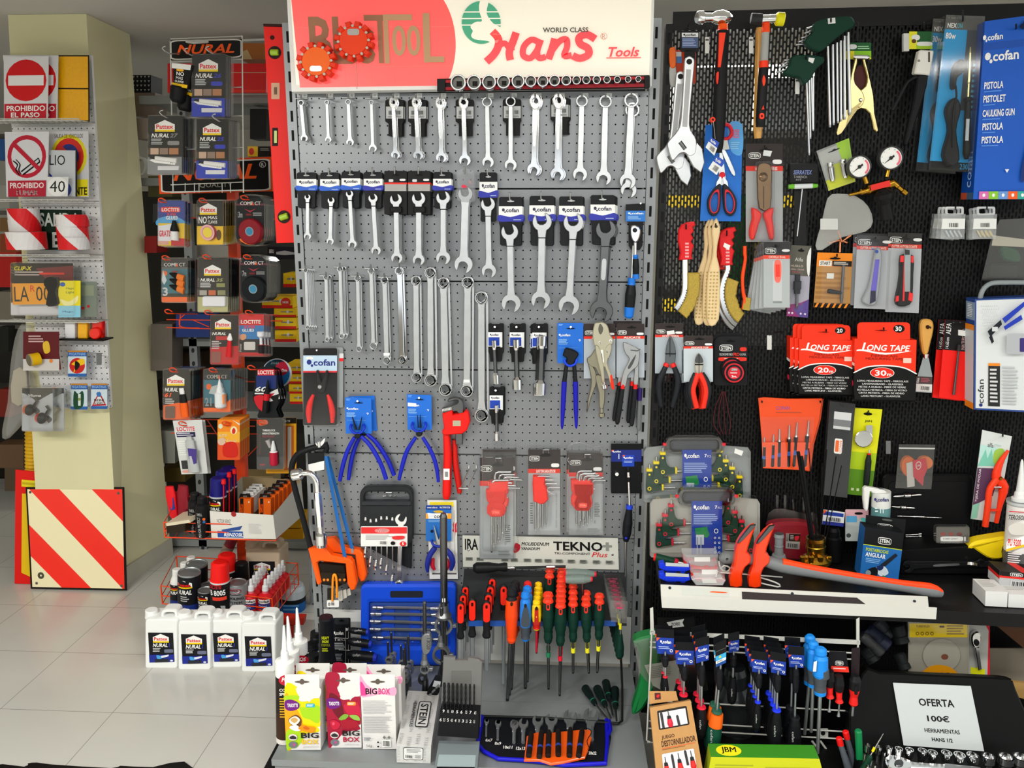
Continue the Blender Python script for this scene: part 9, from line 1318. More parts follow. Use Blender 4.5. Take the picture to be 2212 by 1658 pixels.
def ctape(lab,x0,y0,x1,y1,n,c,m,foot):
 t=pack('tape_pack',lab,'tape',(x0,y0,x1,y1),.2,'r 0 .16 1 .2 #6a3a44;m compact .16 .12 .86 .19;p #a03040 .3 .26 .5 .34 .7 .26 .5 .3;t %s .1 .32 .24 .44 #a8a8a8 b;l .6 .34 .92 .42 2 #a0a0a0;r .36 .36 .56 .4 #7a2024;r 0 0 0 0 K'%m,'#2a2c2e',F=RK,eu=False,r=20);t.c.pr(smooth([(x0+8,y1-14),(x1-14,y1-22),(x1-6,y1-10),(x0+30,y1-1)],3),.2,.2008,foot)
 cx,cy=x0+(x1-x0)*.47,y0+(y1-y0)*.72;b=t.p('tape_roll');k=RK.sc(cx,cy,.2);A=b.P(cx,cy,.222);b.lathe3(A,A+Vector((0,.02,0)),[(0,1e-6,'#3a88b0'),(0,7*k,'#8a9aa0'),(0,9*k,c),(0,23*k),(.2,25*k),(1,25*k)],c,26)
 s=t.p('clear_shell');s.band(rrect(x0-2,y0-3,x1+2,y1+2,22),rrect(x0+2,y0+1,x1-2,y1-2,18),.198,.212,'clear2')
 for i in range(1,n):t.copy('%s pack behind the %s'%(ORD[i],short(lab)),px=(t.a[0]+4.6*i,t.a[1]+.6*i),d=.2-.024*i)
ctape('rounded pack with a dark red tape roll, top row by the red level',509,422,572,530,5,'#8a1020','3m','#f07818')
ctape('rounded pack with a black tape roll, second row by the yellow boxes',518,552,578,652,6,'#14181c','7m','#2a2c2e')
t1=lp('instant_glue_pack','dark pack with three small tubes and an orange foot, second row by the pillar side',(350,558,405,652),'r 0 0 1 1 #26282a;r 0 .22 1 .8 #2a6a7a;r 0 .2 1 .24 #5a5c5e;m compact .08 .1 .92 .18;p #8a2018 .36 .28 .66 .28 .5 .34;t 3 .04 .66 .24 .86 #c8c8c8 b;r 0 .88 1 1 #f06414;e .12 .34 .1 .06 #e06020;p #c8d0d4 .05 .26 .2 .5 .1 .6 0 .5',5,4,.5,.018)
for k in range(3):b=t1.p('glue_tube');b.spin((366,590+k*13,.214),(397,602+k*13,.214),[(0,1.5,'#18181a'),(.3,5),(.55,6,'#e07830'),(1,7)],'#e07830',10,True,.5)
t1=lp('epoxy_stick_pack','black and olive pack with a white epoxy stick, second row middle',(428,556,493,673),'r 0 0 1 1 #1c1c1e;m pattex .2 .13 .76 .33;t NURAL .08 .38 .56 .44 W bi;t 35 .6 .38 .84 .44 #a0a060 bi;l .08 .46 .5 .56 3 #d0d0d0;r .62 .47 .9 .54 #8a8c50;r .06 .6 .3 .69 #a8a49c;r .36 .6 .6 .69 #c86030;r .66 .6 .92 .69 #8a8a60;r 0 .72 1 1 #b8b480',6,5,.5,.02);b=t1.p('epoxy_stick');b.rc(436,640,486,662,.202,.214,'#e0e0e4',3,.003)
t1=lp('gasket_glue_pack','black and red pack with a red tube, third row middle',(455,681,515,786),'r 0 0 1 1 #1c1416;p #c01420 0 .66 1 .62 1 1 0 1;m pattex .16 .06 .74 .28;t NURAL .06 .34 .56 .4 W bi;r .2 .42 .64 .5 #c01420;l .06 .52 .4 .7 5 #d0c0c0;rr .04 .74 .38 .97 #8a5048 .1',1);b=t1.p('glue_tube');b.spin((497,720,.212),(494,770,.212),[(0,2,'#e8e8e8'),(.25,6),(.3,4,'#d01820'),(1,7)],'#d01820',12,True,.6)
t1=lp('super_glue_pack','red and sky blue glue pack with a white bottle, third row by the yellow boxes',(517,678,570,768),'r 0 0 1 .27 #d01420;r 0 .27 1 .62 #2a78b8;r 0 .6 1 .92 #241c20;r 0 .92 1 1 #c01420;t LOCTITE .08 .14 .88 .23 W b;t SUPER .2 .28 .66 .34 #e03040 b;t GLUE3 .12 .35 .6 .42 W b;q #d89870 .04 .5 .26 .48 .28 .58 .1 .62;rr .2 .66 .66 .86 #d0ccc8 .1;t Power .02 .7 .1 .9 W ^',3,7,1,.02,'#c01420');b=t1.p('glue_bottle');b.spin((563,716,.214),(565,762,.214),[(0,7,'#e8e8ec'),(.2,7),(.3,2.5),(.6,3,'#c02020'),(.62,6,'#2a2426'),(1,6)],'#e8e8ec',12)
t1=lp('gasket_glue_pack','black and orange pack with a black and white tube, fourth row by the pillar side',(353,798,410,905),'r 0 0 1 1 #1c1a1a;p #f06010 0 .72 1 .62 1 1 0 1;m pattex .14 .1 .8 .32;t NURAL .06 .36 .56 .44 W bi;t 61 .06 .46 .32 .55 O bi;l .08 .58 .44 .7 3 #d0d0d0;rr .08 .73 .46 .98 #6a5044 .1',6,6,-1,.02);b=t1.p('glue_tube');b.spin((392,838,.214),(400,900,.214),[(0,5,'#e8e8e8'),(.15,5.5),(.18,4),(.2,6,'#18181a'),(.5,8,'#f06010'),(1,8)],'#18181a',12,True,.6)
t1=lp('super_glue_pack','dark and teal pack with a white pointed glue bottle, fourth row middle',(440,798,498,889),'r 0 0 1 1 #242628;r 0 .24 1 .8 #28687a;m compact .12 .12 .88 .21;r 0 .9 1 1 #f06414;p #f06414 .8 .8 1 .7 1 .92 .86 .92;e .2 .4 .1 .07 #e06020;p #b0b8b8 .3 .4 .6 .34 .5 .6 .2 .56;t 21 .06 .66 .3 .86 #8a9094 b',7,5.5,-.6,.02);b=t1.p('glue_bottle');b.spin((474,818,.216),(476,880,.216),[(0,1),(.3,5),(.32,6),(.45,7),(.5,10),(.95,10.5),(1,8)],'#e0e4e6',14);b.rc(468,852,484,872,.224,.2255,'#f08030')
t1=lp('loctite_disc_pack','round-bodied red and blue pack with an upright black tube, fourth row by the yellow boxes',(548,795,606,904),'r 0 .0 0 0 K',3,6,0,.022,'#1a1c20',shell=None,q=smooth([(556,795),(592,795),(600,830),(607,850),(602,872),(596,884),(600,903),(558,903),(560,882),(548,866),(546,850),(550,830)],3));T.ALL[-1].name='thread_glue_pack';f=t1.c.face(548,795,606,904,.2004);f.art('r .14 .02 .78 .14 #d01828;t LOCTITE .16 .04 .74 .12 W b;r .1 .14 .84 .4 #1c3070;t 60 .06 .36 .5 .46 W bi;l .04 .48 .4 .54 1 #e0e0e0;q #c81828 .02 .56 .4 .55 .4 .85 .14 .76;p #e0e0e0 .5 .5 .9 .4 .98 .6 .6 .66;p #1a1a1a .6 .56 .96 .5 .9 .74;p #c01828 .5 .52 .8 .48 .6 .6');b=t1.p('glue_tube');b.spin((579,820,.212),(573,890,.212),[(0,1,'#141414'),(.4,5),(.42,5.5,'#d01828'),(.6,6),(.62,6,'#1a1a1c'),(1,6.5)],'#141414',12)
t=T('abrasive_disc_pack','round blue and red disc pack with a white edge behind the round-bodied glue packs','disc',RK,(600,806),.1);b=t.p(None);b.pr(circ(598,806,32,32,30),.09,.092,'#d8dce0');b.pr(circ(597,806,29,30,30),.092,.0925,'#1c78c0');f=b.face(568,775,626,836,.0927);f.art('q #14323c .1 .2 .5 .02 .8 .1 .6 .3 .2 .3;q #c01838 .5 .2 .8 .1 .96 .4 .7 .6 .5 .5;t ZOLLEX .3 .1 .6 .18 #9ac0c8;t 0m .7 .34 .9 .46 W b')
t1=lp('sealing_paste_pack','white tilted pack with a silver and violet tube, bottom card row by the pillar side',(374,908,446,1022),'r 0 0 1 1 #d4d6d4;t LOCTITE .1 .12 .72 .2 #d01828 b;r .06 .22 .72 .31 #2a2448;l .08 .23 .7 .3 2 #d0d0e0;l .06 .38 .34 .66 7 #e8e8e4;r .08 .74 .3 .9 #3a3a3a;rr .06 .92 .4 .97 #e0a090 .4',2,7,1,.03,'#c8cac8',shell=None,q=[(373,908),(436,906),(449,1022),(392,1024)]);b=t1.p('glue_tube');b.spin((408,942,.214),(420,1018,.214),[(0,5),(.1,6),(.12,9,'#b8bcbc'),(.9,12),(1,12)],'#b8bcbc',14,True,.5);b.pr([(405,968),(424,970),(424,1000),(410,1006)],.222,.2235,'#4a3a8a')
t1=lp('car_freshener_pack','orange and yellow hibiscus air freshener card, bottom card row middle',(470,906,518,993),'r 0 0 1 .5 #f08a20;r 0 .3 1 .6 #f0b030;r 0 .56 1 1 #e05020;p #e8e4da .66 0 1 .1 1 .14;e .14 .16 .1 .06 #d8e0c0;q #e06018 .34 .08 .66 .06 .6 .14 .4 .14;e .74 .26 .16 .1 #f0e0b0;q #d02818 .66 .26 .74 .2 .82 .26 .78 .34 .68 .34;t AUTO .06 .35 .44 .42 #e8d8b0 b;t Hawaii .34 .47 .9 .55 #f0d0a0 i;q #d8b8a0 .02 .5 .3 .44 .36 .6 .1 .62;q #d02010 .3 .6 .8 .56 .9 .9 .3 .9',11,2.2,-1.2,.014,'#e0a050',shell=None,cat='air freshener')
t1=lp('window_film_pack','yellow and orange pack behind the black thread sealant card',(575,902,640,1022),'r 0 0 1 1 #e8a418;r 0 0 1 .1 #1a1614;t N-A-PLACE .3 .04 .8 .08 #c8c0b0 b;r .6 .14 .92 .94 #c86420;r .72 .16 .84 .9 #d8d0c4',1,d=.15,bg='#e8a418',shell=None,cat='pack')
t1=lp('thread_sealant_pack','black card with a small red bottle, bottom card row by the perforated upright',(556,904,612,1012),'r 0 0 1 1 #161416;q #d86030 .06 .04 .34 .02 .4 .1 .1 .14;t THREADLOCK .2 .21 .7 .25 W b;t HIGH_STRENGTH .2 .27 .84 .31 W b;t RED_MOUNT .2 .33 .66 .37 #b01838;r .0 .76 1 1 #3a3c40;t PERMATEX .06 .3 .14 .7 #5a1820 ^;r .1 .9 .3 .93 #a02030',1,bg='#161416',shell=.012,q=None);b=t1.p('glue_bottle');b.spin((590,952,.216),(592,1004,.216),[(0,2,'#e8e8e8'),(.35,5.5),(.4,5),(.45,8,'#c01838'),(.95,8),(1,7)],'#e8e8e8',14);b.spin((578,950,.21),(584,966,.21),[(0,5),(1,3)],'#b0a8a8',8)
# jugs on the floor
JL='r 0 0 1 1 #1a1a1e;m pattex .18 .04 .82 .34;t NURAL .16 .36 .76 .49 W bi;t 1 .8 .36 .86 .49 #2a3ab8 bi;l .16 .52 .52 .66 3 #d8d8d8;rr .62 .56 .98 .68 #6a7088 .2;r 0 .74 1 1 #1a2a90;q #4aa0e0 .3 .76 .5 .8 .46 .9 .34 .9;p #e0e4ec .48 .78 .8 .74 .78 .8 .5 .86;r .22 .88 .78 1 #2a2c34;e .9 .95 .06 .03 #d8d8e0'
def jug(lab,x0,x1,yt,yb,yaw,mat='white_hd',F=None,lab_art=JL,d=0):
 cx=(x0+x1)/2;F=F or FG(cx,yb-2,0,yaw);t=T('plastic_jug',lab,'jug',F,(cx,yb-2),d);b=t.p('body');w=x1-x0;h=yb-yt;D=.085
 P=lambda u,v:(x0+u*w,yt+v*h)
 o=smooth([P(.06,.26),P(.12,.2),P(.46,.19),P(.5,.13),P(.6,.03),P(.7,.02),P(.92,.02),P(.99,.06),P(1,.2),P(1,.94),P(.97,.99),P(.1,1),P(.05,.96),P(.03,.6)],3)
 hole=smooth([P(.58,.16),P(.62,.1),P(.68,.07),P(.88,.07),P(.92,.1),P(.92,.16),P(.88,.17),P(.62,.17)],3)
 lo=smooth([P(.04,.3),P(.1,.22),P(.3,.19),P(.98,.19),P(1,.24),P(1.0,.94),P(.97,.99),P(.1,1),P(.06,.96)],3)
 lo=rrect(x0+.02*w,yt+.18*h,x1,yb,(.1*w,.07*w,.06*w,.06*w),5);q=[b.P(x,y,d)for x,y in lo];cx_=sum(p.x for p in q)/len(q);cz_=sum(p.z for p in q)/len(q)
 b.loft3([[Vector((cx_+(p.x-cx_)*s_,y_,cz_+(p.z-cz_)*(1-(1-s_)*.6)))for p in q]for y_,s_ in((0,.86),(.0004,.93),(.004,.975),(.012,1),(D-.012,1),(D-.003,.97),(D,.9))],mat)
 n=28;O=[P(.75+.25*math.copysign(abs(math.cos(a))**.55,math.cos(a)),.125+.105*math.copysign(abs(math.sin(a))**.55,math.sin(a)))for a in[2*math.pi*i/n for i in range(n)]]
 I=[P(.75+.155*math.copysign(abs(math.cos(a))**.6,math.cos(a)),.12+.05*math.copysign(abs(math.sin(a))**.6,math.sin(a)))for a in[2*math.pi*i/n for i in range(n)]]
 b.band(O,I,d-.062,d-.02,mat,.006)
 k=F.sc(cx,yt,d);c=t.p('cap','white ribbed screw cap');A=b.P(x0+.22*w,yt+.02*h,d-.042);B=b.P(x0+.23*w,yt+.21*h,d-.042);c.lathe3(A,B,[(0,.165*w*k),(.04,.18*w*k),(.55,.18*w*k),(.56,.19*w*k),(.66,.19*w*k),(.67,.17*w*k),(1,.17*w*k)],mat,22)
 l=t.p('label','black printed label');f=l.faceq([P(.12,.4),P(.86,.405),P(.9,.88),P(.17,.89)],d+.001);f.art(lab_art);return t
jug('first white jug from the pillar side in the row on the floor',311,384,1313,1444,4);jug('second white jug from the pillar side in the row on the floor',382,456,1317,1447,3);jug('third white jug from the pillar side in the row on the floor',451,524,1316,1442,2);jug('fourth white jug, nearest the grey base deck',519,596,1321,1452,0)
# things in the two orange baskets
def BK(x,y,z):return FG(x,y,z+.004,-6)
def canister(name,lab,cat,x,yt,yb,z,prof,mat,art=None,fy=(.3,.9),base='body',lean=0):
 F=BK(x,yb,z);t=T(name,lab,cat,F,(x,yb),0);b=t.p(base);b.spin((x+lean,yt,0),(x,yb,0),prof,mat,20);r=max(p[1]for p in prof)*F.sc(x,yb,0)
 if art:
  f0=b.P(x,yt+(yb-yt)*fy[0],0);f1=b.P(x,yt+(yb-yt)*fy[1],0);n=8
  class Cyl(Face):
   def at(s,u,v,e=0):a=(u-.5)*2.1;rr=r+.0006+e;return Vector((f0.x+rr*math.sin(a),-rr*math.cos(a),f0.z+(f1.z-f0.z)*v))
   def poly(s,pts,m):
    x0=min(p[0]for p in pts);x1=max(p[0]for p in pts)
    if len(pts)==4 and x1-x0>.12 and abs(pts[0][1]-pts[1][1])<1e-6:
     k=6;s.k+=1;e=s.k*.00018
     for i in range(k):
      a,c=x0+(x1-x0)*i/k,x0+(x1-x0)*(i+1)/k;s.b.add([s.at(a,pts[0][1],e),s.at(c,pts[0][1],e),s.at(c,pts[2][1],e),s.at(a,pts[2][1],e)],[(3,2,1,0)],m)
    else:Face.poly(s,pts,m)
  f=Cyl(b,[Vector((0,0,0))]*3+[Vector((0,0,-1))]);f.n=Vector((0,-1,0));f.art(art)
 return t,b
PN='m pattex .16 .02 .84 .3;t NURAL .12 .36 .8 .52 W bi;l .12 .58 .7 .8 3 #c0c0c0'
for i,(x,yt,yb)in enumerate([(494,1009,1128),(483,1016,1138),(471,1031,1148)]):
 t,b=canister('spray_can',['rearmost','middle','foremost'][i]+' black spray can with a dark blue cap and red straw in the upper basket','spray can',x,yt,yb,ZU,[(0,12,'#10106c'),(.03,15),(.3,16),(.31,17,'#b8bcc0'),(.34,17,'#17181c'),(1,17)],'#10106c',PN+';t 100 .3 .84 .7 .96 #2a3ab8 b',(.36,.74));s=t.p('red_straw');s.spin((x+12,yt+4,.022),(x+12,yb-10,.024),[(0,4),(.08,5),(.12,1.2),(1,1.2)],'#e01420',8)
t=T('gasket_carton','open white carton with blue print in the upper basket','carton',BK(525,1164,ZU),(525,1164),0);q=[(453,1103),(590,1112),(596,1164),(457,1162)];b=t.p('carton');P4=[b.P(x,y,0)for x,y in q];n=Vector((0,.24,0));up=Vector((0,0,.09));B4=[p+n for p in P4]
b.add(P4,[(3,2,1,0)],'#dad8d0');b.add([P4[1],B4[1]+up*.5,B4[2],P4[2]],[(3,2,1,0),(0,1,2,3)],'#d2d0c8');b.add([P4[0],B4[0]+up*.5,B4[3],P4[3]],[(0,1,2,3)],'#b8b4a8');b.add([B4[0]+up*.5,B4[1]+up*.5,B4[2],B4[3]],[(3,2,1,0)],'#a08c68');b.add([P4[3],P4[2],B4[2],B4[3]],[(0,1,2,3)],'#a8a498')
f=Face(b,P4);f.art('t VICTOR_REINZ .1 .28 .32 .42 #3a3a3a;r .1 .46 .34 .48 #3a3a3a;r .1 .72 .5 .96 #1c4ca0;p #2a4a90 .16 .68 .5 .5 .46 .66 .2 .74;t REINZOSIL .2 .78 .5 .92 W bi;e .38 .06 .04 .1 #a02020;l .6 .4 .8 .8 8 #c8c8c4')
for i in range(7):
 for j in range(2):
  x,y=540+j*31-(0 if j else 2)+i*(9 if j else 6.5)-(10 if not j else 0),1068-i*(7.4 if j else 5.5);white=j==0 and i>0;
  if j==0 and i>4:continue
  t=T('sealant_box','%s %s tube box in the %s file of the white carton'%(ORD[i],'white and blue' if white else 'orange and black','inner' if j==0 else 'outer'),'box',RK,(x,y),.19-i*.024);d=t.d;f,l,u=carton(t,[(x-12,y+8),(x+14,y+9),(x+14,y+44),(x-12,y+43)],d,.02,('#dcdcd8','#d0d0cc')if white else('#f06a18','#e05c10'));f.art('r 0 .3 1 1 #1c60b8;l .1 .4 .7 .6 2 W' if white else 'r .1 0 .38 1 #1c1a1a;t 60 .12 .3 .34 .9 O b;e .84 .2 .06 .05 #f8e8d8');g=t.p('hang_flap');g.pr([(x-9,y-2),(x+12,y-1),(x+14,y+9),(x-12,y+8)],d-.016,d-.0148,'#dcdcd8' if white else '#1c1a1a');g.pr(rrect(x-3,y+2,x+6,y+5,1),d-.0148,d-.0144,'#6a6a68')
for i,(x0,y0,x1,y1,r,c)in enumerate([(366,1050,376,1118,11,'#e0101c'),(396,1048,394,1118,13,'#8a1426'),(383,1062,386,1112,9,'#c81828')]):t=T('glue_tube',['bright red flattened','dark red','rear red'][i]+' tube standing cap down in the upper basket','glue tube',BK(x1,y1+14,ZU),(x1,y1+14),0);b=t.p('tube');b.spin((x0,y0,0),(x1,y1,0),[(0,r*.8),(.3,r),(.95,r*.75),(1,r*.5)],c,16,True,.45);b.pr([(x0-2,y0+26),(x0+8,y0+24),(x0+12,y0+50),(x0+2,y0+52)],.006,.0075,'#2a3a88' if i==0 else c);k=t.p('cap');k.spin((x1,y1,0),(x1+.5,y1+14,0),[(0,4),(.2,5),(1,6)],'#e0dcd0',12)
t=T('card_tray','small black and cream card tray holding the red tubes','tray',BK(385,1150,ZU),(385,1150),0);b=t.p(None);b.pr([(358,1134),(400,1130),(400,1148),(360,1152)],-.01,.05,'#2a2016',.002);b.pr([(358,1130),(408,1122),(412,1128),(360,1136)],-.06,.051,'#d8ccb0')
for i,(x,yt,yb)in enumerate([(421,1064,1148),(437,1072,1157)]):canister('additive_bottle',['rear','front'][i]+' slim black bottle beside the white carton in the upper basket','bottle',x,yt,yb,ZU,[(0,8,'#141416'),(.02,9),(.15,9.5),(.16,8),(.2,12),(.28,13),(.98,13),(1,12)],'#17181a','t SHELL .3 .1 .7 .2 #c8c8c8;t MOTOR_PROTECT .3 .25 .55 1 #c8c8c8 ^;e .8 .32 .1 .05 #e06020;e .8 .42 .1 .05 #2a60a0',(.3,.98))
for i,(x,yt,yb)in enumerate([(413,1202,1270),(399,1214,1285),(382,1228,1308)]):canister('coolant_bottle',['rearmost','middle','foremost'][i]+' white-capped bottle at the end of the lower basket','bottle',x,yt,yb,ZL,[(0,7,'#e8e8e4'),(.02,8.5),(.18,8.5),(.2,9),(.3,12),(.36,12.5),(.37,12.5,'#1a1b1f'),(.78,12.5,'#1c2a78'),(.95,12.5,'#e0e0dc'),(1,11)],'#e8e8e4','m pattex .1 .02 .9 .3;t NURAL .08 .36 .92 .56 W bi',(.38,.8))
for i,(x,yt,yb,r,a)in enumerate([(425,1216,1285,21,1),(409,1234,1318,22,1),(448,1262,1300,14,0),(444,1273,1326,15,1)]):canister('tin_can',['rear large black','front large black','rear small black','front small black'][i]+' can with a bare metal lid in the lower basket','can',x,yt,yb,ZL,[(0,.01,'zinc'),(.02,r*.86),(.0,r*.9),(0,r*.98),(.03,r),(.04,r,'#1a1b20'),(.72,r,'#1a1b20'),(.73,r,'#1c3484'),(.97,r,'zinc'),(1,r*.98)],'zinc',PN,(.1,.8))
for i,(x,yt,yb)in enumerate([(490,1196,1290),(475,1212,1328)]):
 t,b=canister('spray_can',['rear','front'][i]+' spray can with a big red cap in the lower basket','spray can',x,yt,yb,ZL,[(0,13,'#f01410'),(.03,17),(.32,18.5),(.33,19.5,'#d8d8d8'),(.36,19.5,'#1a1a1c'),(.98,19.5,'#a8a8a8'),(1,19)],'#f01410','t LOCTITE .1 .0 .8 .12 #c81420 bi;t LB_8005 .06 .16 .96 .32 W b;r 0 .36 1 .46 #e8402c;rr .3 .62 .9 .84 #a8a8a8 .1;rr .4 .88 .9 .98 #e0404c .5',(.36,.98))
t,b=canister('tin_can','silver cooling system can with an oval red badge in the lower basket','can',513,1256,1320,ZL,[(0,.01,'zinc'),(.02,15),(0,16),(0,18),(.04,18.5),(.05,18.5,'#8a8e90'),(.96,18.5,'zinc'),(1,18)],'zinc','e .5 .14 .4 .1 #b8bcbe;g .5 .14 .4 .1 .85 #a02838;t wynns .28 .08 .72 .18 #8a2030 b;r .15 .26 .85 .29 #2a2a2c;t COOLING .06 .36 .98 .46 #1a1a1c b;t SYSTEM .12 .52 .9 .62 #1a1a1c b;t STOP_LEAK .1 .68 .94 .78 #1a1a1c b',(.06,.95))
canister('spray_can','black-capped can behind the silver one in the lower basket','spray can',522,1214,1290,ZL,[(0,11,'#0f0f11'),(.04,13),(.45,14),(.46,15,'#c8ccce'),(1,15)],'#0f0f11')
for j in range(2):
 for i in range(6):
  x,yb=542+j*31+i*(6.2+j*1.2),1316-i*9.4;yt=yb-66+i*1.4
  t,b=canister('threadlock_bottle','%s red bottle with a white pointed cap in the %s file of the lower basket'%(ORD[i],'inner' if j==0 else 'outer'),'bottle',x,yt,yb,ZL,[(0,2.5,'#e4e8e8'),(.02,3.2),(.2,3.6),(.22,6),(.36,6.5),(.38,5.5,'#e07080'),(.44,6,'#d01420'),(.5,12),(.54,14),(.98,14),(1,13)],'#e4e8e8','r 0 .05 1 .35 #e6e4e0;m cofan .08 .06 .94 .32 K;r 0 .36 1 .8 #2a3470;l .2 .5 .8 .7 2 #a0a8d0;r .3 .8 .6 .9 #e06040' if i<1 else None,(.56,.98))
jug('beige jug behind the red bottles in the lower basket',528,604,1166,1280,-6,'#c8b49a',FG(566,1272,ZL,-6),JL)
t=T('paint_bucket','bright blue plastic bucket behind the orange basket by the perforated upright','bucket',FG(640,1342,0,0),(640,1342),0);F=t.F;b=t.p(None);b.spin((632,1262,-.1),(632,1336,-.1),[(0,22,'#c8d4dc'),(.1,26),(.3,27,'#181c20'),(.42,28,'#0c6ac0'),(1,26)],'#0c6ac0',24);b.face(612,1306,650,1322,-.1+28*F.sc(632,1300,-.1)).art('l 0 0 1 1 2 #60a0d8')
t=T('storage_crate','dark red plastic crate on the floor under the blue bucket','crate',FY(2.62),(620,1360),0);b=t.p(None);b.pr([(604,1332),(657,1334),(655,1350),(608,1349)],-.03,0,'#b0200c',.002);b.pr([(622,1350),(634,1350),(632,1390),(626,1390)],-.02,-.01,'#b0200c')
t=T('sealant_bottle','brown lying bottle with a dark red label behind the red-capped cans','bottle',BK(500,1210,ZL+.14),(500,1205),0);F=t.F;t.p(None).spin((483,1204,-.06),(504,1160,-.06),[(0,10),(.2,11),(.6,11,'#7a1a28'),(1,10)],'#8a7868',14)
# red level, hung at the display unit's side
LVF=FY(2.36);t=T('spirit_level','long red spirit level hanging upright beside the perforated display unit','spirit level',LVF,(590,60),.02);b=t.p('body');q=[(569,54),(611,55),(636,524),(597,525)];b.pr(q,-.03,.02,'#f8180c',.001);e=t.p('end_cap','black end cap');e.pr([(568,51),(611,52),(611,58),(569,57)],-.031,.022,'#3a1a18',.001)
g=lambda u,v:tuple(q[0][k]*(1-u)*(1-v)+q[1][k]*u*(1-v)+q[2][k]*u*v+q[3][k]*(1-u)*v for k in(0,1))
for v in(.125,.88):
 c=g(.5,v);m=t.p('vial','green bubble vial');m.pr(circ(*c,14,14,20),.018,.0212,'#241410');m.spin((c[0]-9,c[1]+(3 if v>.5 else 0),.022),(c[0]+9,c[1]-(3 if v>.5 else 0),.022),[(0,5),(.1,6.5),(.9,6.5),(1,5)],'#a8d028:g',12);m.spin((c[0]-3,c[1],.0255),(c[0]+3,c[1]-1,.0255),[(0,2.5),(1,2.5)],'#e0f0a0:g',8)
m=t.p('vial');m.rc(588,276,600,315,.018,.0212,'#141412',1);m.rc(592,282,598,309,.0212,.024,'#b8d060:g',1);h=t.p('hang_hole');h.pr(circ(588,81,5,5,12),.02,.0206,'#3a0c08');s=t.p('price_sticker');s.rc(586,179,604,214,.02,.0212,'#e0b090',1);s.face(587,181,603,212,.0214).art('z .25 .15 .8 .85 #e0b090')
# grey shelving and its goods behind the rack
BS=FY(3.38);t=T('storage_rack','grey slotted-angle shelving behind the orange rack, running to the display unit','shelf',BS,(520,1400),0)
for(a,c,d,w,m)in(((378,150),(441,1400),0,17,'rowholes'),((640,60),(672,1420),.5,18,'rowholes')):
 u=t.p('upright');u.pr([a,(a[0]+w,a[1]),(c[0]+w,c[1]),c],d-.03,d,'grey_paint')
 for k in range(44):f=k/44.;x,y=a[0]+(c[0]-a[0])*f+w/2,a[1]+(c[1]-a[1])*f+10;u.pr(circ(x,y,3.6,5.5,8),d,d+.0006,'#2c2e2e')
for y,x0,x1 in((212,300,640),(390,300,640),(738,300,650),(893,320,655),(1172,340,665)):
 s=t.p('shelf_board');z=BS.px(480,y,0).z;p0=BS.px(x0,y,0);p1=BS.px(x1,y,0);s.bx3(p0.x-t.O.x,p1.x-t.O.x,0-t.O.y,.4-t.O.y,z-.02-t.O.z,z+.012-t.O.z,'#8a8e8c')
t.p('back_sheet').bx3(-.5,.75,.42,.43,-.05-t.O.z,1.60-t.O.z,'#33322e')
def goods(lab,x0,y0,x1,y1,d,c,art=None,D=.1,cat='box',name='stock_box'):
 t=T(name,lab,cat,BS,((x0+x1)/2,y1),d);f,l,u=carton(t,[(x0,y0),(x1,y0),(x1,y1),(x0,y1)],d,D,(c,c));
 if art:f.art(art)
SPK='r 0 .75 1 1 #d81c14;r 0 0 1 .76 #f4cc0c;e .62 .4 .06 .2 #d8d8d4;r .3 .34 .56 .46 #8a8a80;r .66 .34 .86 .46 #707068'
rows_=[(566,640,632,665,'NGK'),(592,666,640,684,''),(594,686,640,710,''),(594,713,640,738,''),(620,785,655,806,''),(622,808,656,828,''),(624,830,656,850,''),(626,850,656,872,''),(612,590,640,620,'')]
for i,(x0,y0,x1,y1,w)in enumerate(rows_):goods('%s yellow and red spark plug box counted from the rounded tape packs down'%ORD[i],x0,y0,x1,y1,.36,'#f0c80c',SPK+(';e .78 .5 .16 .4 #e03018;t NGK .68 .4 .88 .6 W b' if w else ''))
goods('dark spark plug box with a pale plug picture under the red level',578,533,640,560,.3,'#22222c','t BERU .06 .2 .22 .5 W b;p #b8bcc0 .3 .4 .6 .3 .95 .45 .95 .6 .6 .65 .3 .6');goods('dark carton with yellow label beside the red level',535,316,590,338,.2,'#1a1612','r 0 0 .4 1 #f0c010;e .15 .5 .1 .35 #d83018;l .5 .2 .9 .5 2 #8a8a80')
goods('red advertising board with rounded end below the small header',362,137,575,200,.1,'#d81818','r .6 .9 1 1 #e83020;r .6 .3 1 .33 #c8a080',.02,'board','shelf_board_sign');goods('brown cardboard box behind the top of the red level',518,93,572,128,.05,'#b06a2c','p #c8b080 .0 .6 .3 .4 .5 1 0 1');goods('black and white patterned carton high behind the wire frame',284,162,326,200,-.1,'#24262a',';'.join('p #c0c4c4 %.2f %.2f %.2f %.2f %.2f %.2f'%(u,v,u+.12,v,u+.06,v+.12)for u in(.05,.25,.45,.65,.85)for v in(.05,.3,.55,.8)))
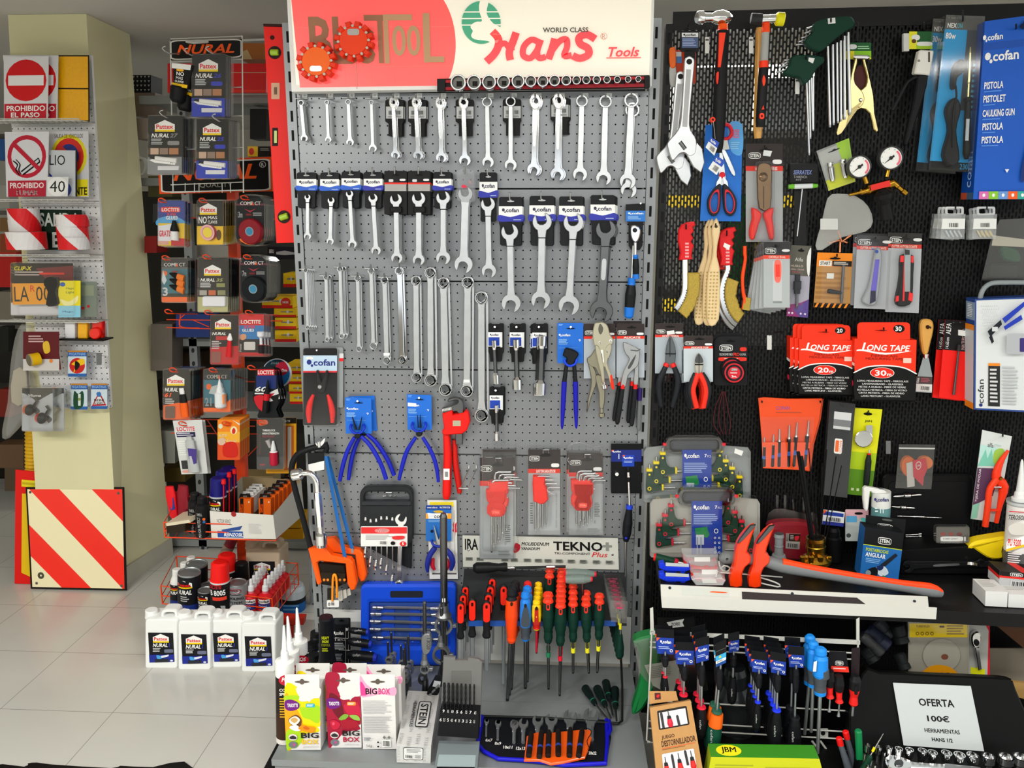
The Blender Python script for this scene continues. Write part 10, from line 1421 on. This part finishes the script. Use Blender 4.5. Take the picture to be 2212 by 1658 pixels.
for i,(x0,y0,x1,y1,d,c)in enumerate([(288,200,335,250,-.05,'#8a7a6c'),(290,255,325,300,0,'#9a8c80'),(320,380,372,425,-.1,'#7a7450'),(312,510,338,546,.1,'#8a1414'),(330,440,380,480,0,'#4a4c50'),(380,678,452,728,.1,'#1a3478'),(326,700,372,800,.1,'#6a625a'),(340,760,440,790,-.1,'#3c2c20'),(340,820,372,885,.02,'#26201e'),(420,530,500,560,-.1,'#9a9890'),(335,930,378,1000,.02,'#8a8c84'),(480,1028,590,1060,.05,'#a08a60'),(350,1010,400,1040,-.1,'#5c4c20'),(540,235,575,300,-.05,'#141414'),(600,1142,655,1164,.3,'#d8a010'),(598,1118,650,1140,.3,'#c8980c'),(380,440,470,470,-.1,'#c4beb0')]):goods(['brown','tan','olive','dark red','slate','deep blue','grey brown','dark brown','near-black','pale grey','grey green','manila','mustard','black','amber','ochre','bone white'][i]+' carton on the shelving behind the orange rack',x0,y0,x1,y1,d,c)
t=T('tape_coil','pale coil hanging on the shelving beside the pillar corner','coil',BS,(303,360),.05);t.p(None).ring(303,358,12,8,.04,.06,'#a8a8a0',e=1.8,b=.004)
FA=FY(3.9);t=T('storage_rack','dim shelving of the far aisle beyond the pillar','shelf',FA,(10,1250),0)
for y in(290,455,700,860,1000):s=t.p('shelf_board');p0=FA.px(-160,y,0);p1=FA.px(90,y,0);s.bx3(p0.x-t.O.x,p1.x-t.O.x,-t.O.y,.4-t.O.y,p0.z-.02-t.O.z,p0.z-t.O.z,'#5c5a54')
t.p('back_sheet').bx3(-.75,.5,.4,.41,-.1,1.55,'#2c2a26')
for i,(x0,y0,x1,y1,c)in enumerate([(-20,300,10,345,'#2a5a9a'),(0,470,50,500,'#7a5a34'),(0,505,40,545,'#8a4020'),(-5,545,35,620,'#b81818'),(-10,630,30,690,'#7a7468'),(0,705,18,760,'#20221e'),(0,840,24,900,'#7a2014'),(-10,960,50,1010,'#6a5038'),(10,1010,80,1060,'#5a4a38'),(-10,400,20,450,'#a0a098')]):
 t=T('stock_box',['royal blue','umber','rust','scarlet','putty','blackish','maroon','walnut','cocoa','ash grey'][i]+' carton in the dim far aisle beyond the pillar','box',FA,((x0+x1)/2,y1),.05);carton(t,[(x0,y0),(x1,y0),(x1,y1),(x0,y1)],.05,.1,(c,c))
t=T('floor_mat','black mat edge lying on the shop floor at the very front','mat',Fr((0,0,0),0,R_(-90)),(200,1652),.004);t.p(None).pr(smooth([(-40,1656),(52,1655),(60,1648),(80,1646),(110,1650),(240,1658),(260,1653),(330,1656),(398,1644),(399,1700),(-40,1760)],2),.0,.004,'#0f0f10')
finish_all()
